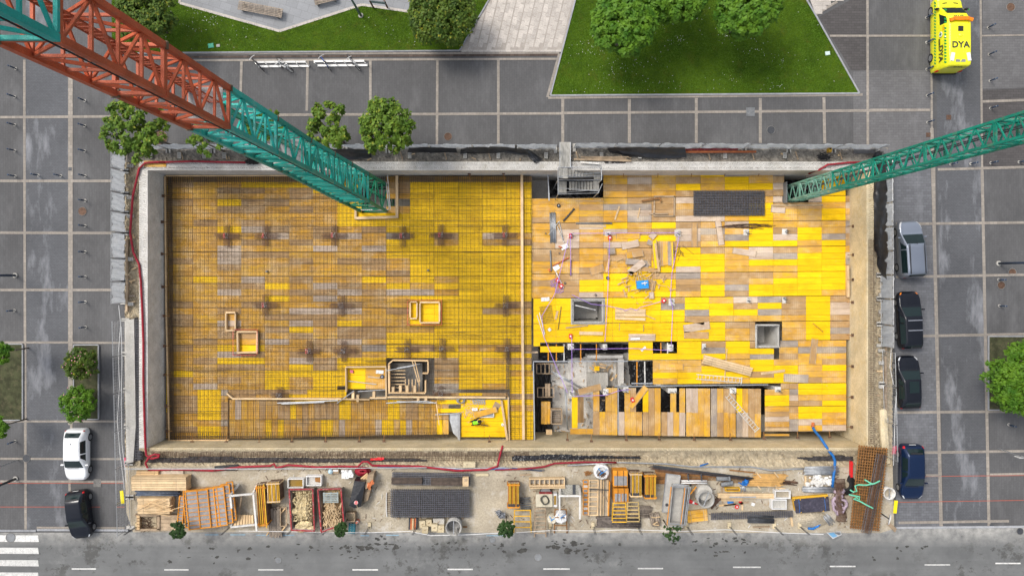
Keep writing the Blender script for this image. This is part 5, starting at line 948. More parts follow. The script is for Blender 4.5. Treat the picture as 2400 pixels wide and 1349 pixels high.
PST = [(417,1161,431,1226,.5,-5,'pale edged panel leaning at the orange stack\'s left'),(431,1148,446,1236,.9,4,'leftmost long panel of the orange stack'),(437,1149,474,1240,1.25,6,'wide panel second in the orange stack'),(464,1147,491,1237,1.32,5.5,'panel third in the orange stack'),(485,1143,513,1235,1.25,6,'panel fourth in the orange stack'),(503,1140,529,1232,1.3,6,'panel fifth in the orange stack'),(520,1135,542,1226,1.22,6,'panel sixth in the orange stack'),(534,1128,550,1219,1.1,6,'rightmost panel of the orange stack')]
for i, (x0, y0, x1, y1, z, r_, lb) in enumerate(PST):
    fpanel('orange framed grey panel, '+lb, x0, y0, x1, y1, z, r_)
    if i in (2, 3, 4, 5, 6):
        for l in range(3): fpanel(f'orange framed grey panel lying beneath the {lb.split(" of ")[0].split(" in ")[0]}, {["lowest","middle","upper"][l]} layer', x0+1, y0-2, x1-1, y1-2, .1+l*.38, r_, ribs=4)
mb = MB(); mb.pbox(440,1140,545,1215,0,.1); obj('timber_bearers', mb, WOODO, label='timber bearers below the orange panel stack', cat='bearers')
def ptilt(mb, a, b, w_): mb.bar(P(*a), P(*b), w_, w_)
def uframe(label, bars, mat, extra=(), name='steel_gantry', w_=.14):
    t_ = thing(name, label, 'steel frame', bars[0][0][0], bars[0][0][1], 0)
    for a, b in bars: mb = MB(); ptilt(mb, a, b, w_); obj('member', mb, mat, t_)
    for a, b, m_, ww in extra: mb = MB(); ptilt(mb, a, b, ww); obj('slat', mb, m_, t_)
    return t_
uframe('white steel frames standing upright beside the orange panels', [((538,1161,1.6),(594,1156,1.6)),((540,1162,1.6),(543,1190,1.6)),((594,1157,1.6),(602,1243,1.6)),((541,1234,1.2),(598,1228,1.2)),((541,1233,1.2),(552,1202,.2)),((538,1161,1.6),(560,1135,0)),((594,1156,1.6),(604,1132,0))], STEELW,
       [((556+i*6,1206+i*.2,.5),(551+i*7,1232,1.1),WOODP,.18) for i in range(7)] + [((545+i*2.2,1168,.6),(551+i*2.2,1186,.6),WOODO,.06) for i in range(5)]+[((566,1163,1.0),(557,1222,.3),WOODO,.1)])
def slatrack(label, x0, y0, x1, y1, n, z0, z1, sm, em, along='y', name='prop_rack', rot=0.0, bandc=None, cat='prop rack'):
    """rack of telescopic props lying side by side in a frame"""
    t_ = thing(name, label, cat, (x0+x1)/2, (y0+y1)/2, z0); C = P((x0+x1)/2, (y0+y1)/2, z1); k = K(z1); W, L = (x1-x0)*k, (y1-y0)*k; a = math.radians(rot); M2 = Matrix.Rotation(a, 3, 'Z')
    def put(nm, m_, u, v, su, sv, zc, h, par=t_): mb = MB(); q = C+M2@Vector((u, v, 0)); mb.box((q.x, q.y, zc), (su, sv, h), a); return obj(nm, mb, m_, par)
    for i in range(n):
        f = -.5+(i+.5)/n
        pr = put('prop', sm if i % 3 else WOODP if em is WOODP else ORANGE, f*W+R(-.012,.012), 0, W/n*.46, L*R(.92,.98), z1-.05+R(-.02,.02), .1)
        if bandc: put('collar', bandc, f*W, -L*.36 if i % 2 else -L*.35, W/n*.66, L*.12, z1-.045, .105, pr)
        put('base_plate', WOODO, f*W, L*.48+R(0,.04), W/n*.8, .05, z1-.2, .32, pr)
    put('lower_props', RUSTD, 0, 0, W*.96, L*.9, (z0+z1)/2-.12, (z1-z0)-.28)
    for s_ in (-.42, .42): put('cradle', em, 0, s_*L, W*1.08, .09, z1-.0, .1)
    for s_ in (-1, 1):
        for q in (-.4, .4): put('stanchion', em, s_*W*.52, q*L, .07, .07, (z0+z1)/2, z1-z0)
    return t_
slatrack('orange formwork rack beside the white frames, slanting', 602, 1133, 624, 1238, 5, 0, 1.3, YFRAME, ORANGE, rot=4)
slatrack('rack of orange props with timber ends left of the first skip', 626, 1129, 655, 1179, 9, .1, 1.25, YFRAME, WOODP, rot=3)
stack('bundle of old grey brown poles below the prop rack', 629, 1192, 659, 1258, 9, 2, .1, .12, WOODG, False, straps=False, rot=3, jit=1)
t_ = thing('timber_rails', 'pair of timber cross rails under the old poles', 'timber', 640, 1220, 0)
for s_ in ((620,1212,628,1202),(650,1212,668,1190),(624,1254,632,1242),(653,1252,672,1228)): mb = MB(); mb.pbar(*s_, 3, .05, .3); obj('rail', mb, WOOD, t_)
rack('timber side frame right of the old poles', 657, 1188, 671, 1232, .3, WOODO, 1)
# tubs
def tub(label, x0, y0, x1, y1, fill, h=.6, rot=0.0, mat=WHITE):
    t_ = thing('mixing_tub', label, 'tub', (x0+x1)/2, (y0+y1)/2, 0, 'white mixing tubs'); C = P((x0+x1)/2, (y0+y1)/2, h); k = K(h); W, L = (x1-x0)*k, (y1-y0)*k; a = math.radians(rot); M2 = Matrix.Rotation(a, 3, 'Z'); e = .06
    for u, v, su, sv in ((0,L/2-e/2,W,e),(0,-L/2+e/2,W,e),(W/2-e/2,0,e,L-2*e-.004),(-W/2+e/2,0,e,L-2*e-.004)): mb = MB(); q = C+M2@Vector((u,v,0)); mb.box((q.x,q.y,h/2), (su,sv,h), a); obj('side', mb, mat, t_)
    mb = MB(); mb.box((C.x,C.y,.1), (W-.13,L-.13,.1), a); obj('base', mb, mat, t_); mb = MB(); mb.box((C.x,C.y,h*.55), (W-.135,L-.135,.04), a); obj('contents', mb, fill, t_)
MUD = plain('brown_water', (.26,.16,.03), .15); tub('white tub holding brown water above the first skip', 674, 1121, 711, 1143, MUD); tub('white tub with rusty scraps above the skips', 717, 1115, 753, 1138, CONCW); tub('white tub with sand by the long timbers', 1817, 1149, 1853, 1168, SAND); tub('white tub with grey mix and a trowel', 1809, 1170, 1844, 1193, CONC)
mb = MB(); mb.pprism([(738,1119),(752,1118),(751,1130),(745,1129),(739,1128)], .36, .5); obj('rusty_scrap', mb, RUST, label='heap of rusty scrap lying in the second tub', cat='scrap')
# skips
def skip(label, c, h, fillm, fz):
    t_ = thing('skip', label, 'skip', sum(p[0] for p in c)/4, sum(p[1] for p in c)/4, 0, 'red rimmed skips'); n = 4; inner = MB(); cen = sum((P(*p, h) for p in c), Vector())/4
    for i in range(4):
        a, b = P(*c[i], h), P(*c[(i+1) % 4], h); a0 = cen+(a-cen)*.86; b0 = cen+(b-cen)*.86; mb = MB(); t = .05
        ai, bi = cen+(a-cen)*.95, cen+(b-cen)*.95; a0i, b0i = cen+(a-cen)*.82, cen+(b-cen)*.82
        for q in (a0, b0, a0i, b0i): q.z = .08
        mb.add([a,b,b0,a0,ai,bi,b0i,a0i], [(0,1,2,3),(5,4,7,6),(0,4,5,1),(3,2,6,7),(0,3,7,4),(1,5,6,2)]); obj('side_plate', mb, mk('skip_steel_%d' % i if 'skip_steel_0' not in bpy.data.materials else 'skip_steel', (.33,.27,.25), .6, .3, 2, dirt=(.45,.42,.38), dirt_amt=.7), t_)
        mb = MB(); mb.bar(a, b, .10, .12); obj('rim', mb, REDP, t_)
    mb = MB(); mb.quad([cen+(P(*p, h)-cen)*.84-Vector((0,0,h-.1)) for p in c]); obj('floor', mb, RUSTD, t_)
    # heaped fill
    mb = MB(); vs = []; fs = []; N = 22; rg = random.Random(len(label))
    for j in range(N+1):
        for i in range(N+1):
            u, v = i/N, j/N; p = (P(*c[0],h)*(1-u)+P(*c[1],h)*u)*(1-v)+(P(*c[3],h)*(1-u)+P(*c[2],h)*u)*v; p = cen+(p-cen)*.9; e = min(u,1-u,v,1-v); p.z = fz*(.35+.65*min(1, e*3.2))+rg.uniform(-.07,.07); vs.append(p)
    for j in range(N):
        for i in range(N): a = j*(N+1)+i; fs.append((a, a+N+1, a+N+2, a+1))
    mb.add(vs, fs); return t_, obj('fill', mb, fillm, t_)
RUBB = mk('sandy_rubble', (.52,.42,.24), .95, .3, 3, dirt=(.62,.55,.4), dirt_amt=.6, fine=8, bmp=1)
sk1, _ = skip('red rimmed skip full of sandy rubble', [(678,1146),(733,1145),(737,1243),(683,1241)], 1.35, RUBB, 1.25)
t_ = thing('rubble', 'broken lumps of rubble heaped in the left skip', 'rubble', 708, 1190, 1.0); mb = MB()
for i in range(420): u = rr.gauss(708, 11), rr.gauss(1188, 22); mb.ball(P(min(max(u[0],688),729), min(max(u[1],1152),1236), 1.10+rr.uniform(0,.14)), rr.uniform(.03,.09), 5, 3, (1, rr.uniform(.6,1), .7), jit=.25)
for x, y, s_ in ((703,1232,.35),(713,1230,.42),(722,1227,.3),(706,1240,.3),(690,1198,.28),(729,1238,.3)): mb.ball(P(x, y, 1.15), s_, 7, 5, (1.2,.9,.5), jit=.2)
obj('lumps', mb, RUBB, t_, kind='stuff')
sk2, _ = skip('red rimmed skip full of scrap timber', [(745,1146),(799,1144),(806,1226),(753,1246)], 1.35, mk('sawdust_fill', (.58,.42,.22), .95, .25, 3, fine=8, bmp=1), 1.05)
def pallet(label, x0, y0, x1, y1, z, mat, rot=0.0, n=6):
    t_ = thing('pallet', label, 'pallet', (x0+x1)/2, (y0+y1)/2, z); h = .15; C = P((x0+x1)/2, (y0+y1)/2, z+h); k = K(z+h); W, L = (x1-x0)*k, (y1-y0)*k; a = math.radians(rot); M2 = Matrix.Rotation(a, 3, 'Z')
    for i in range(n): mb = MB(); q = C+M2@Vector((0, (-.5+(i+.5)/n)*L, 0)); mb.box((q.x,q.y,z+h-.012), (W, L/n*.68, .024), a); obj('top_board', mb, mat, t_)
    for u in (-.44, 0, .44): mb = MB(); q = C+M2@Vector((u*W, 0, 0)); mb.box((q.x,q.y,z+h*.42), (.1, L, h*.8), a); obj('bearer', mb, mat, t_)
    return t_
pallet('grey blue pallet lying in the timber skip', 757, 1153, 793, 1178, 1.12, mk('blue_grey_wood', (.30,.34,.33), .8, .15, 3), 1); pallet('teal blue pallet beside the small street tree', 817, 1226, 832, 1250, .3, mk('teal_wood', (.03,.15,.19), .7, .2, 3), -4, 5)
t_ = thing('scrap_timber', 'tangle of scrap laths heaped in the right skip', 'scrap timber', 780, 1210, 1.0); mb = MB()
for i in range(260):
    x, y = rr.gauss(779, 11), rr.uniform(1182, 1236); a = rr.gauss(1.6, .7); l = rr.uniform(2, 9); x = min(max(x, 760), 798); mb.pbar(x-l*math.cos(a), y-l*math.sin(a), x+l*math.cos(a), y+l*math.sin(a), rr.uniform(.7,1.8), 1.05+i*.0008, 1.09+i*.0011)
obj('laths', mb, WOODP, t_, kind='stuff')
# tarp covered pile with stop sign
mb = MB(); C0 = [(830,1126),(856,1128),(846,1186),(831,1190),(818,1184)]
mb = MB(); pts_t = [P(x, y, 1.15) for x, y in C0]; pts_b = [P(x, y, 1.15) for x, y in [(829,1124),(862,1126),(853,1184),(832,1193),(816,1186)]]
for q in pts_b: q.z = .02
cc = sum(pts_t, Vector())/5; cc.z = 1.25; mb.add(pts_t+pts_b+[cc], [(i, (i+1) % 5, 10) for i in range(5)]+[((i+1) % 5, i, 5+i, 5+(i+1) % 5) for i in range(5)]); obj('tarp_pile', mb, BLKPL, label='tall pile wrapped in black polythene in the yard', cat='tarp pile')
for lb, px, z0, z1 in [('brown cardboard box leaning behind the wrapped pile, upper',[(862,1112),(876,1109),(873,1136),(857,1146),(855,1140)],0,1.0),('brown cardboard flap below the orange plastic',[(853,1147),(869,1145),(862,1172),(848,1179)],0,.7)]: mb = MB(); mb.pprism(px, z0, z1); o = obj('cardboard_box', mb, CARD, label=lb, cat='cardboard'); mb = MB(); mb.pprism([(sum(p[0] for p in px)/len(px)*.4+p[0]*.6, sum(p[1] for p in px)/len(px)*.4+p[1]*.6) for p in px], z1-.01, z1+.02); obj('flap', mb, WOODO, o)
crumple('orange plastic scrap spilling over the cardboard', [(861,1131),(874,1124),(877,1132),(870,1137),(868,1146),(861,1144)], 1.02, TERR, .15, 8, 8, seed=12, cat='plastic')
t_ = thing('stop_sign', 'small red octagonal STOP sign lying on the wrapped pile', 'sign', 834.5, 1177, 1.25); p = P(834.5, 1177, 1.32); mb = MB(); mb.prism([(p.x+.16*math.cos(math.radians(22.5+45*i)), p.y+.16*math.sin(math.radians(22.5+45*i))) for i in range(8)], 1.30, 1.32); obj('border', mb, WHITE, t_); mb = MB(); mb.prism([(p.x+.14*math.cos(math.radians(22.5+45*i)), p.y+.14*math.sin(math.radians(22.5+45*i))) for i in range(8)], 1.318, 1.328); obj('face', mb, REDB, t_); mb = MB(); mb.bar(P(836,1181,1.29), P(838,1190,1.2), .04); obj('handle', mb, WOODO, t_)
text('STOP', .11, t_, Vector((p.x, p.y, 1.332))-ORG[t_.name], (0,0,0), WHITE, bold=.003)
crumple('white plastic sack beside the coiled red hose', [(800,1102),(826,1101),(828,1119),(801,1121)], .35, PAPER, .22, 10, 8, 'plastic_sack', 14, 'sack')
mb = MB()
for i in range(6): mb.ptube([(850+(17-i*1.6)*math.cos(a*.42), 1104+(9-i)*math.sin(a*.42)) for a in range(16)], .09, .15+i*.07, 6)
obj('hose_coil', mb, REDH, label='coil of dark red hose beside the white sack', cat='hose', smooth=True)
stack('pale planks thrown over the red hose coil', 846, 1112, 866, 1124, 3, 1, .55, .06, WOOD, rot=40, straps=False)
mb = MB(); mb.pbox(779,1099,794,1109,0,.3); o = obj('cardboard_box', mb, CARD, label='small open cardboard box near the hose line', cat='cardboard'); mb = MB(); mb.pbox(781,1100,792,1104,.29,.32); obj('flap', mb, WHITE, o)
mb = MB(); mb.ball(P(775,1104,.25), .22, 10, 8); obj('plastic_ball', mb, plain('pale_blue_glass',(.4,.55,.62),.2), label='pale blue round canister near the cardboard box', cat='canister', smooth=True)
t_ = thing('rubbish_crate', 'open crate of rubbish by the small street tree', 'crate', 821, 1211, 0)
for s_ in ((811,1202,831,1202),(811,1221,831,1221),(811,1203,811,1220),(831,1203,831,1220)): mb = MB(); mb.pbar(*s_, 2, 0, .6); obj('side', mb, WOODO, t_)
mb = MB(); mb.pbox(812,1203,830,1220,.1,.3); obj('rubbish', mb, SOIL, t_)
def cone(label, x, y, lying=None):
    t_ = thing('traffic_cone', label, 'cone', x, y, 0); p = P(x, y, 0); d = Z3
    if lying: d = Vector((math.cos(lying), math.sin(lying), .12)).normalized(); p.z = .2
    mb = MB(); mb.cyl(p, p+d*.75, .17, 14, .03); obj('cone', mb, REDB if lying else plain('faded_orange',(.62,.2,.14),.6), t_, smooth=True); mb = MB(); mb.cyl(p+d*.3, p+d*.45, .118, 14, .088); obj('band', mb, WHITE, t_, smooth=True); mb = MB(); mb.cyl(p-d*.04, p, .24, 4); obj('base', mb, RUB, t_)
cone('faded orange traffic cone by the rubbish crate', 839, 1219); cone('red traffic cone lying beside the round concrete bucket', 1613, 1171, math.radians(-20))
# mesh stacks in the middle
gridmat('large dark stack of rebar mesh mats in mid yard', 918, 1149, 1097, 1208, 42, 14, 6, .12, .11, REBARG, .02, ov=4)
gridmat('narrow dark stack of mesh mats behind the large one', 921, 1109, 1100, 1134, 48, 7, 5, .1, .1, REBARG, .02, rot=-.8)
slatm = mk('brown_spacer_steel', (.10,.075,.06), .7, .3, 4)
stack('bundle of brown spacer strips on the narrow mesh stack, left', 917, 1119, 989, 1134, 7, 2, .62, .09, slatm, straps=False); stack('bundle of brown spacer strips on the narrow mesh stack, right', 1010, 1120, 1083, 1137, 7, 2, .62, .09, slatm, straps=False)
mb = MB(); mb.pbox(1084,1118,1098,1139,.62,.95); o = obj('timber_sack', mb, WOODP, label='pale wooden block at the right end of the mesh stack', cat='block'); mb = MB(); mb.pbox(1087,1121,1095,1127,.94,.98); obj('knots', mb, WOODO, o)
for i, (x, z) in enumerate(((934,.0),(984,.0),(1040,.0),(1084,.0))): plank(f'{ORD[i]} timber bearer under the large mesh stack', x, 1150, x, 1216, 5, WOODO, .0, .11, 'bearer', 'bearer')
mb = MB()
for i in range(12): mb.bar(P(906, 1154+i*4.3, .1), P(920, 1154+i*4.3, .1), .03)
o = obj('rod_row', mb, RUSTD, label='row of thin rods sticking out left of the mesh stack', cat='rods'); mb = MB(); mb.ptube([(906,1154),(905.5,1170),(905.5,1195),(907,1210)], .04, .12, 5); obj('tape', mb, WHITE, o)
for i, (x, y, s_, h) in enumerate(((990,1228,14,.6),(1005,1225,13,.5),(1028,1222,26,.35),(996,1241,14,.75),(1018,1236,14,.75),(1033,1239,15,.7))):
    t_ = thing('concrete_block', ['upper left','upper middle','wide rear','lower left','lower middle','lower right'][i]+' pale concrete block beside the round bucket', 'concrete block', x, y, 0, 'pale concrete ballast blocks'); mb = MB(); mb.pbox(x-s_/2, y-8, x+s_/2, y+8, 0, h, rot=R(-3,3)); obj('block', mb, CONCT if i != 2 else CONC, t_); mb = MB(); p = P(x, y, h); mb.tube([p+Vector((-.08,0,-.02)), p+Vector((-.05,0,.08)), p+Vector((.05,0.04,.08)), p+Vector((.08,0.05,-.02))], .015, 5); obj('lifting_loop', mb, RUST, t_)
t_ = thing('barrier_board', 'orange and black striped boards with a plank by the mesh stack', 'barrier', 968, 1226, 0)
for i, (x, m_) in enumerate(((960,STEELD),(964,TERR),(968,WOODP),(974,TERR),(977,STEELD))): mb = MB(); mb.pbar(x, 1214, x-1, 1240, 3.6, .1, .2+.03*i); obj('board', mb, m_, t_)
def bucket(label, x, y, r_, h, mat, fill, spoke=True, lip=0.0):
    t_ = thing('concrete_bucket', label, 'bucket', x, y, 0); p = P(x, y, h); R_ = r_*K(h); N = 36; mb = MB(); vs = []; fs = []
    for rr_, zz in ((R_*.92, 0.02), (R_, h), (R_-.06, h), (R_*.86, .35*h)): vs += [(p.x+rr_*math.cos(2*math.pi*i/N), p.y+rr_*math.sin(2*math.pi*i/N), zz) for i in range(N)]
    for l in range(3): fs += [(l*N+i, l*N+(i+1) % N, (l+1)*N+(i+1) % N, (l+1)*N+i) for i in range(N)]
    mb.add(vs, fs); obj('drum', mb, mat, t_, smooth=True); mb = MB(); mb.cyl((p.x,p.y,.3*h), (p.x,p.y,.36*h), R_*.9, N); obj('contents', mb, fill, t_)
    mb = MB(); mb.tube([(p.x+R_*math.cos(2*math.pi*i/N), p.y+R_*math.sin(2*math.pi*i/N), h) for i in range(N)], .035, 5, closed=True); obj('rim', mb, mat, t_, smooth=True)
    if spoke: mb = MB(); d = Vector((math.cos(1.2 if r_ > 18.5 else 1.57), math.sin(1.2 if r_ > 18.5 else 1.57), 0))*R_; mb.bar(Vector((p.x,p.y,h-.05))-d, Vector((p.x,p.y,h-.05))+d, .06, .06); obj('cross_bar', mb, GALV, t_)
    if lip: mb = MB(); mb.cyl((p.x+.05,p.y+.35,.3), (p.x+.05,p.y+.35,.9), R_*1.05, 24, R_*.95); obj('chute', mb, CONC, t_)
CONCM = mk('cement_grey_steel', (.42,.41,.385), .7, .12, 2, dirt=(.25,.24,.23), dirt_amt=.5)
SPL = mk('cement_splashed', (.36,.36,.36), .8, .3, 5, dirt=(.1,.1,.1), dirt_amt=.9)
bucket('round grey concrete bucket at the yard edge', 1063, 1236, 18.2, 1.4, CONCM, SPL); bucket('round concrete bucket with black splashes and a chute', 1655, 1170, 19, 1.5, CONCM, SPL, True, .4); bucket('round wire mesh basket by the navy hatchback', 2085, 1156, 13.5, .9, STEELW, SAND, True)
crumple('silver grey plastic heap beside the small street tree', [(1159,1196),(1172,1194),(1184,1203),(1184,1214),(1170,1214)], .2, mk('silver_plastic', (.2,.21,.23), .35, .4, 4), .4, 12, 10, 'plastic_heap', 15)
slatrack('rack of orange props with dark collars in mid yard', 1190, 1131, 1217, 1193, 9, .1, 1.2, YFRAME, ORANGE, bandc=STEELD); slatrack('tall rack of pale topped orange props left of the steel trough', 1478, 1106, 1504, 1167, 9, .1, 1.35, YFRAME, WOODP, bandc=STEELD); slatrack('rack of orange props next to the rusty bars', 1511, 1110, 1538, 1171, 9, .1, 1.3, YFRAME, ORANGE, bandc=STEELD)
bundle('bundle of short steel bars beside the prop rack', 1220, 1182, 1243, 1181, 34, 14, 2, .1, .05, GREYP)
t_ = thing('timber_trough', 'pale timber ladder shaped formwork beside the props', 'formwork', 1282, 1133, 0)
for s_ in ((1240,1122,1324,1121),(1241,1143,1325,1142),(1240,1138,1324,1137.5)): mb = MB(); mb.pbar(*s_, 3.2, .1, .55); obj('rail', mb, WOODP, t_)
for i in range(8): mb = MB(); x = 1242+i*11.5; mb.pbar(x, 1123, x, 1136, 2.6, .1, .5); obj('rung', mb, WOODP, t_)
mb = MB(); mb.pbox(1242,1122,1322,1142,.02,.12); obj('backing', mb, CONC, t_)
t_ = thing('site_generator', 'beige metal generator box with a coiled cable on top', 'generator', 1278, 1172, 0); mb = MB(); mb.pbox(1256,1157,1295,1187,0,.95); obj('body', mb, BEIGE, t_); mb = MB(); mb.pbox(1297,1157,1306,1187,0,.8); obj('side_box', mb, WHITE, t_); mb = MB(); mb.pbox(1264,1155.4,1294,1156.8,.4,.9); obj('red_stripe', mb, REDP, t_); mb = MB(); mb.pbox(1298,1161,1304,1182,.79,.83); obj('control_panel', mb, MUD, t_)
mb = MB(); mb.ptube([(1277+(10-i*.03)*math.cos(i*.5)*(1+.15*math.sin(i)), 1171+10*math.sin(i*.5)*(1+.1*math.cos(i*1.7)), .98+i*.002) for i in range(70)], .035, 1.0, 5); obj('cable_coil', mb, mk('dark_cable',(.08,.075,.06),.6), label='coiled dark cable on the beige generator', cat='cable', smooth=True)
mb = MB(); p = P(1278,1149,0); mb.cyl(p, p+Vector((0,0,.35)), .38, 20, .46); o = obj('rubber_bucket', mb, RUB, label='black rubber bucket behind the generator', cat='bucket', smooth=True); mb = MB(); mb.cyl(p+Vector((0,0,.35)), p+Vector((0,0,.36)), .4, 20); obj('contents', mb, GREYP, o)
uframe('white U shaped steel frame standing beside the generator', [((1309,1161,1.5),(1361,1161,1.5)),((1311,1163,1.5),(1312,1218,1.5)),((1359,1163,1.5),(1359,1215,1.5)),((1311,1163,1.5),(1313,1140,.1)),((1360,1163,1.5),(1358,1140,.1))], STEELW, w_=.13)
mb = MB(); mb.pprism([(1312,1136),(1358,1135),(1359,1158),(1311,1158)], .3, .4); o = obj('mesh_platform', mb, mk('grey_mesh_deck', (.33,.32,.28), .8, .3, 12), label='grey mesh platform behind the white U frame', cat='platform'); mb = MB(); mb.pbox(1342,1135,1349,1158,.39,.43); obj('dark_strip', mb, STEELD, o)
def trestle(label, x0, y0, x1, y1, mat, n=4, z=.5, name='steel_trestle', fan=2.0):
    t_ = thing(name, label, 'trestle', (x0+x1)/2, (y0+y1)/2, 0)
    for x, s_ in ((x0,-1),(x1,1)): mb = MB(); mb.bar(P(x, y0, z+.5), P(x+s_*fan, y1, .1), .09, .07); obj('leg', mb, mat, t_)
    for i in range(n): u = i/n; mb = MB(); mb.bar(P(x0-fan*u, y0+(y1-y0)*u+1, z+.5-.6*u*z), P(x1+fan*u, y0+(y1-y0)*u+1, z+.5-.6*u*z), .07, .06); obj('rung', mb, mat, t_)
trestle('yellow brown steel trestle under the short bars', 1206, 1194, 1243, 1247, YFRAME, 4); trestle('weathered timber ladder frame below the generator', 1254, 1190, 1278, 1257, WOODO, 7, fan=1.5); trestle('rusty red steel trestle below the big bag', 1301, 1192, 1327, 1248, RUST, 3); trestle('yellow steel stair frame beneath the orange boxes, left', 1437, 1177, 1466, 1230, YFRAME, 6, fan=3); trestle('pale yellow steel stair frame beneath the orange boxes, right', 1471, 1175, 1496, 1229, mk('pale_yellow_steel',(.62,.45,.18),.6), 6, fan=3)
def bag(label, x, y, r_, h, mat, open_=False, straps=BLUE, sd=3):
    t_ = thing('bulk_bag', label, 'bulk bag', x, y, 0, 'white bulk bags'); rg = random.Random(sd); p = P(x, y, h); Rr = r_*K(h); N = 22; mb = MB(); vs = []; fs = []; rings = [(.95,.0),(1.08,.3),(1.1,.6),(1.0,.9),(.8,1.0),(.55,.97 if not open_ else .75),(.0,.95 if not open_ else .7)]
    for a, z in rings: vs += [(p.x+Rr*a*math.cos(2*math.pi*i/N)*(1+rg.uniform(-.08,.08)), p.y+Rr*a*math.sin(2*math.pi*i/N)*(1+rg.uniform(-.08,.08)), h*z*(1+rg.uniform(-.07,.07))+.02) for i in range(N)]
    for l in range(len(rings)-1): fs += [(l*N+i, l*N+(i+1) % N, (l+1)*N+(i+1) % N, (l+1)*N+i) for i in range(N)]
    mb.add(vs, fs); obj('sack', mb, mat, t_)
    for a in (.6, 2.3): mb = MB(); d = Vector((math.cos(a), math.sin(a), 0))*Rr; mb.tube([Vector((p.x,p.y,h*.9))+d*.95, Vector((p.x,p.y,h*1.08))+d*.5, Vector((p.x,p.y,h*1.05))-d*.4*(1 if a < 1 else .2)], .028, 5); obj('strap', mb, straps, t_)
    if open_:
        mb = MB()
        for i in range(60): mb.ball((p.x+rg.gauss(0,.22)*Rr*1.3, p.y-Rr*.2+rg.gauss(0,.2)*Rr, h*.9+rg.uniform(0,.12)), rg.uniform(.03,.09), 5, 3, jit=.3)
        obj('scrap', mb, RUSTD, t_, kind='stuff')
bag('open white bulk bag of scrap by the orange boxes', 1411, 1107, 17, 1.0, PAPER, True); bag('white bulk bag with blue print below the U frame', 1315, 1212, 14, .9, PAPER, False, BLUE, 5); bag('grubby cream bulk bag left of the blue printed one', 1294, 1217, 10.5, .8, mk('cream_sack',(.62,.57,.46),.8,.15,3), False, BLUE, 6)
t_ = thing('formwork_element', 'large timber formwork element with an orange rail at its side', 'formwork', 1396, 1166, 0)
for i in range(8): mb = MB(); y = 1124+i*10.4; mb.pbox(1366, y, 1379, y+9, .5, .62); q = obj('orange_cell', mb, ORANGE, t_); mb = MB(); mb.pbox(1368, y+1.6, 1377, y+7.4, .61, .63); obj('cell_face', mb, GREYP if i not in (1,6) else CONC, q)
mb = MB(); mb.pbox(1381,1124,1427,1208,.3,.4); obj('plywood', mb, mk('dusty_ply', (.5,.43,.33), .8, .2, 2), t_)
for y in (1125,1133,1142,1153,1164,1175,1186,1197,1207): mb = MB(); mb.pbar(1381, y, 1403, y, 2, .4, .56); obj('joist', mb, WOODP, t_)
for x in (1381,1402,1409,1415,1425): mb = MB(); mb.pbar(x, 1124, x-1, 1208, 2, .42, .62); obj('waler', mb, WOODP, t_)
mb = MB(); mb.pbar(1429,1128,1426,1208,2.6,.3,.7); obj('orange_rail', mb, ORANGE, t_); mb = MB(); mb.pbar(1381,1146,1427,1147.5,1.8,.62,.7); obj('steel_waler', mb, STEELD, t_); mb = MB(); mb.pbar(1404,1145,1424,1175,2,.62,.7); obj('diagonal', mb, WOODO, t_)
for lb, x0, y0, x1, y1, h in (('orange steel box with a grey lid strapped shut, upper',1437,1108,1471,1139,1.0),('orange steel box with grey cells, lower',1438,1150,1473,1176,1.05)):
    t_ = thing('formwork_box', lb, 'steel box', (x0+x1)/2, (y0+y1)/2, 0); mb = MB(); mb.pbox(x0, y0-6, x1, y1, 0, h); obj('body', mb, ORANGE, t_); mb = MB(); mb.pbox(x0+2.5, y0+7, x1-1.5, y1-2, h-.01, h+.03)
    if 'upper' in lb: obj('lid', mb, PLYG, t_)
    else:
        for a, b in ((0,.25),(.28,.5),(.55,.75),(.8,1)):
            mb = MB(); mb.pbox(x0+3+a*29, y0+6, x0+3+b*29-1, y1-2, h-.01, h+.03); obj('grey_cell', mb, PLYG, t_)
    for u in (.3, .72): mb = MB(); mb.pbar(x0+(x1-x0)*u, y0-6, x0+(x1-x0)*u, y1, .8, h, h+.045); obj('strap', mb, RUB, t_)
bundle('heap of dark weathered poles at the yard edge', 1400, 1223, 1500, 1223, 25, 16, 2, .05, .08, WOODD, 'pole_heap', 'poles', 4); bundle('dark poles lying beneath the yellow stair frames', 1440, 1198, 1528, 1200, 26, 12, 1, .05, .08, WOODG, 'pole_heap', 'poles', 4); bundle('short bundle of roped round posts', 1534, 1204, 1538, 1232, 22, 10, 2, .05, .09, WOODG, 'post_bundle', 'posts', 2)
mb = MB(); mb.ptube([(1526,1211),(1537,1212),(1548,1210)], .05, .45, 5); mb.ptube([(1530,1228),(1541,1222),(1545,1230),(1532,1229)], .05, .45, 5); obj('rope', mb, WOODP, label='pale rope round the bundle of posts', cat='rope')
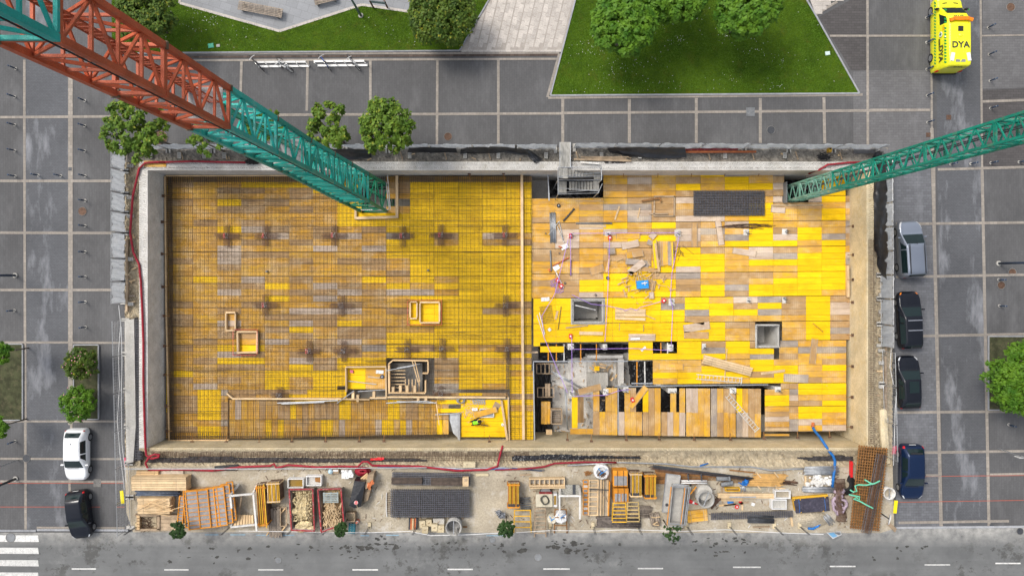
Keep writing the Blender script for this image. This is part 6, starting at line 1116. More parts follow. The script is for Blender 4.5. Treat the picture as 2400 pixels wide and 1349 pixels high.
# rusty bars and trough
bundle('long bundle of dark rusty rebar slanting across the yard', 1530, 1093, 1760, 1122, 8, 12, 3, .1, .03, STEELD, 'rebar_bundle', 'rebar', 8); bundle('long brown rebar bundle behind the troughs', 1532, 1098, 1860, 1133, 6, 8, 2, .1, .03, RUSTD, 'rebar_bundle', 'rebar', 12)
for i, (px) in enumerate(([(1535,1101),(1600,1106),(1600,1118),(1537,1117)],[(1537,1119),(1660,1120),(1655,1135),(1536,1133)],[(1590,1106),(1700,1112),(1690,1119),(1592,1115)])): mb = MB(); mb.pprism(px, 0, .12+.02*i); o = obj('rusty_plate', mb, RUST, label=['rusty steel plate behind the props, upper','rusty steel plate behind the props, wide lower','rusty steel plate under the long rebar'][i], cat='steel plate'); mb = MB(); mb.pbar(px[0][0]+3, px[0][1]+3, px[1][0]-3, px[1][1]+3, 1.2, .12, .18); obj('edge', mb, RUSTD, o)
def ringpoly(c0, c1, t): return [(c0[i][0]*(1-t)+c1[i][0]*t, c0[i][1]*(1-t)+c1[i][1]*t) for i in range(4)]
t_ = thing('steel_trough', 'long grey steel concrete trough with rails in the yard', 'trough', 1588, 1182, 0); c4 = [(1577,1136),(1608,1139),(1597,1227),(1568,1226)]
mb = MB(); mb.pprism(c4, .1, .35); obj('base', mb, CONCM, t_)
for i in range(4): mb = MB(); a, b = c4[i], c4[(i+1) % 4]; mb.pbar(*a, *b, 2.2, .1, .95); obj('side', mb, CONCM, t_)
for dx, m_ in ((-2, GALV),(4.5, GALV),(8, GALV),(-4, ORANGE),(1.5, ORANGE)): mb = MB(); mb.bar(P(1610+dx if m_ is GALV else 1577+dx+ (27 if dx > 0 else 0), 1140, 1.1), P(1599+dx if m_ is GALV else 1567+dx+(27 if dx > 0 else 0), 1230, 1.1), .06); obj('rail', mb, m_, t_)
for yy, x0, x1 in ((1139,1575,1616),(1134,1578,1614),(1226,1566,1602),(1231,1568,1600)): mb = MB(); mb.bar(P(x0,yy,1.12), P(x1,yy+3,1.12), .06); obj('cross_rail', mb, GALV, t_)
t_ = thing('steel_tray', 'grey steel panel with a round hole beside the trough', 'panel', 1570, 1150, 0); c5 = [(1562,1110),(1595,1114),(1593,1133),(1577,1133),(1566,1199),(1552,1199)]; mb = MB(); mb.pprism(c5, .2, .5); obj('panel', mb, CONCM, t_); mb = MB(); p = P(1563,1182,.5); mb.cyl(p, p+Vector((0,0,.012)), .13, 14); obj('port', mb, STEELD, t_)
for a, b in zip(c5, c5[1:]+c5[:1]): mb = MB(); mb.pbar(*a, *b, 1.2, .48, .56); obj('edge_angle', mb, GALV, t_)
for i, y in enumerate((1126,1131)): mb = MB(); mb.cyl(P(1597,y,.7), P(1657,y,.7), .06, 8); obj('white_tube', mb, WHITE, label=['upper','lower'][i]+' white tube sticking out right of the trough', cat='tube', smooth=True)
for i, x in enumerate((1612, 1643)): uframe(('left','right')[i]+' black steel hoop standing over the rusty plates', [((x,1112,.7),(x+2,1126,.7)),((x+2,1126,.7),(x+7,1137,.1)),((x,1112,.7),(x+2,1110,.0))], STEELD, w_=.1)
stack('ochre board sheets lying below the concrete bucket', 1611, 1194, 1658, 1222, 3, 1, .05, .1, X['Ox'], rot=7); 
mb = MB(); mb.pprism([(1663,1173),(1690,1166),(1690,1170),(1668,1193)], 0, .25); obj('brown_board', mb, RUSTD, label='brown triangular board right of the concrete bucket', cat='board')
rack('brown upright boards between trough and bucket', 1617, 1148, 1637, 1170, .1, WOODO, 4); plank('orange brace leaning across the trough', 1612, 1164, 1632, 1140, 2.4, ORANGE, .9, .08)
stack('long fresh timbers in the lower right yard', 1683, 1156, 1815, 1167, 3, 2, .1, .1, WOODP, straps=False, rot=-.5); stack('short timber below the long fresh ones', 1690, 1166, 1742, 1174, 2, 1, .05, .1, WOODP, straps=False); plank('pale metal strip on the long timbers', 1710, 1164, 1772, 1164, 3, GALV, .32, .05)
stack('orange tinted timbers with cross bearers, upper pile', 1766, 1110, 1838, 1126, 6, 2, .1, .07, mk('orange_wood',(.62,.36,.12),.7,.2,2), straps=False, jit=2.5, rot=-1); stack('orange tinted timbers, lower pile', 1752, 1126, 1830, 1139, 5, 2, .1, .07, bpy.data.materials['orange_wood'], straps=False, jit=2.5, rot=-1)
for i, (x0,y0,x1,y1) in enumerate(((1773,1106,1784,1119),(1815,1106,1825,1118),(1776,1138,1784,1147),(1818,1137,1825,1147))): plank(['upper left','upper right','lower left','lower right'][i]+' bearer crossing the orange timbers', x0,y0,x1,y1, 2.6, WOODP, .3, .08)
mb = MB(); mb.pprism([(1749,1141),(1795,1141),(1794,1150),(1747,1150)], 0, .15); obj('grey_board', mb, mk('olive_board',(.36,.33,.25),.8), label='grey olive board below the orange timbers', cat='board')
t_ = thing('ochre_tray', 'ochre steel tray near the long timbers', 'tray', 1717, 1146, 0)
for s_ in ((1699,1143,1735,1143),(1701,1150,1734,1150),(1700,1144,1703,1149),(1734,1143,1734,1150)): mb = MB(); mb.pbar(*s_, 1.8, 0, .35); obj('side', mb, YFRAME, t_)
bundle('short bundle of steel pins near the blue tarp', 1740, 1138, 1745, 1152, 12, 8, 1, .1, .04, GALV)
crumple('crumpled blue tarp scrap among the timbers', [(1728,1127),(1737,1131),(1746,1122),(1754,1124),(1752,1137),(1738,1136)], .15, BLUEH, .25, 10, 8, 'tarp_scrap', 31, 'tarp')
for i, (x0,y0,x1,y1) in enumerate(((1679,1121,1711,1121),(1690,1135,1717,1131))): t_ = thing('drain_pipe', ['roped dark grey pipes','dark grey pipe'][i]+' lying above the long timbers', 'pipe', x0, y0, .1); mb = MB(); mb.cyl(P(x0,y0,.25), P(x1,y1,.25), .17, 12); obj('pipe', mb, GREYP, t_, smooth=True); mb = MB(); mb.cyl(P(x1-4,y1,.25), P(x1,y1,.25), .19, 12); obj('socket', mb, GREYP, t_, smooth=True)
gridmat('dark flat mesh mats in the lower right yard', 1668, 1200, 1856, 1212, 44, 5, 3, .05, .06, REBARG, .018, rot=1.8); bundle('stack of dark steel bars on bearers', 1754, 1217, 1815, 1217, 17, 9, 2, .15, .06, STEELD, jit=.5)
bundle('galvanised scaffold tubes at the yard\'s right, upper bundle', 1887, 1103, 1965, 1102, 20, 18, 2, .1, .045, GALV, jit=3); bundle('galvanised scaffold tubes at the yard\'s right, lower bundle', 1882, 1146, 1964, 1147, 14, 14, 2, .1, .045, GALV, jit=3)
t_ = thing('phenolic_shutter', 'black phenolic formwork board lying on its twin', 'formwork board', 1902, 1182, 0); BLKB = mk('black_phenolic_ply', (.045,.042,.06), .4, .25, 3, dirt=(.12,.11,.14), dirt_amt=.5)
mb = MB(); mb.pprism([(1860,1170),(1942,1163),(1945,1196),(1866,1202)], .32, .42); obj('upper_board', mb, BLKB, t_); mb = MB(); mb.pprism([(1857,1165),(1940,1158),(1943,1190),(1863,1196)], .05, .3); obj('lower_board', mb, YFRAME, t_); mb = MB(); mb.pbar(1872,1169,1875,1201,.8,.42,.43); mb.pbar(1932,1164,1936,1197,.8,.42,.43); obj('strap', mb, BLUEH, t_)
mb = MB()
for x, y in ((1862,1171),(1876,1170),(1934,1165),(1878,1200),(1930,1197)): mb.pbox(x-1, y-1, x+1, y+1, .41, .46)
obj('bolts', mb, YFRAME, t_)
mb = MB(); vs = []; fs = []; N = 30; rg = random.Random(8)
for j in range(N+1):
    for i in range(N+1):
        u, v = -1+2*i/N, -1+2*j/N; rr_ = math.hypot(u, v); vs.append(P(1904+u*38, 1216+v*20, .02+max(0, .55*(1-rr_**1.5))+rg.uniform(0,.06)*(rr_ < .98)))
for j in range(N):
    for i in range(N): a = j*(N+1)+i; fs.append((a, a+N+1, a+N+2, a+1))
mb.add(vs, fs); obj('sand_heap', mb, SAND, label='low heap of pale sand by the black board', cat='sand heap', kind='stuff')
bundle('scatter of small galvanised stakes on the sand heap', 1936, 1208, 1950, 1226, 16, 8, 1, .5, .03, GALV, 'stakes', 'stakes', 4)
# rusty rebar mats, cage and slings at the right corner
gridmat('large rusty stack of rebar mats in the yard corner', 2004, 1048, 2068, 1238, 12, 30, 8, .15, .1, RUST, .028, rot=-6.0, ov=3)
t_ = thing('rebar_cage', 'long dark triangular rebar cage lying on the rusty mats', 'rebar cage', 2046, 1155, 1.0); A0, A1 = Vector((2066,1064)), Vector((2030,1248)); dd = (A1-A0).normalized(); nn_ = Vector((-dd.y, dd.x))
for o_, z in ((-11,1.1),(-6,1.25),(0,1.3),(6,1.25),(11,1.1),(3,1.4),(-3,1.4)): mb = MB(); a, b = A0+nn_*o_, A1+nn_*o_; mb.tube([P(a.x,a.y,z), P(b.x,b.y,z)], .03, 5); obj('bar', mb, REBARG if z < 1.3 else RUSTD, t_)
mb = MB()
for i in range(60):
    q = A0+(A1-A0)*i/59; mb.tube([P(*(q+nn_*o_), z) for o_, z in ((-11,1.12),(0,1.42),(11,1.12))], .018, 4)
obj('stirrups', mb, RUSTD, t_, kind='stuff')
for i, px in enumerate(([(2062,1126,1.5),(2050,1132,1.6),(2030,1136,1.5),(2012,1135,1.2),(2004,1138,1.2),(2008,1150,1.2),(2000,1152,1.2),(1992,1147,1.1)],[(2026,1123,1.3),(2040,1131,1.5),(2044,1133,1.55)],[(2046,1190,1.5),(2030,1182,1.5),(2016,1174,1.3),(2000,1168,1.2),(2008,1165,1.2),(2014,1170,1.2),(2015,1163,1.2),(1998,1160,1.1),(1990,1158,.9)])):
    mb = MB(); mb.ptube(px, .055, 1.2, 5); obj('lifting_sling', mb, CYANS, label=['long mint green sling looped over the rusty mats','short mint green sling end forming a Y','lower mint green sling curling over the cage'][i], cat='sling')
mb = MB()
for i in range(5): mb.ptube([(1982+(21-i*2.2)*math.cos(a*.3-1.2), 1135+(21-i*2.2)*math.sin(a*.3-1.2)) for a in range(16 if i else 12)], .12, .15+i*.06, 8)
obj('corrugated_hose', mb, RUB, label='coil of black corrugated drain hose', cat='hose', smooth=True)
t_ = thing('rusty_arch_mat', 'bent rusty mesh arch lying between sand and rusty mats', 'rebar mesh', 1968, 1170, 0); mb = MB()
for i in range(9): u = i/8; mb.tube([P(1957+u*22+k_*.6*math.sin(k_), 1120+k_*11+u*3, .3+.6*math.sin(u*3.1)) for k_ in range(10)], .03, 4)
for k_ in range(12): mb.tube([P(1957+u_/6*24+k_*.4, 1122+k_*9, .33+.6*math.sin(u_/6*3.1)) for u_ in range(7)], .026, 4)
obj('bars', mb, RUSTD, t_, kind='stuff')
mb = MB()
for i in range(4): mb.ptube([(1955+i*7+R(-4,4)+6*math.sin(a*.9+i), 1150+a*6+R(-3,3)) for a in range(10)], .13, .35+.1*i, 7)
obj('mauve_hose', mb, mk('mauve_hose',(.42,.33,.40),.5,.2,3), label='tangle of mauve hoses beside the black board', cat='hose', smooth=True)
mb = MB(); mb.pbox(1994,1081,1999,1118,.05,.35); o = obj('red_barrier', mb, REDB, label='narrow red plastic barrier beside the rusty mats', cat='barrier'); mb = MB(); mb.pbox(1993,1085,2000,1089,.34,.4); obj('cap', mb, REDB, o)
mb = MB(); mb.ptube([(1905,1000,DZ+.4),(1910,1010,DZ+.5),(1922,1024,DZ+2.2),(1934,1042,.2),(1943,1056,0),(1953,1068,.1),(1957,1080,.15),(1956,1100,.15),(1953,1120,.4),(1951,1140,.3)], .11, 0, 8); o = obj('blue_hose', mb, BLUEH, label='blue hose running from the deck up into the yard', cat='hose', smooth=True); mb = MB(); p = P(1905,1000,DZ+.35); mb.cyl(p, p+Vector((-.02,.35,.1)), .13, 10); obj('coupling', mb, TERR, o)
mb = MB(); mb.ptube([(1894,1237),(1906,1238),(1916,1232),(1926,1222),(1934,1213)], .1, .15, 7); obj('blue_hose', mb, BLUEH, label='short blue hose on the sand heap by the fence', cat='hose', smooth=True)
t_ = thing('site_notice', 'tilted blue and white site notice board at the fence', 'sign', 1955, 1248, 0); mb = MB(); q = [P(1937,1247,1.2), P(1970,1244,1.5), P(1973,1252,1.0), P(1952,1262,.8)]; mb.add(q+[v_-Vector((0,0,.03)) for v_ in q], [(0,3,2,1),(4,5,6,7),(0,1,5,4),(1,2,6,5),(2,3,7,6),(3,0,4,7)]); obj('board', mb, WHITE, t_)
mb = MB(); mb.add([P(1941,1249,1.23), P(1954,1247,1.32), P(1963,1255,.97), P(1953,1259,.9)], [(0,3,2,1)]); obj('blue_field', mb, plain('sky_blue_print',(.2,.45,.7),.5), t_)
for i in range(3): mb = MB(); mb.add([P(1956+i*4.5,1247,1.36), P(1958+i*4.5,1246.6,1.37), P(1968+i*1.5,1252.6-i,1.10), P(1966+i*1.5,1253-i,1.08)], [(0,3,2,1)]); obj('text_strip', mb, GREYP, t_)
t_ = thing('mirror_disc', 'white round road mirror on a pole at the yard corner', 'road mirror', 2060, 1197, 0); mb = MB(); p, q = P(2062,1200,.0), P(2084,1215,2.2); mb.cyl(p, q, .05, 8); obj('pole', mb, STEELD, t_); mb = MB(); d = Vector((.8,-.2,.35)).normalized(); mb.cyl(q, q+d*.06, .42, 24); obj('disc', mb, WHITE, t_)
for lb, x, y, rot in (('yellow plastic sign on the right fence',2099,1187,-6),('yellow plastic sign on the left fence',286,1164,6)): t_ = thing('yellow_sign', lb, 'sign', x, y, 0); mb = MB(); mb.pbox(x-4, y-15, x+4, y+15, 1.2, 1.23, rot=rot); obj('sheet', mb, plain('yellow_sign_'+str(x), (.75,.62,.0), .6), t_); mb = MB(); mb.pbar(x, y+14, x, y-14, .8, 1.1, 1.2); obj('post', mb, GALV, t_)
mb = MB(); mb.pprism([(2079,1227),(2086,1224),(2102,1238),(2098,1247)], 0, .12); obj('brown_board', mb, CARD, label='brown board lying at the corner of kerb and yard', cat='board')
crumple('dry earth lumps with rusty stain by the big bag', [(1369,1105),(1376,1103),(1390,1106),(1384,1112),(1373,1115)], .02, RUST, .15, 10, 8, 'rust_heap', 40, 'earth')
# hoses and cables along the yard
mb = MB(); mb.ptube([(388,380,.45),(360,380,.5),(340,382,.5),(326,395,.4),(318,430,.35),(311,460,.3),(308,500,.3),(305,545,.3),(312,590,.3),(326,620,.35),(330,660,.4),(333,720,.4),(336,800,.4),(336,900,.4),(339,1000,.4),(341,1050,.4),(343,1066,.3),(355,1074,.3),(372,1070,.3),(374,1065,.35),(362,1064,.35),(350,1069,.35),(341,1085,.2),(349,1102,.2),(400,1099,.2),(500,1102,.2),(560,1094,.2),(600,1092,.2),(633,1091,.2),(642,1086,.2),(647,1095,.2),(660,1093,.2),(675,1089,.2),(745,1094,.2),(800,1092,.2),(838,1093,.2),(850,1081,.3),(862,1081,.3),(872,1090,.2),(980,1092,.2),(1070,1102,.2),(1140,1100,.2),(1166,1092,.2),(1172,1065,0),(1178,1044,.3)], .09, .3, 7); obj('red_hose', mb, REDH, label='long dark red hose running round the pit edge', cat='hose', smooth=True)
for i, (px, m_, lb) in enumerate((([(388,380,.5),(450,378,.5),(520,380,.5),(575,381,.5)],REDH,'red hose along the upper wall beside the crane'),([(1160,1100),(1230,1098),(1275,1093),(1300,1085),(1370,1082),(1445,1083)],REDH,'red hose end trailing right along the yard'),([(885,1092),(960,1094),(1040,1096),(1100,1101),(1160,1098),(1200,1097),(1270,1102)],BLUEH,'thin blue cable along the yard\'s upper edge'),([(1000,1093),(1080,1098),(1180,1095),(1230,1100),(1276,1101)],GALV,'thin pale cable beside the blue one'),([(1330,1090),(1450,1083),(1560,1086),(1620,1093),(1760,1093),(1810,1102),(1860,1098),(1890,1098)],GALV,'grey pipe along the yard\'s upper right edge'),([(1896,407,DZ+1.5),(1920,398,.3),(1940,386,.5),(1990,381,.4),(2040,380,.3)],REDH,'red hose dropping to the right crane'),([(1660,1085),(1640,1091)],BLUEH,'scrap of blue hose by the grey pipe'))): mb = MB(); mb.ptube(px, .06 if m_ is not REDH else .08, .15, 6); obj('hose', mb, m_, label=lb, cat='hose', smooth=True)
t_ = thing('steel_rail', 'horizontal steel rail along the yard\'s upper edge', 'rail', 700, 1096, 0)
for (x0,y0,x1,y1) in ((290,1098,620,1098),(620,1098,1000,1095)): mb = MB(); mb.cyl(P(x0,y0,.5), P(x1,y1,.5), .035, 6); obj('rail', mb, GALV, t_)
for i in range(12): mb = MB(); x = 350+i*52; mb.cyl(P(x,1099,0), P(x-4,1103,.6), .025, 6); obj('stake', mb, RUSTD, t_)
mb = MB(); mb.pprism([(502,1092),(556,1088),(560,1093),(550,1102),(505,1102)], .0, .2); obj('dark_cover', mb, BLKPL, label='dark plastic cover beneath the red hose', cat='cover')
mb = MB(); mb.pbox(1086,1082,1114,1095,.0,.3); o = obj('stone_block', mb, CONCT, label='tan stone block by the hose junction', cat='block'); mb = MB(); mb.pbox(1092,1086,1097,1090,.29,.32); obj('hole', mb, SOIL, o)
crumple('white cloth scrap on the trench edge', [(868,1073),(900,1071),(900,1077),(870,1078)], -.2, REDB, .1, 8, 4, seed=41, cat='cloth')
GEO = bpy.data.materials['dark_geotextile']
crumple('dark geotextile strip in the trench below the left deck', [(345,1072),(500,1069),(620,1072),(830,1073),(1000,1075),(1000,1080),(830,1082),(345,1083)], -.32, GEO, .16, 220, 6, 'geotextile_sheet', 71, 'sheet')
crumple('black geotextile strip in the trench near the red hose bend', [(1200,1068),(1300,1064),(1400,1067),(1500,1069),(1502,1074),(1380,1075),(1200,1079)], -.3, BLKPL, .16, 120, 6, 'geotextile_sheet', 72, 'sheet')
crumple('dark geotextile strip in the trench at the right end', [(1860,1072),(1960,1066),(2000,1068),(2000,1078),(1900,1079)], -.12, GEO, .14, 50, 6, 'geotextile_sheet', 73, 'sheet')
# more clutter in the right part of the yard
t_ = thing('rubble_heap', 'pale broken stones between the galvanised tube bundles', 'rubble', 1920, 1128, 0); mb = MB(); rg = random.Random(90)
for _ in range(90): mb.ball(P(rg.gauss(1925,14), rg.gauss(1127,6), .1+rg.random()*.2), rg.uniform(.06,.24), 6, 4, (1,rg.uniform(.6,1),.7), jit=.25)
obj('stones', mb, CONCW, t_, kind='stuff')
for i, (x, y) in enumerate(((1888,1126),(1898,1127))): plank(('left','right')[i]+' pale bearer between the galvanised tube bundles', x, 1115, x+1, 1138, 4, WOODP, .02, .12, 'bearer', 'bearer')
for lb, x, y, L, W, a, m_ in [('small white card lying below the long timbers',1765,1181,8,7,-20,PAPER),('blue and white packaging under the long timbers',1712,1176,14,6,8,BLUEH),('red and white plastic scrap below the long timbers',1737,1177,10,7,-30,REDB),('tan offcut board by the orange timbers',1705,1182,40,4,6,WOOD),('tan board below the packaging',1726,1180,60,4,8,WOODO),('upright tan board crossing the long timbers',1740,1170,4,50,0,WOODP),('pale board behind the long timbers',1830,1144,22,4,-8,WOODP),('brown board left of the ochre tray',1692,1146,5,14,0,WOODO),('rusty strip above the orange timbers',1740,1104,60,3,-6,RUST),('dark steel strip above the orange timbers',1850,1128,40,4,-7,RUSTD),('pale plank below the mesh mats',1785,1234,40,3,2,WOODO),('tan plank by the sand heap',1856,1222,5,22,8,WOODP),('tan plank beside the steel trough foot',1607,1226,30,3,3,WOODO),('dusty board behind the generator',1232,1112,26,4,4,WOODO),('dusty board near the hose junction',1130,1112,30,6,1,CONCT),('short plank by the concrete bucket',1090,1234,10,3,0,RUST)]:
    mb = MB(); mb.pbox(x-L/2, y-W/2, x+L/2, y+W/2, .04, .10, rot=a); obj('yard_scrap', mb, m_, label=lb, cat='scrap')
t_ = thing('stop_disc', 'red round sign plate lying below the long timbers', 'sign', 1727, 1187, 0); p = P(1727,1187,.08); mb = MB(); mb.cyl(p-Vector((0,0,.02)), p, .16, 18); obj('plate', mb, REDB, t_); mb = MB(); mb.box(p+Vector((0,0,.004)), (.05,.16,.006)); mb.box(p+Vector((.05,0,.004)), (.04,.1,.006)); obj('symbol', mb, WHITE, t_)
mb = MB()
for _ in range(520):
    x, y = rg.choice([rg.uniform(1500,2000), rg.uniform(1180,1400), rg.uniform(610,900), rg.uniform(1650,1990)]), rg.uniform(1100,1238); a = rg.uniform(0,3.14); l = rg.uniform(2,12); mb.pbar(x-l/2*math.cos(a), y-l/2*math.sin(a), x+l/2*math.cos(a), y+l/2*math.sin(a), rg.uniform(.4,1.6), .01, .05, rg.choice([0,0,1,2]))
obj('debris', mb, [WOODO, RUSTD, CONCW], label='splinters rods and scraps littering the yard ground', cat='debris', kind='stuff')
crumple('damp brown earth patch under the long rebar', [(1540,1104),(1700,1112),(1850,1126),(1840,1136),(1690,1128),(1540,1122)], .0, mk('damp_brown_earth', (.24,.16,.09), .95, .3, 2), .05, 60, 6, 'earth_patch', 74, 'earth')
# gravel, small litter
mb = MB(); rg = random.Random(77)
for _ in range(2600):
    x, y = rg.uniform(300, 2085), rg.uniform(1090, 1240); mb.ball(P(x, y, .02), rg.uniform(.015,.05), 4, 2, (1, rg.uniform(.6,1), .6), jit=.3)
for _ in range(3600):
    x, y = rg.uniform(330, 2085), rg.choice([rg.uniform(1056, 1066), rg.uniform(1083, 1094)]) if rg.random() < .85 else rg.uniform(1058,1094); mb.ball(P(x, y, -.2 if x < 1520 else -.1), rg.uniform(.015,.055), 4, 2, (1, rg.uniform(.6,1), .7), jit=.3)
for _ in range(900):
    x, y = rg.choice([rg.uniform(294,326), rg.uniform(2050,2090)]), rg.uniform(385, 1090); mb.ball(P(x, y, .0), rg.uniform(.03,.09), 4, 2, (1,.8,.7), jit=.3)
obj('gravel', mb, mk('pale_gravel', (.46,.40,.30), .95, .35, 3, rnd=0), label='loose pale gravel strewn over the yard and banks', cat='gravel', kind='stuff')
# ------------------------------------------------------------------ site fences, blocks, black sheets round the pit
def fence(label, x0, y0, x1, y1, h=2.0, net=True, group='mesh fence panels', lean=0.0):
    """panel standing on the ground between two pixel points of its BASE"""
    t_ = thing('site_fence', label, 'fence', (x0+x1)/2, (y0+y1)/2, 0, group); a, b = P(x0, y0, .1), P(x1, y1, .1); up = Vector((0,0,h)); d = (b-a).normalized(); n = Vector((-d.y, d.x, 0)); a = a+d*.03; b = b-d*.03
    mb = MB()
    for p, q in ((a,a+up),(b,b+up),(a+up,b+up),(a+Vector((0,0,.05)),b+Vector((0,0,.05)))): mb.cyl(p, q, .022, 6)
    obj('frame', mb, GALV, t_)
    if net:
        vs = []; fs = []; N, Mr = 14, 8; mb = MB(); ph = R(0,6)
        for j in range(Mr+1):
            for i in range(N+1): u, v = i/N, j/Mr; vs.append(a+(b-a)*u+up*(.04+.93*v)+n*(.05*math.sin(u*9+ph+v*2)+.04*math.sin(u*23+v*5)+.03+R(-.012,.012)))
        for j in range(Mr):
            for i in range(N): q = j*(N+1)+i; fs.append((q, q+1, q+N+2, q+N+1))
        mb.add(vs, fs); obj('netting', mb, NETG, t_)
    mb = MB(); L = (b-a).length
    for i in range(int(L/.22)+1): p = a+d*(i*.22); mb.bar(p, p+up, .008)
    for j in range(9): p = a+up*(.05+j/9); mb.bar(p, b+(p-a), .008)
    obj('wires', mb, GALV, t_, kind='stuff')
    for p in (a, b): mb = MB(); mb.box((p.x, p.y, .06), (.24+abs(d.y)*.4, .24+abs(d.x)*.4, .13), 0); obj('foot_block', mb, CONC, t_)
ys = [350, 402, 455, 500, 547, 607, 660, 712]
for i, (a, b) in enumerate(zip(ys, ys[1:])): fence(f'netted mesh fence panel beside the bollards, {ORD[i]} from the top', 292, a, 292, b-2)
ys = [748, 830, 915, 1000, 1085, 1165, 1238]
for i, (a, b) in enumerate(zip(ys, ys[1:])): fence(f'bare wire fence panel beside the white car, {ORD[i]} from the top', 294+i*2, a, 296+i*2, b-2, net=False)
xs = [290,395,500,600,705,810,910,1010,1110,1210,1305]
for i, (a, b) in enumerate(zip(xs, xs[1:])): fence(f'netted fence panel along the promenade, {ORD[i]} from the left corner', a, 349, b-2, 349, h=1.9)
xs = [1345,1440,1540,1640,1745,1850,1955,2060]
for i, (a, b) in enumerate(zip(xs, xs[1:])): fence(f'netted fence panel along the promenade, {ORD[i]} right of the gangway', a, 346+i*.5, b-2, 346.5+i*.5, h=1.9)
ys = [372, 425, 480, 535, 590, 645, 700, 760, 812]
for i, (a, b) in enumerate(zip(ys, ys[1:])): fence(f'netted fence panel beside the parked cars, {ORD[i]} from the top', 2062+i*.4, a, 2062+i*.4, b-2)
ys = [820, 900, 985, 1070]
for i, (a, b) in enumerate(zip(ys, ys[1:])): fence(f'bare wire fence panel beside the black cars, {ORD[i]} from the top', 2068+i*2, a, 2070+i*2, b-2, net=False)
TAPEM = plain('white_barrier_tape', (.75,.75,.74), .6)
for lb, px in (('white barrier tape strung along the left fence',[(278,715,1.2),(283,760,1.0),(277,830,1.0),(280,900,1.1),(275,990,1.0),(281,1060,1.1),(290,1130,1.0),(292,1180,1.0)]),('second white tape hanging on the left fence',[(284,765,1.4),(286,850,1.3),(284,950,1.3),(286,1040,1.2),(296,1130,1.1)]),('white tape along the yard\'s road edge, left',[(560,1243,.9),(690,1245,.8),(760,1247,.9),(860,1247,.8),(960,1244,.9),(1010,1254,.7),(1100,1252,.8),(1200,1246,.9)]),('white tape along the yard\'s road edge, right',[(1210,1247,.9),(1290,1242,.8),(1400,1243,.8),(1470,1240,.9),(1600,1244,.7),(1700,1240,.9),(1840,1248,.8),(1930,1251,.8)]),('white tape along the right fence',[(2086,470,1.4),(2084,560,1.2),(2090,650,1.3),(2086,720,1.2),(2092,800,1.2)]),('torn white tape on the lower right fence',[(2090,800,1.0),(2086,860,.9),(2094,900,.9),(2102,905,.5),(2098,960,.8),(2096,1040,.9),(2094,1090,.6)])): mb = MB(); mb.ptube(px, .022, 1, 4); obj('barrier_tape', mb, TAPEM, label=lb, cat='tape')
for i, x in enumerate((320,430,540,690,770,866,975,1075,1290,1390,1495,1610,1710,1815,1875)):
    t_ = thing('fence_post', f'pair of bare fence posts at the road edge, {ORD[i]} from the left', 'fence post', x, 1238, 0, 'fence posts along the road'); mb = MB(); mb.pbox(x-3.5, 1224, x+3.5, 1238, 0, .13); obj('foot_block', mb, CONCT, t_)
    for d in (-1.2, 1.6): mb = MB(); p = P(x+d, 1233, .1); mb.cyl(p, p+Vector((0,0,1.9)), .022, 6); obj('post', mb, STEELD, t_)
# promenade-side clutter
for i, x in enumerate((352,420,478,525,960,1090,1168,1280,1410,1500,1700,1840)): t_ = thing('ballast_block', f'perforated concrete ballast block behind the promenade fence, {ORD[i]} from the left', 'ballast block', x, 365, 0, 'ballast blocks'); mb = MB(); mb.pbox(x-4, 357, x+4, 371, 0, .16); obj('block', mb, CONC, t_); mb = MB(); [mb.pbox(x-2+dx, y, x-1+dx, y+2, .15, .17) for dx in (0, 3) for y in (359, 363, 367)]; obj('holes', mb, STEELD, t_)
for i, y in enumerate((388,462,506,607,712)): t_ = thing('ballast_block', f'perforated concrete ballast block inside the left fence, {ORD[i]} from the top', 'ballast block', 304, y, 0, 'ballast blocks'); mb = MB(); mb.pbox(297, y-4, 312, y+4, 0, .16); obj('block', mb, CONC, t_); mb = MB(); [mb.pbox(299+dx, y-2+dy, 301+dx, y-1+dy, .15, .17) for dx in (0, 4, 8) for dy in (0, 3)]; obj('holes', mb, STEELD, t_)
for i, y in enumerate((690,730,795,850,905)): t_ = thing('ballast_block', f'perforated concrete ballast block inside the right fence, {ORD[i]} from the top', 'ballast block', 2066, y, 0, 'ballast blocks'); mb = MB(); mb.pbox(2061, y-4, 2072, y+4, 0, .16); obj('block', mb, CONC, t_); mb = MB(); [mb.pbox(2062+dx, y-2+dy, 2064+dx, y-1+dy, .15, .17) for dx in (0, 4) for dy in (0, 3)]; obj('holes', mb, STEELD, t_)
rg = random.Random(9)
t_ = thing('kerb_boards', 'row of timber edge boards outside the left wall', 'timber', 293, 600, 0)
for y0, y1 in ((560,640),(645,730)): mb = MB(); mb.pbar(297, y0, 296, y1, 5, 0, .2); obj('board', mb, WOODO, t_)
t_ = thing('kerb_boards', 'row of timber edge boards outside the right wall', 'timber', 2076, 780, 0)
for y0, y1 in ((650,735),(738,830),(835,920),(922,960)): mb = MB(); mb.pbar(2076, y0, 2078, y1, 4, 0, .25); obj('board', mb, WOODO, t_)
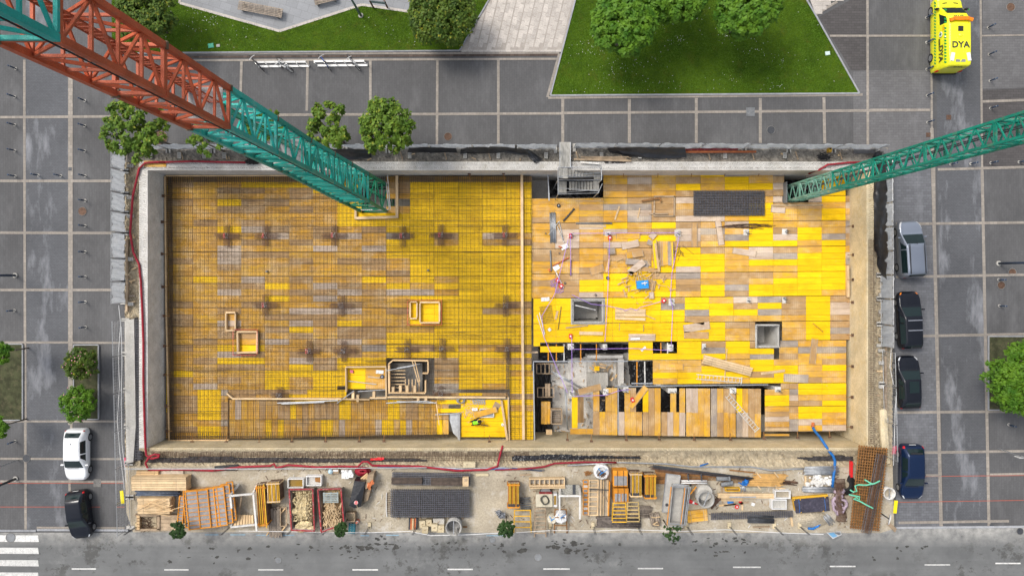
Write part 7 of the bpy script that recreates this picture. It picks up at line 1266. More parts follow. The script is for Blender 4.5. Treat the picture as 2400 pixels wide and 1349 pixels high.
for i in range(40):
    if i < 17: x, y, w_ = 345+i*100+rg.uniform(-35,35), rg.uniform(358, 375), f'{ORD[i]} from the left in the promenade margin'
    elif i < 31: x, y, w_ = rg.uniform(298, 318), 385+(i-17)*25+rg.uniform(-9,9), f'{ORD[i-17]} from the top inside the left fence'
    else: x, y, w_ = rg.uniform(2055, 2075), 660+(i-31)*34+rg.uniform(-10,10), f'{ORD[i-31]} from the top inside the right fence'
    a = rg.uniform(0, 3.1); l = rg.uniform(5, 14); mb = MB(); mb.pbar(x-l/2*math.cos(a), y-l/2*math.sin(a)*.6, x+l/2*math.cos(a), y+l/2*math.sin(a)*.6, rg.uniform(2,4), .02, .08)
    obj('board_offcut', mb, rg.choice([WOODO, WOODP, WOODG]), label='small timber offcut, '+w_, cat='offcut', group='timber offcuts in the fence margin')
for i in range(17): x = 320+i*103; mb = MB(); mb.pbar(x, 355, x+6, 374, 2.4, .05, .12); obj('cross_plank', mb, WOODO, label=f'short cross plank over the promenade margin, {ORD[i]} from the left', cat='plank', group='cross planks in the promenade margin')
for i in range(6): y = 556+i*50; mb = MB(); mb.pbar(297, y+4, 316, y, 2.4, .05, .12); obj('cross_plank', mb, WOODP, label=f'short cross plank outside the left wall, {ORD[i]} from the top', cat='plank', group='cross planks beside the left wall')
mb = MB(); mb.pprism([(292,750),(314,747),(316,860),(318,1000),(312,1082),(296,1086),(293,900)], 0, .22); obj('concrete_ledge', mb, CONC, label='rough concrete ledge outside the lower left wall', cat='ledge')
mb = MB(); mb.pprism([(2062,960),(2078,958),(2086,1085),(2070,1090),(2064,1010)], 0, .2); obj('concrete_ledge', mb, CONCT, label='rough concrete ledge outside the lower right wall', cat='ledge')
mb = MB(); mb.pbox(337,377,389,391,.25,.3); obj('yellow_board', mb, PMX['Mx'], label='faded yellow board on the upper left wall corner', cat='board')
drape('black polythene draped inside the fence beside the left crane', [(575,370,.15),(640,376,.15),(720,377,.15),(800,376,.15),(872,370,.15)], [(578,352,.9),(640,350,1.0),(720,349,1.1),(800,349,1.1),(870,350,.8)], seed=51)
drape('narrow black polythene behind the fence right of the trees', [(955,357,.2),(1010,358,.2),(1070,358,.2)], [(958,346,1.1),(1010,345,1.2),(1068,347,1.0)], seed=52, fold=.08)
drape('black polythene trailing over the promenade margin', [(1076,360,.2),(1120,360,.2),(1180,358,.2),(1235,364,.25),(1256,384,.45)], [(1078,348,.9),(1120,344,1.2),(1180,344,1.2),(1240,350,.8),(1274,374,.5)], seed=53, fold=.14)
drape('black polythene left of the terracotta pipe', [(1430,358,.2),(1480,367,.2),(1540,372,.2),(1608,369,.2)], [(1424,347,1.0),(1480,345,1.1),(1540,345,1.1),(1604,346,1.0)], seed=54, fold=.12)
drape('small black polythene scrap by the gangway', [(1416,382,.3),(1440,383,.3),(1466,382,.3)], [(1416,375,.35),(1440,375,.4),(1468,376,.35)], seed=55, fold=.06)
drape('long black polythene sheet beside the parked silver car', [(2054,384,.1),(2044,430,.1),(2042,480,.1),(2045,530,.1),(2050,585,.1),(2062,640,.1)], [(2076,372,1.1),(2078,430,1.2),(2080,480,1.2),(2080,530,1.2),(2080,590,1.2),(2078,656,1.1)], seed=56, fold=.12, nv=16)
drape('black polythene heap at the upper right corner', [(2044,376,.2),(2056,378,.2),(2066,368,.2)], [(2046,362,.5),(2058,354,.8),(2070,356,.7)], seed=57, fold=.16)
t_ = thing('site_pipe', 'long terracotta pipe lying along the promenade fence', 'pipe', 1680, 356, 0); mb = MB(); mb.cyl(P(1593,356,.3), P(1772,355.5,.3), .09, 10); obj('pipe', mb, TERR, t_, smooth=True); mb = MB(); mb.cyl(P(1593,356,.3), P(1600,356,.3), .115, 10); obj('socket', mb, TERR, t_, smooth=True)
mb = MB(); mb.pbar(1605,350.5,1730,349.5,4,.15,.3); obj('red_barrier', mb, REDP, label='dark red boards behind the terracotta pipe', cat='barrier')
mb = MB(); mb.pbox(1943,346,1950,356,0,.45); o = obj('yellow_can', mb, YFRAME, label='yellow canister by the upper fence', cat='canister'); mb = MB(); mb.pbox(1945,347,1948,350,.44,.5); obj('cap', mb, RUB, o)
for i, (cx, cy) in enumerate(((1932,368),(588,378))): mb = MB(); mb.ptube([(cx+rg.gauss(0,8), cy+rg.gauss(0,4), .35+rg.random()*.3) for _ in range(60)], .04, .4, 4); obj('cable_heap', mb, RUB, label=['tangle of black cable on the upper right wall','tangle of black cable on the wall by the left crane'][i], cat='cable')
mb = MB(); mb.pbar(1345,373,1480,377,4,.3,.42); obj('old_plank', mb, WOODO, label='old planks lying on the wall right of the gangway', cat='plank')
stack('bundle of old planks on the wall by the gangway', 1373, 366, 1465, 376, 3, 2, .25, .06, WOODO, straps=False, jit=3)
# ------------------------------------------------------------------ bollards
bol = thing('bollard', 'x', 'bollard', 195, 234, 0, 'navy steel bollards'); p = P(195, 234, 0); mb = MB(); mb.cyl(p, p+Vector((0,0,.92)), .055, 10, .06); obj('post', mb, NAVY, bol, smooth=True); mb = MB(); mb.cyl(p, p+Vector((0,0,.03)), .11, 12); obj('base_ring', mb, CONC, bol); mb = MB(); mb.cyl(p+Vector((0,0,.78)), p+Vector((0,0,.83)), .066, 10); obj('band', mb, GALV, bol, smooth=True)
first = True
def bollards(pts, desc):
    global first
    for i, (x, y) in enumerate(pts):
        lb = 'navy steel bollard, '+desc % ORD[i]
        if first: bol['label'] = lb; bol.location = P(x, y, 0); first = False
        else: copytree(bol, P(x, y, 0), R(0, 3), lb)
bollards([(199,177),(199,236),(199,295),(199,354),(200,412),(200,470),(200,529),(200,590),(200,648),(200,707),(201,766)], '%s from the top in the column left of the fence')
bollards([(37,161),(35,227),(35,293),(35,353),(36,413),(34,727)], '%s from the top in the far left column'); bollards([(90,411),(143,412)], '%s of the pair by the cross band at left')
bollards([(2171,42),(2172,100),(2172,163),(2173,224),(2174,287)], '%s from the top along the ambulance kerb'); bollards([(2316,65),(2318,128),(2320,190),(2321,254)], '%s from the top in the upper right column'); bollards([(2228,385),(2275,384),(2322,382),(2388,380)], '%s from the left in the row under the right crane'); bollards([(2340,655),(2342,716)], '%s below the lamp post at right'); bollards([(2364,994),(2360,690)][:1], '%s beside the hedge at right'); bollards([(36,1033)], '%s beside the lower left lawn tree')
# lamp posts, signs, benches
def lamp(label, x, y, h, mat=NAVY, arm=None):
    t_ = thing('lamp_post', label, 'lamp post', x, y, 0); p = P(x, y, 0); mb = MB(); mb.cyl(p, p+Vector((0,0,h)), .10, 12, .06); obj('pole', mb, mat, t_, smooth=True); mb = MB(); mb.cyl(p, p+Vector((0,0,.08)), .2, 14); obj('base', mb, CONC, t_); mb = MB(); mb.box(p+Vector((0,.2,h)), (.3,.7,.1)); obj('lantern', mb, STEELD, t_)
lamp('slim dark lamp post at the left edge', 36, 645, 6); lamp('slim dark lamp post at the right edge', 2340, 617, 6); lamp('black lamp post at the lower left edge', 37, 1121, 5, STEELD); lamp('green grey lamp post standing in the upper lawn', 846, 37, 6, mk('green_grey_post',(.13,.19,.18),.5))
t_ = thing('road_sign', 'red and white triangular road sign at the lower left edge', 'sign', 42, 1078, 0); p = P(42,1077,0); mb = MB(); mb.cyl(p, p+Vector((0,0,2.8)), .04, 8); obj('pole', mb, GALV, t_); mb = MB(); q = p+Vector((0,0,2.7)); mb.add([q+Vector((-.45,0,.2)), q+Vector((.45,0,.2)), q+Vector((0,-.06,-.55)), q+Vector((-.45,.03,.2)), q+Vector((.45,.03,.2)), q+Vector((0,-.03,-.55))], [(0,1,2),(5,4,3),(0,3,4,1),(1,4,5,2),(2,5,3,0)]); obj('plate', mb, WHITE, t_)
for a, b in (((-.45,.2),(.45,.2)),((.45,.2),(0,-.55)),((0,-.55),(-.45,.2))): mb = MB(); mb.bar(q+Vector((a[0],-.03,a[1])), q+Vector((b[0],-.03,b[1])), .09); obj('red_edge', mb, REDB, t_)
t_ = thing('road_sign', 'grey sign post with white plates at the right edge', 'sign', 2342, 1052, 0); p = P(2340,1050,0); mb = MB(); mb.cyl(p, p+Vector((0,0,3.0)), .04, 8); obj('pole', mb, GALV, t_); mb = MB(); mb.box(p+Vector((0,-.05,2.6)), (.6,.04,.6)); obj('plate', mb, WHITE, t_); mb = MB(); mb.box(p+Vector((0,-.07,2.6)), (.5,.02,.12)); obj('red_bar', mb, REDB, t_)
def bench(label, x, y, L, W, rot):
    t_ = thing('bench', label, 'bench', x, y, 0, 'slatted park benches'); C = P(x, y, .45); k = K(.45); a = math.radians(rot); M2 = Matrix.Rotation(a, 3, 'Z')
    for i in range(6): mb = MB(); q = C+M2@Vector((0, (-.5+(i+.5)/6)*W*k, 0)); mb.box((q.x,q.y,.45), (L*k, W*k/6*.72, .05), a); obj('slat', mb, WOODG, t_)
    for u in (-.4, .4): mb = MB(); q = C+M2@Vector((u*L*k, 0, 0)); mb.box((q.x,q.y,.21), (.12, W*k*.9, .42), a); obj('leg', mb, CONCD, t_)
bench('slatted park bench on the grey plaza, left one', 610, 22, 105, 22, -11); bench('slatted park bench at the top edge, right one', 762, -2, 52, 18, 14)
t_ = thing('plaza_notice', 'brown framed information panel beside the plaza', 'sign', 889, 14, 0)
for x in (875, 908): mb = MB(); p = P(x, 18, 0); mb.cyl(p, p+Vector((0,0,1.5)), .07, 8); obj('post', mb, RUSTD, t_)
mb = MB(); a, b = P(874,17,0), P(909,21,0); mb.bar(a+Vector((0,0,1.3)), b+Vector((0,0,1.3)), .06, .5); obj('panel', mb, GREYP, t_); mb = MB(); mb.bar(a+Vector((0,-.04,1.3)), b+Vector((0,-.04,1.3)), .02, .42); obj('poster', mb, mk('poster',(.3,.38,.42),.4), t_)
# bike racks and bikes
def bikerack(label, x0, x1, y0, y1, n):
    t_ = thing('bike_rack', label, 'bike rack', (x0+x1)/2, (y0+y1)/2, 0, 'stainless bike racks'); SS = plain('polished_steel', (.8,.8,.78), .22, .8) if 'polished_steel' not in bpy.data.materials else bpy.data.materials['polished_steel']
    for x, y, xx in ((x0,y0,x1-8),(x0+9,y1,x1)): mb = MB(); mb.bar(P(x,y,.06), P(xx,y-1,.06), .16, .05); obj('floor_rail', mb, WHITE, t_)
    for i in range(n): u = i/(n-1); xa = x0+(x1-8-x0)*u; xb = x0+9+(x1-x0-9)*u; mb = MB(); mb.tube([P(xa,y0,.05), P(xa-1,y0-1,.7), P((xa+xb)/2-2,(y0+y1)/2-2,.8), P(xb-1,y1-1,.7), P(xb,y1,.05)], .025, 6); obj('hoop', mb, SS, t_, smooth=True)
bikerack('bright steel bike rack along the promenade, left one', 597, 725, 146, 156, 6); bikerack('bright steel bike rack along the promenade, right one', 735, 862, 144, 154, 6)
def bike(label, x0, y0, x1, y1, col, lean=.12):
    t_ = thing('bicycle', label, 'bicycle', (x0+x1)/2, (y0+y1)/2, 0, 'bicycles parked at the racks'); a, b = P(x0,y0,0), P(x1,y1,0); d = (b-a).normalized(); n = Vector((-d.y,d.x,0)); U = (Z3+n*lean).normalized(); L = 1.02; c = (a+b)/2
    w0, w1 = c-d*L/2+U*.34, c+d*L/2+U*.34; FR = plain('bike_'+label.split()[0], col, .35)
    for q in (w0, w1):
        mb = MB(); mb.tube([q+(d*math.cos(i/20*6.283)+U*math.sin(i/20*6.283))*.33 for i in range(20)], .022, 6, closed=True); wl = obj('wheel', mb, RUB, t_, smooth=True); mb = MB()
        for i in range(10): mb.bar(q, q+(d*math.cos(i*.628)+U*math.sin(i*.628))*.31, .006)
        obj('spokes', mb, GALV, wl)
    st, hd, bb = c-d*.18+U*.85, w0+d*.14+U*.52, c-d*.02+U*.30; hd = c-d*.36+U*.86; st = c+d*.2+U*.82
    for p, q in ((bb,st),(bb,hd),(hd,st),(bb,w1),(st,w1),(hd,w0)): mb = MB(); mb.cyl(p, q, .02, 6); obj('frame_tube', mb, FR, t_, smooth=True)
    mb = MB(); mb.box(st+U*.1, (.24,.13,.05), math.atan2(d.y, d.x)); obj('saddle', mb, RUB, t_); mb = MB(); h = hd+U*.14; mb.tube([h-n*.3+d*.05, h-n*.1, h+n*.1, h+n*.3+d*.05], .018, 6); obj('handlebar', mb, GALV, t_)
    mb = MB(); mb.cyl(bb-n*.06, bb+n*.06, .08, 10); obj('crank', mb, GALV, t_)
bike('black bicycle at the left rack\'s outer end', 589, 137, 620, 169, (.03,.03,.035)); bike('grey bicycle leaning in the left rack', 656, 134, 692, 170, (.3,.32,.34), -.5); bike('blue bicycle in the right rack', 748, 132, 778, 170, (.02,.1,.45)); bike('white bicycle at the right rack\'s far side', 818, 130, 848, 168, (.5,.5,.5), -.2)
# ------------------------------------------------------------------ trees, shrubs
def leafmat(name, a, b, c=None):
    m, t, bs = newmat(name); p = worldpos(t); col = mixc(t, noise(t, p, 1.1, 4, .6, .3, .7), a, b); col = mixc(t, noise(t, p, 9, 2, .5, .3, .7), mixc(t, 1.0, col, (.6,.62,.55), 'MULTIPLY'), col)
    if c: col = mixc(t, noise(t, p, 3.2, 3, .5, .60, .70), col, c)
    t.links.new(col, bs.inputs['Base Color']); bs.inputs['Roughness'].default_value = .6; bs.inputs['Specular IOR Level'].default_value = .25; bs.inputs['Subsurface Weight'].default_value = 0
    return m
LEAFA = leafmat('plane_tree_leaves', (.045,.11,.008), (.15,.24,.022), (.26,.27,.03)); LEAFB = leafmat('deep_green_leaves', (.035,.12,.005), (.125,.245,.013)); LEAFC = leafmat('shrub_leaves', (.028,.07,.006), (.11,.17,.018), (.26,.24,.02)); LEAFD = leafmat('street_tree_leaves', (.02,.055,.012), (.045,.095,.02)); BARK = mk('grey_bark', (.17,.145,.115), .9, .25, 4); BLOOM = plain('pink_blossom', (.62,.25,.33), .7)
def tree(name, label, x, y, r_, zc, mat, nclump, nleaf, ls, flat=.65, cat='tree', seed=1, trunk=True, holes=.0, spread=.16, bloom=0, group=None, lobes=None, rag=(.72,1.08)):
    rg = random.Random(seed); t_ = thing(name, label, cat, 0, 0, 0, group); cpos = P(x, y, zc); t_.location = (cpos.x, cpos.y, 0); ORG[t_.name] = t_.location.copy(); Rr = r_*K(zc)
    if trunk:
        mb = MB(); top = Vector((cpos.x, cpos.y, zc)); mb.cyl((cpos.x,cpos.y,0), top-Vector((0,0,Rr*flat*.4)), max(.05, Rr*.07), 9, max(.03, Rr*.045)); tk = obj('trunk', mb, BARK, t_, smooth=True)
    lob = lobes or [(rg.uniform(0,6.28), rg.uniform(*rag)) for _ in range(13)]
    def rad(a): 
        s_ = 0; w_ = 0
        for la, lr in lob: k_ = math.exp(-((math.cos(a-la)-1)*-1)*14); s_ += k_*lr; w_ += k_
        return s_/max(w_, 1e-3)
    cl = []
    for i in range(nclump):
        a = rg.uniform(0, 6.283); q = rg.random()**.48*rad(a); zz = math.sqrt(max(0, 1-q*q*.85))*rg.choice([1,1,1,.75,.5,.1,-.35])*flat
        cl.append(Vector((cpos.x+Rr*q*math.cos(a), cpos.y+Rr*q*math.sin(a), zc+Rr*zz*rg.uniform(.85,1.1))))
    if trunk:
        for i in range(9): e = rg.choice(cl); mb = MB(); s0 = Vector((cpos.x, cpos.y, zc-Rr*flat*.55)); mb.tube([s0, (s0+e)/2+Vector((0,0,-.1*Rr)), e], max(.02, Rr*.018), 5); obj('limb', mb, BARK, t_)
    mb = MB(); V, Fc = mb.v, mb.f
    for c in cl:
        cr = Rr*spread*rg.uniform(.6,1.3); out = (c-Vector((cpos.x, cpos.y, zc-Rr*.3))).normalized()
        for j in range(nleaf):
            u = Vector((rg.gauss(0,1), rg.gauss(0,1), rg.gauss(.25,.7))); u.normalize(); p = c+u*cr*(.25+.75*rg.random()**.6); nrm = (out*.5+u*.7+Z3*.55+Vector((rg.uniform(-.5,.5),rg.uniform(-.5,.5),rg.uniform(-.3,.3)))).normalized(); tx = (u-nrm*u.dot(nrm)*.8+Vector((rg.uniform(-.35,.35),rg.uniform(-.35,.35),rg.uniform(-.5,.1)))).normalized(); ty = nrm.cross(tx); ty = ty.normalized() if ty.length > 1e-4 else Vector((1,0,0)); l = ls*rg.uniform(.55,1.45); b = l*.27
            o = len(V); V += [tuple(p-tx*l*.5), tuple(p+ty*b-nrm*l*.06), tuple(p+tx*l*.5-nrm*l*.15), tuple(p-ty*b-nrm*l*.06)]; Fc.append((o,o+1,o+2,o+3)); mb.m.append(0)
            if bloom and rg.random() < bloom: q = p+nrm*.05; s_ = .05; o = len(V); V += [tuple(q-tx*s_), tuple(q+ty*s_), tuple(q+tx*s_), tuple(q-ty*s_)]; Fc.append((o,o+1,o+2,o+3)); mb.m.append(1)
    obj('crown', mb, [mat, BLOOM], t_); return t_
tree('plane_tree', 'full green tree right of its neighbour above the black sheets', 905, 298, 75, 5.0, LEAFA, 135, 36, .30, seed=4, spread=.13, rag=(.55,1.15))
tree('plane_tree', 'smaller yellow green tree beside the left crane', 772, 308, 58, 4.6, LEAFA, 85, 36, .30, seed=5, spread=.14, rag=(.5,1.2))
tree('plane_tree', 'spreading tree behind the red crane section', 322, 312, 76, 5.0, LEAFA, 110, 36, .30, seed=6, spread=.13, rag=(.5,1.2))
tree('plane_tree', 'thin tree mostly hidden under the teal crane', 480, 335, 40, 3.8, LEAFA, 26, 34, .28, seed=61)
tree('plane_tree', 'sparse tree behind the teal crane section', 627, 300, 48, 4.4, LEAFA, 30, 36, .28, seed=62)
tree('lawn_tree', 'large dark green tree at the lawn\'s left', 1462, 68, 80, 4.5, LEAFB, 260, 46, .36, .75, seed=7, spread=.12, rag=(.7,1.12)); tree('lawn_tree', 'dark green tree cut by the top edge in mid lawn', 1590, -8, 72, 4.5, LEAFB, 220, 46, .36, .75, seed=8, spread=.12, rag=(.7,1.12)); tree('lawn_tree', 'large dark green tree at the lawn\'s upper middle', 1750, 28, 76, 4.5, LEAFB, 240, 46, .36, .75, seed=9, spread=.12, rag=(.7,1.12))
tree('lawn_tree', 'dark tree overlapping the lawn trees at the top', 1520, 10, 55, 4.2, LEAFB, 120, 46, .34, .7, seed=10)
tree('flowering_shrub', 'tall yellow flecked shrub at the lawn\'s pointed end', 1035, 42, 80, 2.6, LEAFC, 210, 44, .26, .6, 'shrub', 11)
tree('flowering_shrub', 'dark olive tree at the lawn behind the red crane', 350, 45, 72, 3.0, LEAFC, 170, 44, .26, .6, 'shrub', 12)
tree('oleander_bush', 'upper pink flowered bush in the pavement planter', 193, 850, 39, 1.7, LEAFC, 140, 44, .17, .75, 'bush', 13, bloom=.02); tree('oleander_bush', 'lower green bush with pink flowers in the planter', 189, 944, 42, 1.7, LEAFB, 150, 44, .17, .75, 'bush', 14, bloom=.008)
tree('round_tree', 'round bright green tree at the right edge', 2396, 887, 88, 3.5, LEAFB, 330, 46, .24, .8, seed=15, rag=(.85,1.08)); tree('round_tree', 'small round tree cut by the left edge, upper', 2, 825, 27, 3.2, LEAFB, 90, 40, .22, .8, seed=16); tree('round_tree', 'small round tree cut by the left edge, lower', -3, 1000, 26, 3.2, LEAFB, 80, 40, .22, .8, seed=17)
for i, (x, y, r_, s_) in enumerate(((418,1241,20,.8),(799,1239,17,.8),(1186,1235,21,.8))): tree('street_tree', ['round little street tree by the orange panels','round little street tree by the timber skip','round little street tree by the prop rack'][i], x, y, r_, 2.6, LEAFD, 80, 34, .15, .8, seed=20+i)
tree('street_tree', 'thin ragged street tree by the steel trough', 1572, 1246, 24, 2.8, LEAFD, 26, 26, .15, .7, seed=25)
# planters
def planter(label, x0, y0, x1, y1):
    t_ = thing('planter', label, 'planter', (x0+x1)/2, (y0+y1)/2, 0)
    for s_ in ((x0,y0,x1,y0),(x0,y1,x1,y1),(x0,y0+1,x0,y1-1),(x1,y0+1,x1,y1-1)): mb = MB(); mb.pbar(*s_, 2.0, 0, .15); obj('edge', mb, KERBM, t_)
    mb = MB(); mb.pbox(x0, y0, x1, y1, -.01, .1); obj('soil', mb, mk('planter_soil_%d' % x0, (.055,.06,.028), .95, .35, 2, dirt=(.12,.1,.06), dirt_amt=.6), t_)
planter('stone edged planter of the pink flowered bushes', 172, 808, 230, 982); planter('planter strip round the right edge tree', 2318, 788, 2425, 960); planter('planter strip at the left edge trees', -30, 806, 52, 984)
# ------------------------------------------------------------------ vehicles and the worker
GLASS = plain('tinted_car_glass', (.008,.018,.019), .08, 0, .4); CHROME = plain('chrome', (.6,.6,.62), .2, .9); BLKT = plain('black_trim', (.012,.012,.013), .5); LAMPW = plain('headlamp_glass', (.62,.64,.66), .15, .2); LAMPR = plain('tail_lamp_red', (.5,.008,.01), .2); LAMPO = plain('amber_lamp', (.78,.20,.0), .35); RIM = plain('alloy_rim', (.32,.33,.34), .35, .6)
def crom(p, t):
    n = len(p)-1; i = min(int(t), n-1); f = t-i; a, b, c, d = p[max(i-1,0)], p[i], p[i+1], p[min(i+2,n)]
    return [.5*((2*b[k])+(-a[k]+c[k])*f+(2*a[k]-5*b[k]+4*c[k]-d[k])*f*f+(-a[k]+3*b[k]-3*c[k]+d[k])*f**3) for k in range(len(b))]
class Car:
    def __init__(s, name, label, x, y, heading, L, W, st, paint, wb, ov, cat='car', group='cars parked beside the site', wr=.31, squash=.0):
        s.t = thing(name, label, cat, x, y, 0, group); s.loc = ORG[s.t.name].copy(); s.L, s.W = L, W; s.st = st; s.h = math.radians(heading); s.M = Matrix.Rotation(s.h, 3, 'Z')
        s.paint = paint; s.wr = wr; s.nose = .8 if L < 5 else .6; s.tail = .6 if L < 5 else .2; N = (len(st)-1)*4; mb = MB(); NU = 20; vs = []; fs = []
        for i in range(N+1):
            for j in range(NU+1): vs.append(s.S(i/4, j/NU))
        for i in range(N):
            for j in range(NU): a = i*(NU+1)+j; fs.append((a, a+1, a+NU+2, a+NU+1))
        fs.append(tuple(range(NU, -1, -1))); fs.append(tuple(N*(NU+1)+j for j in range(NU+1)))
        mb.add(vs, fs); s.body = obj('body', mb, paint, s.t, smooth=True)
        for sx in (-1, 1):
            for wy in (ov, ov+wb): s.wheel(sx*(W/2-.10), L/2-wy, sx)
    def w(s, p): return s.loc+s.M@Vector(p)
    def S(s, u, v):
        """u along stations (front to rear), v round the section from the right sill over the roof to the left sill"""
        y, w_, zb, zt, wt = crom(s.st, u); y = min(max(y, 0), s.L)
        rnd_ = lambda d, D, b: b+(1-b)*(1-(1-min(1, d/D))**2.3)**(1/2.3)          # rounded nose and tail in plan
        k_ = rnd_(y, s.nose, .46)*rnd_(s.L-y, s.tail, .66); w_ *= s.W/2*k_; wt *= s.W/2*k_
        half = [(w_*.93,.2),(w_*.99,.42),(w_,zb*.8),(w_*.975,zb),(wt+(w_*.975-wt)*.08,zt-(zt-zb)*.10),(wt*.9,zt-.012),(wt*.5,zt+.008),(0,zt+.015)]
        prof = half+[(-a, b) for a, b in half[-2::-1]]; n = len(prof)-1; a, b = crom(prof, v*n)
        return s.w((a, s.L/2-y, b))
    def patch(s, name, mat, u0, u1, v0, v1, off=.006, parent=None, nu=6, nv=6, u0b=None, u1b=None):
        mb = MB(); vs = []; fs = []; u0b = u0 if u0b is None else u0b; u1b = u1 if u1b is None else u1b
        for i in range(nu+1):
            for j in range(nv+1):
                f = j/nv; ua = u0+(u0b-u0)*f; ub = u1+(u1b-u1)*f; u = ua+(ub-ua)*i/nu; v = v0+(v1-v0)*f
                p = s.S(u, v); q = s.S(u+.02, v)-p; r_ = s.S(u, v+.004)-p; n = q.cross(r_); n = -n.normalized() if n.length > 1e-9 else Z3
                cen = s.w((0, (s.M.transposed()@(p-s.loc)).y, .6)); 
                if n.dot(p-cen) < 0: n = -n
                vs.append(p+n*off)
        for i in range(nu):
            for j in range(nv): a = i*(nv+1)+j; fs.append((a, a+1, a+nv+2, a+nv+1))
        mb.add(vs, fs); return obj(name, mb, mat, parent or s.t, smooth=True)
    def wheel(s, x, y, sx):
        mb = MB(); c = Vector((x, y, s.wr)); a, b = s.w(c-Vector((.11,0,0))), s.w(c+Vector((.125*1,0,0))); mb.cyl(s.w(c-Vector((sx*.10,0,0))), s.w(c+Vector((sx*.115,0,0))), s.wr, 22); wl = obj('wheel', mb, RUB, s.t, smooth=False)
        mb = MB(); mb.cyl(s.w(c+Vector((sx*.10,0,0))), s.w(c+Vector((sx*.125,0,0))), s.wr*.66, 16); rm = obj('rim', mb, RIM, wl)
    def box(s, name, mat, c, sz, parent=None, tilt=None):
        mb = MB(); R_ = s.M @ (tilt if tilt else Matrix.Identity(3)); mb.box(s.w(c), sz, rot=R_); return obj(name, mb, mat, parent or s.t)
    def standard(s, glass=GLASS, ws=(4.12,4.92), rw=(8.1,8.85), sides=((4.6,5.25,5.05,5.25),), mirrors=True):
        s.patch('windscreen', glass, ws[0], ws[1], .335, .665, .006, nv=10)
        s.patch('rear_window', glass, rw[0], rw[1], .345, .655, .006, nv=10)
        for lo, hi, nm in ((.215,.275,'r'), (.785,.725,'l')):
            for (a, b, a2, b2) in sides: s.patch('side_window', glass, a, b, lo, hi, .007, u0b=a2, u1b=b2)
        if mirrors:
            y = s.L/2-s.st[4][0]-.28
            for sx in (-1, 1): s.box('mirror', s.paint, (sx*(s.W/2+.09), y, s.st[4][2]+.10), (.2,.1,.13))
    def lights(s, fu=(1.0,2.0), ru=(9.2,9.8), fm=LAMPW):
        for v0, v1 in ((.235,.30),(.765,.70)): s.patch('headlight', fm, fu[0], fu[1], v0, v1, .008)
        for v0, v1 in ((.19,.27),(.81,.73)): s.patch('tail_light', LAMPR, ru[0], ru[1], v0, v1, .008)
def paint(name, col, metal=.2, rough=.28): 
    m = plain(name, col, rough, metal, .3 if sum(col) < .2 else .5, .25 if sum(col) < .2 else .7); return m
def hatch(L, H, hood=1.0, roof=.62, tail=.0):
    k = L/4.05; z = H/1.47
    roof += .06
    return [(0,.98,.48*z,.52*z,.70),(.08*k,.99,.60*z,.66*z,.78),(.32*k,1,.70*z,.78*z,.84),(.72*k,1,.78*z,.88*z,.86),(1.02*k*hood,1,.84*z,.95*z,.88),(1.75*k*hood,1,.89*z,1.38*z,roof+.05),(2.2*k,1,.91*z,1.45*z,roof+.01),(2.9*k,1,.92*z,1.46*z,roof),(3.42*k,1,.93*z,1.41*z,roof-.01),(3.86*k,1,.93*z,(1.04+tail)*z,.80),(3.98*k,.99,.80*z,.88*z,.80),(4.05*k,.95,.55*z,.60*z,.70)]
WS = ((4.75,5.9,5.25,5.9),(6.05,7.6,6.05,7.45))
c = Car('parked_car', 'white hatchback parked beside the left fence', 191, 1060, 180, 4.05, 1.74, hatch(4.05, 1.47), paint('white_car_paint', (.74,.76,.78), 0, .25), 2.54, .80); c.standard(sides=WS); c.lights(); c.box('antenna', BLKT, (0,-1.0,1.5), (.03,.1,.05)); c.box('wiper', BLKT, (.1,1.0,.99), (.9,.03,.02))
c = Car('parked_car', 'small black hatchback at the corner by the zebra crossing', 197, 1199, 187, 3.75, 1.66, hatch(3.75, 1.48), paint('black_car_paint', (.006,.008,.014), .2, .2), 2.4, .72); c.standard(sides=WS); c.lights(ru=(9.0,9.9)); c.box('roof_spoiler', BLKT, (0,-1.38,1.44), (.9,.12,.03)); c.box('number_plate', WHITE, (0,-1.885,.75), (.45,.02,.12))
mpv = [(0,.98,.50,.56,.7),(.10,.99,.66,.75,.8),(.40,1,.80,.92,.86),(.75,1,.90,1.02,.88),(1.0,1,.97,1.10,.9),(1.85,1,1.02,1.63,.79),(2.25,1,1.04,1.72,.76),(3.2,1,1.05,1.74,.76),(4.1,1,1.05,1.72,.76),(4.38,1,1.0,1.20,.82),(4.43,1,.85,.95,.82),(4.46,.96,.55,.62,.72)]
c = Car('parked_car', 'silver grey people carrier with roof rails beside the fence', 2122, 585, 3, 4.46, 1.84, mpv, paint('silver_car_paint', (.24,.27,.325), .6, .3), 2.75, .85, wr=.33); c.standard(sides=((4.7,5.9,5.2,5.9),(6.05,7.9,6.05,7.9)), rw=(8.2,8.9)); c.lights((.9,2.7)); 
for sx in (-1, 1): c.box('roof_rail', BLKT, (sx*.57,-.75,1.78), (.05,2.3,.05))
c.box('antenna', BLKT, (0,.45,1.78), (.03,.12,.06)); c.box('wiper', BLKT, (.1,1.0,1.14), (1.0,.03,.02))
est = hatch(4.5, 1.45, roof=.64, tail=.12); est[8] = (4.05,1,.95,1.42,.68)
est[9] = (4.36,1,.95,1.12,.8); est[10] = (4.45,.99,.80,.90,.8); est[11] = (4.5,.95,.55,.60,.70)
BLK2 = paint('blue_black_car_paint', (.008,.010,.016), .25, .18)
c = Car('parked_car', 'black estate car with two silver roof bars', 2121, 749, 2, 4.5, 1.76, est, BLK2, 2.65, .85); c.standard(sides=((4.75,5.9,5.2,5.9),(6.05,8.0,6.05,7.9)), rw=(8.25,8.9)); c.lights((1.0,1.6), fm=LAMPO)
for yy in (.05, -.72): c.box('roof_bar', CHROME, (0,yy,1.53), (1.12,.07,.04))
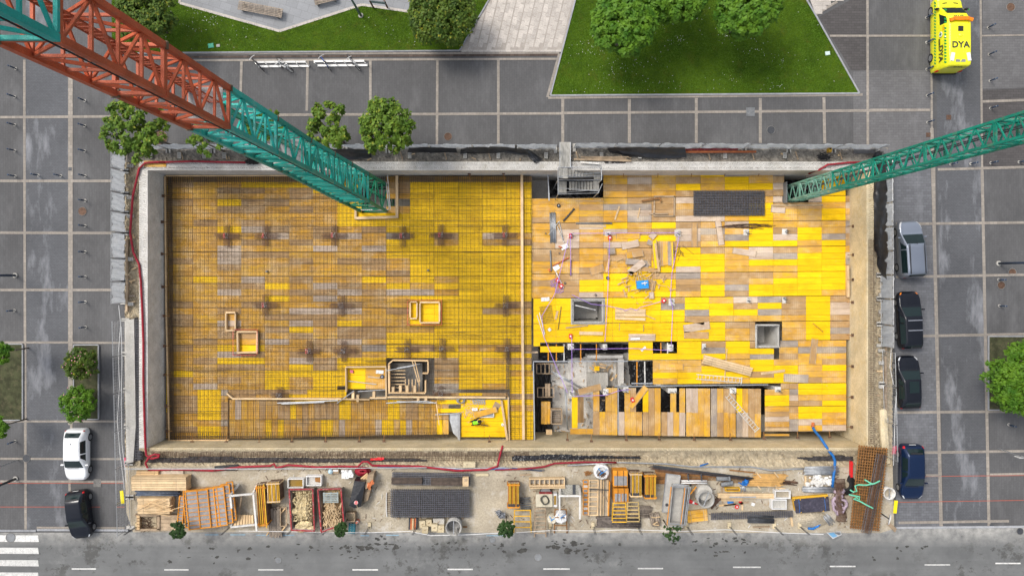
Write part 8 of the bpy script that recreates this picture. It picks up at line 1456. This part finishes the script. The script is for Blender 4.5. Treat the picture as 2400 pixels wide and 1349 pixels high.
c = Car('parked_car', 'black hatchback parked below the estate car', 2118, 893, 2, 4.15, 1.76, hatch(4.15, 1.48), BLK2, 2.55, .8); c.standard(sides=WS); c.lights(); c.box('sunroof', GLASS, (.05,-.25,1.485), (.75,.9,.012)); c.box('wiper', BLKT, (.1,1.02,1.0), (.9,.03,.02))
c = Car('parked_car', 'dark blue hatchback beside the round basket', 2126, 1100, 180, 4.3, 1.78, hatch(4.3, 1.5), paint('navy_car_paint', (.005,.017,.055), .3, .22), 2.6, .85); c.standard(sides=WS); c.lights(ru=(8.9,9.9)); c.box('rear_spoiler', BLKT, (0,-1.62,1.44), (.9,.14,.03)); c.box('number_plate', WHITE, (0,-2.16,.8), (.5,.02,.12)); c.box('wiper', BLKT, (.1,1.05,1.02), (.9,.03,.02))
# ambulance
AY = paint('ambulance_yellow', (.78,.76,.01), 0, .3); GRN = plain('hi_vis_green', (.01,.30,.07), .4); DKL = plain('dark_lettering', (.03,.035,.03), .5)
amb = [(0,.98,.72,.80,.7),(.10,1,.92,1.02,.78),(.45,.99,1.08,1.20,.80),(.85,1,1.18,1.30,.82),(1.02,1,1.22,1.38,.82),(1.75,1,1.32,2.15,.76),(2.45,1,1.34,2.55,.80),(3.2,1,1.35,2.60,.81),(4.8,1,1.35,2.60,.81),(5.78,1,1.35,2.58,.80),(5.86,.98,1.3,2.0,.86),(5.9,.96,.9,1.3,.90)]
c = Car('ambulance', 'yellow ambulance van with an orange light bar parked at upper right', 2205, 89, 0, 5.9, 2.02, amb, AY, 3.66, 1.0, 'ambulance', None, .35); T = c.t
c.patch('windscreen', GLASS, 4.12, 4.98, .33, .67, .006); c.patch('rear_window', GLASS, 9.35, 9.95, .36, .64, .01)
for lo, hi in ((.23,.275),(.77,.725)): c.patch('cab_window', GLASS, 4.75, 6.05, lo, hi, .008, u0b=5.35, u1b=6.05)
c.patch('headlight', LAMPW, .8, 1.9, .24, .30, .01); c.patch('headlight', LAMPW, .8, 1.9, .76, .70, .01)
for sx in (-1, 1):
    c.box('mirror', BLKT, (sx*1.12, 1.75, 1.45), (.2,.12,.32)); c.box('bonnet_vent', BLKT, (sx*.42, 2.28, 1.275), (.36,.07,.03), tilt=Matrix.Rotation(sx*-.12,3,'Z')); c.box('roof_fairing', WHITE, (sx*.62, -2.25, 2.64), (.26,.62,.07), tilt=Matrix.Rotation(sx*.16,3,'Z'))
lb = c.box('light_bar', LAMPO, (0, .62, 2.72), (1.15,.26,.14))
for sx in (-1, 1): c.box('light_bar_wing', LAMPO, (sx*.70, .55, 2.72), (.34,.24,.14), lb, Matrix.Rotation(sx*-.28,3,'Z'))
for i in range(-2, 3): c.box('divider', TERR, (i*.28, .62, 2.725), (.02,.262,.142), lb)
c.box('roof_hatch', BLKT, (0,-.12,2.635), (.38,.38,.05)); mb = MB(); mb.ball(c.w((0,-.62,2.62)), .17, 12, 8, (1,1,.5)); obj('siren_dome', mb, AY, T, smooth=True); c.box('rear_roof_strip', GREYP, (0,-2.55,2.625), (.75,.2,.03)); c.box('side_lamp', WHITE, (-.92,-.6,2.2), (.06,.1,.06))
for i in range(-3, 4):
    if i: c.box('roof_rib', AY, (i*.2,-1.2,2.612), (.03,2.9,.02))
for u in range(22):      # green and yellow chequer stripes low and high on both flanks
    y = 2.4-u*.235
    for sx in (-1, 1):
        if u < 21: c.box('flank_stripe', GRN, (sx*1.008, y, .98), (.02,.12,.26), tilt=Matrix.Rotation(.6,3,'X'))
        if 7 <= u or u in (4,): 
            if u != 9: c.box('roof_edge_stripe', GRN, (sx*.885, y, 2.17), (.03,.12,.22), tilt=Matrix.Rotation(.6,3,'X')@Matrix.Rotation(sx*-.32,3,'Y'))
for i in range(5): c.box('nose_stripe', GRN, (-.5+i*.25, 2.93, .9), (.1,.02,.16), tilt=Matrix.Rotation(.5 if i < 3 else -.5,3,'Y'))
q = lambda v_: Vector(v_)
text('DYA', .66, T, q((0,-1.35,2.64)), (0,0,0), DKL, bold=.02); text('DYA', .36, T, q((0,1.12,2.32)), (math.radians(30),0,math.pi), DKL, bold=.008) if False else None
o = text('DYA', .36, T, q((0,.98,2.41)), (0,0,0), DKL, bold=.008); o.rotation_euler = Euler((math.radians(-32),0,math.pi), 'XYZ'); o.location = (0,.90,2.40); o.rotation_euler = (math.radians(28),0,math.pi)
text('DYA', .62, T, q((-1.0,-1.75,1.72)), (math.radians(81),0,math.radians(-90)), DKL, bold=.016); text('DYA', .62, T, q((1.0,-1.75,1.72)), (math.radians(81),0,math.radians(90)), DKL, bold=.016); text('DYA', .34, T, q((0,-2.935,2.28)), (math.radians(90),0,0), DKL, bold=.008)
text('112', .26, T, q((-.955,.15,2.02)), (math.radians(72),0,math.radians(-90)), LAMPO, bold=.005); text('AMBULANCIA', .15, T, q((0,2.72,1.10)), (math.radians(20),0,math.pi), DKL)
mb = MB(); mb.cyl(c.w((-1.0,-.3,1.75)), c.w((-1.03,-.3,1.75)), .2, 18); em = obj('emblem', mb, WHITE, T)
for a, b in ((.28,.09),(.09,.28)): c.box('emblem_cross', GRN, (-1.034,-.3,1.75), (.012,a,b), em)
c.box('side_vent', BLKT, (-1.012,-.85,1.55), (.02,.5,.14)); c.box('tail_light', LAMPR, (-.9,-2.93,1.0), (.16,.06,.4)); c.box('tail_light', LAMPR, (.9,-2.93,1.0), (.16,.06,.4)); c.box('rear_bumper', BLKT, (0,-2.95,.45), (1.8,.12,.2))
# ------------------------------------------------------------------ the worker, kneeling bent forward over the board
def worker(x, y, z):
    t_ = thing('person', 'kneeling worker in dark clothes and a neon green vest on the yellow platform', 'person', x, y, z); o0 = ORG[t_.name]
    J = [((-.10,0,.42),.15),((.04,.01,.55),.14),((.20,.02,.70),.15),((.30,.03,.80),.10),((.38,.04,.86),.06),((.46,.04,.90),.095),((.50,.04,.96),.085)]     # pelvis, waist, chest, shoulders, neck, head, crown
    E = [(0,1),(1,2),(2,3),(3,4),(4,5),(5,6)]; kind = ['d','v','v','v','s','s','h']
    def add(p, r_, par, k): J.append((p, r_)); E.append((par, len(J)-1)); kind.append(k); return len(J)-1
    for s_ in (-1, 1):
        h = add((-.10,s_*.11,.42),.10,0,'d'); kn = add((.16,s_*.18,.18),.075,h,'d'); kn2 = add((.13,s_*.17,.09),.065,kn,'d'); an = add((-.24,s_*.15,.08),.045,kn2,'d'); ft = add((-.36,s_*.15,.05),.045,an,'b')
        sh = add((.27,s_*.20,.76),.075,3,'d'); el = add((.42,s_*.25,.52),.052,sh,'d'); wr = add((.58,s_*.16,.33),.036,el,'d'); pm = add((.65,s_*.14,.27),.036,wr,'s')
        for i, (dx, dy, l) in enumerate(((.07,.03,.05),(.085,.01,.06),(.085,-.01,.055),(.075,-.03,.045))): f1 = add((.65+dx,s_*(.14+dy),.235),.010,pm,'s'); add((.65+dx+.02,s_*(.14+dy),.235-l),.009,f1,'s')
        th = add((.66,s_*(.14-.05),.25),.011,pm,'s'); add((.70,s_*(.14-.055),.22),.009,th,'s')
    me = bpy.data.meshes.new('body'); me.from_pydata([j[0] for j in J], E, []); o = bpy.data.objects.new('body', me); LINK(o)
    sk = o.modifiers.new('skin', 'SKIN')
    for i, (p, r_) in enumerate(J): v_ = me.skin_vertices[0].data[i]; v_.radius = (r_, r_); v_.use_root = (i == 0)
    o.modifiers.new('sub', 'SUBSURF').levels = 2
    dg = bpy.context.evaluated_depsgraph_get(); m2 = bpy.data.meshes.new_from_object(o.evaluated_get(dg)); bpy.data.objects.remove(o)
    SKIN = plain('skin', (.45,.28,.2), .6); DARK = mk('dark_workwear', (.02,.021,.024), .9, .3, 8); VEST = plain('neon_green_vest', (.25,.85,.02), .7); BOOT = plain('boots', (.05,.035,.02), .7)
    for m_ in (DARK, VEST, SKIN, BOOT): m2.materials.append(m_)
    ix = {'d':0,'v':1,'s':2,'h':0,'b':3}
    for pl in m2.polygons: c_ = pl.center; best = min(range(len(J)), key=lambda i: (Vector(J[i][0])-c_).length-J[i][1]*.6); pl.material_index = ix[kind[best]]; pl.use_smooth = True
    b = bpy.data.objects.new('body', m2); LINK(b); b.parent = t_
    mb = MB(); q = Vector((.49,.04,.955)); mb.ball(o0+q, .135, 14, 9, (1,.92,.8)); obj('cap', mb, DARK, t_, smooth=True)
    mb = MB(); mb.box(o0+Vector((.60,.04,.93)), (.12,.17,.02)); obj('cap_peak', mb, DARK, t_)
    mb = MB(); mb.box(o0+Vector((.545,.04,.83)), (.05,.03,.04)); obj('nose', mb, SKIN, t_)
    t_.rotation_euler = (0,0,math.radians(22)); return t_
worker(1112, 988, DZ+.02)
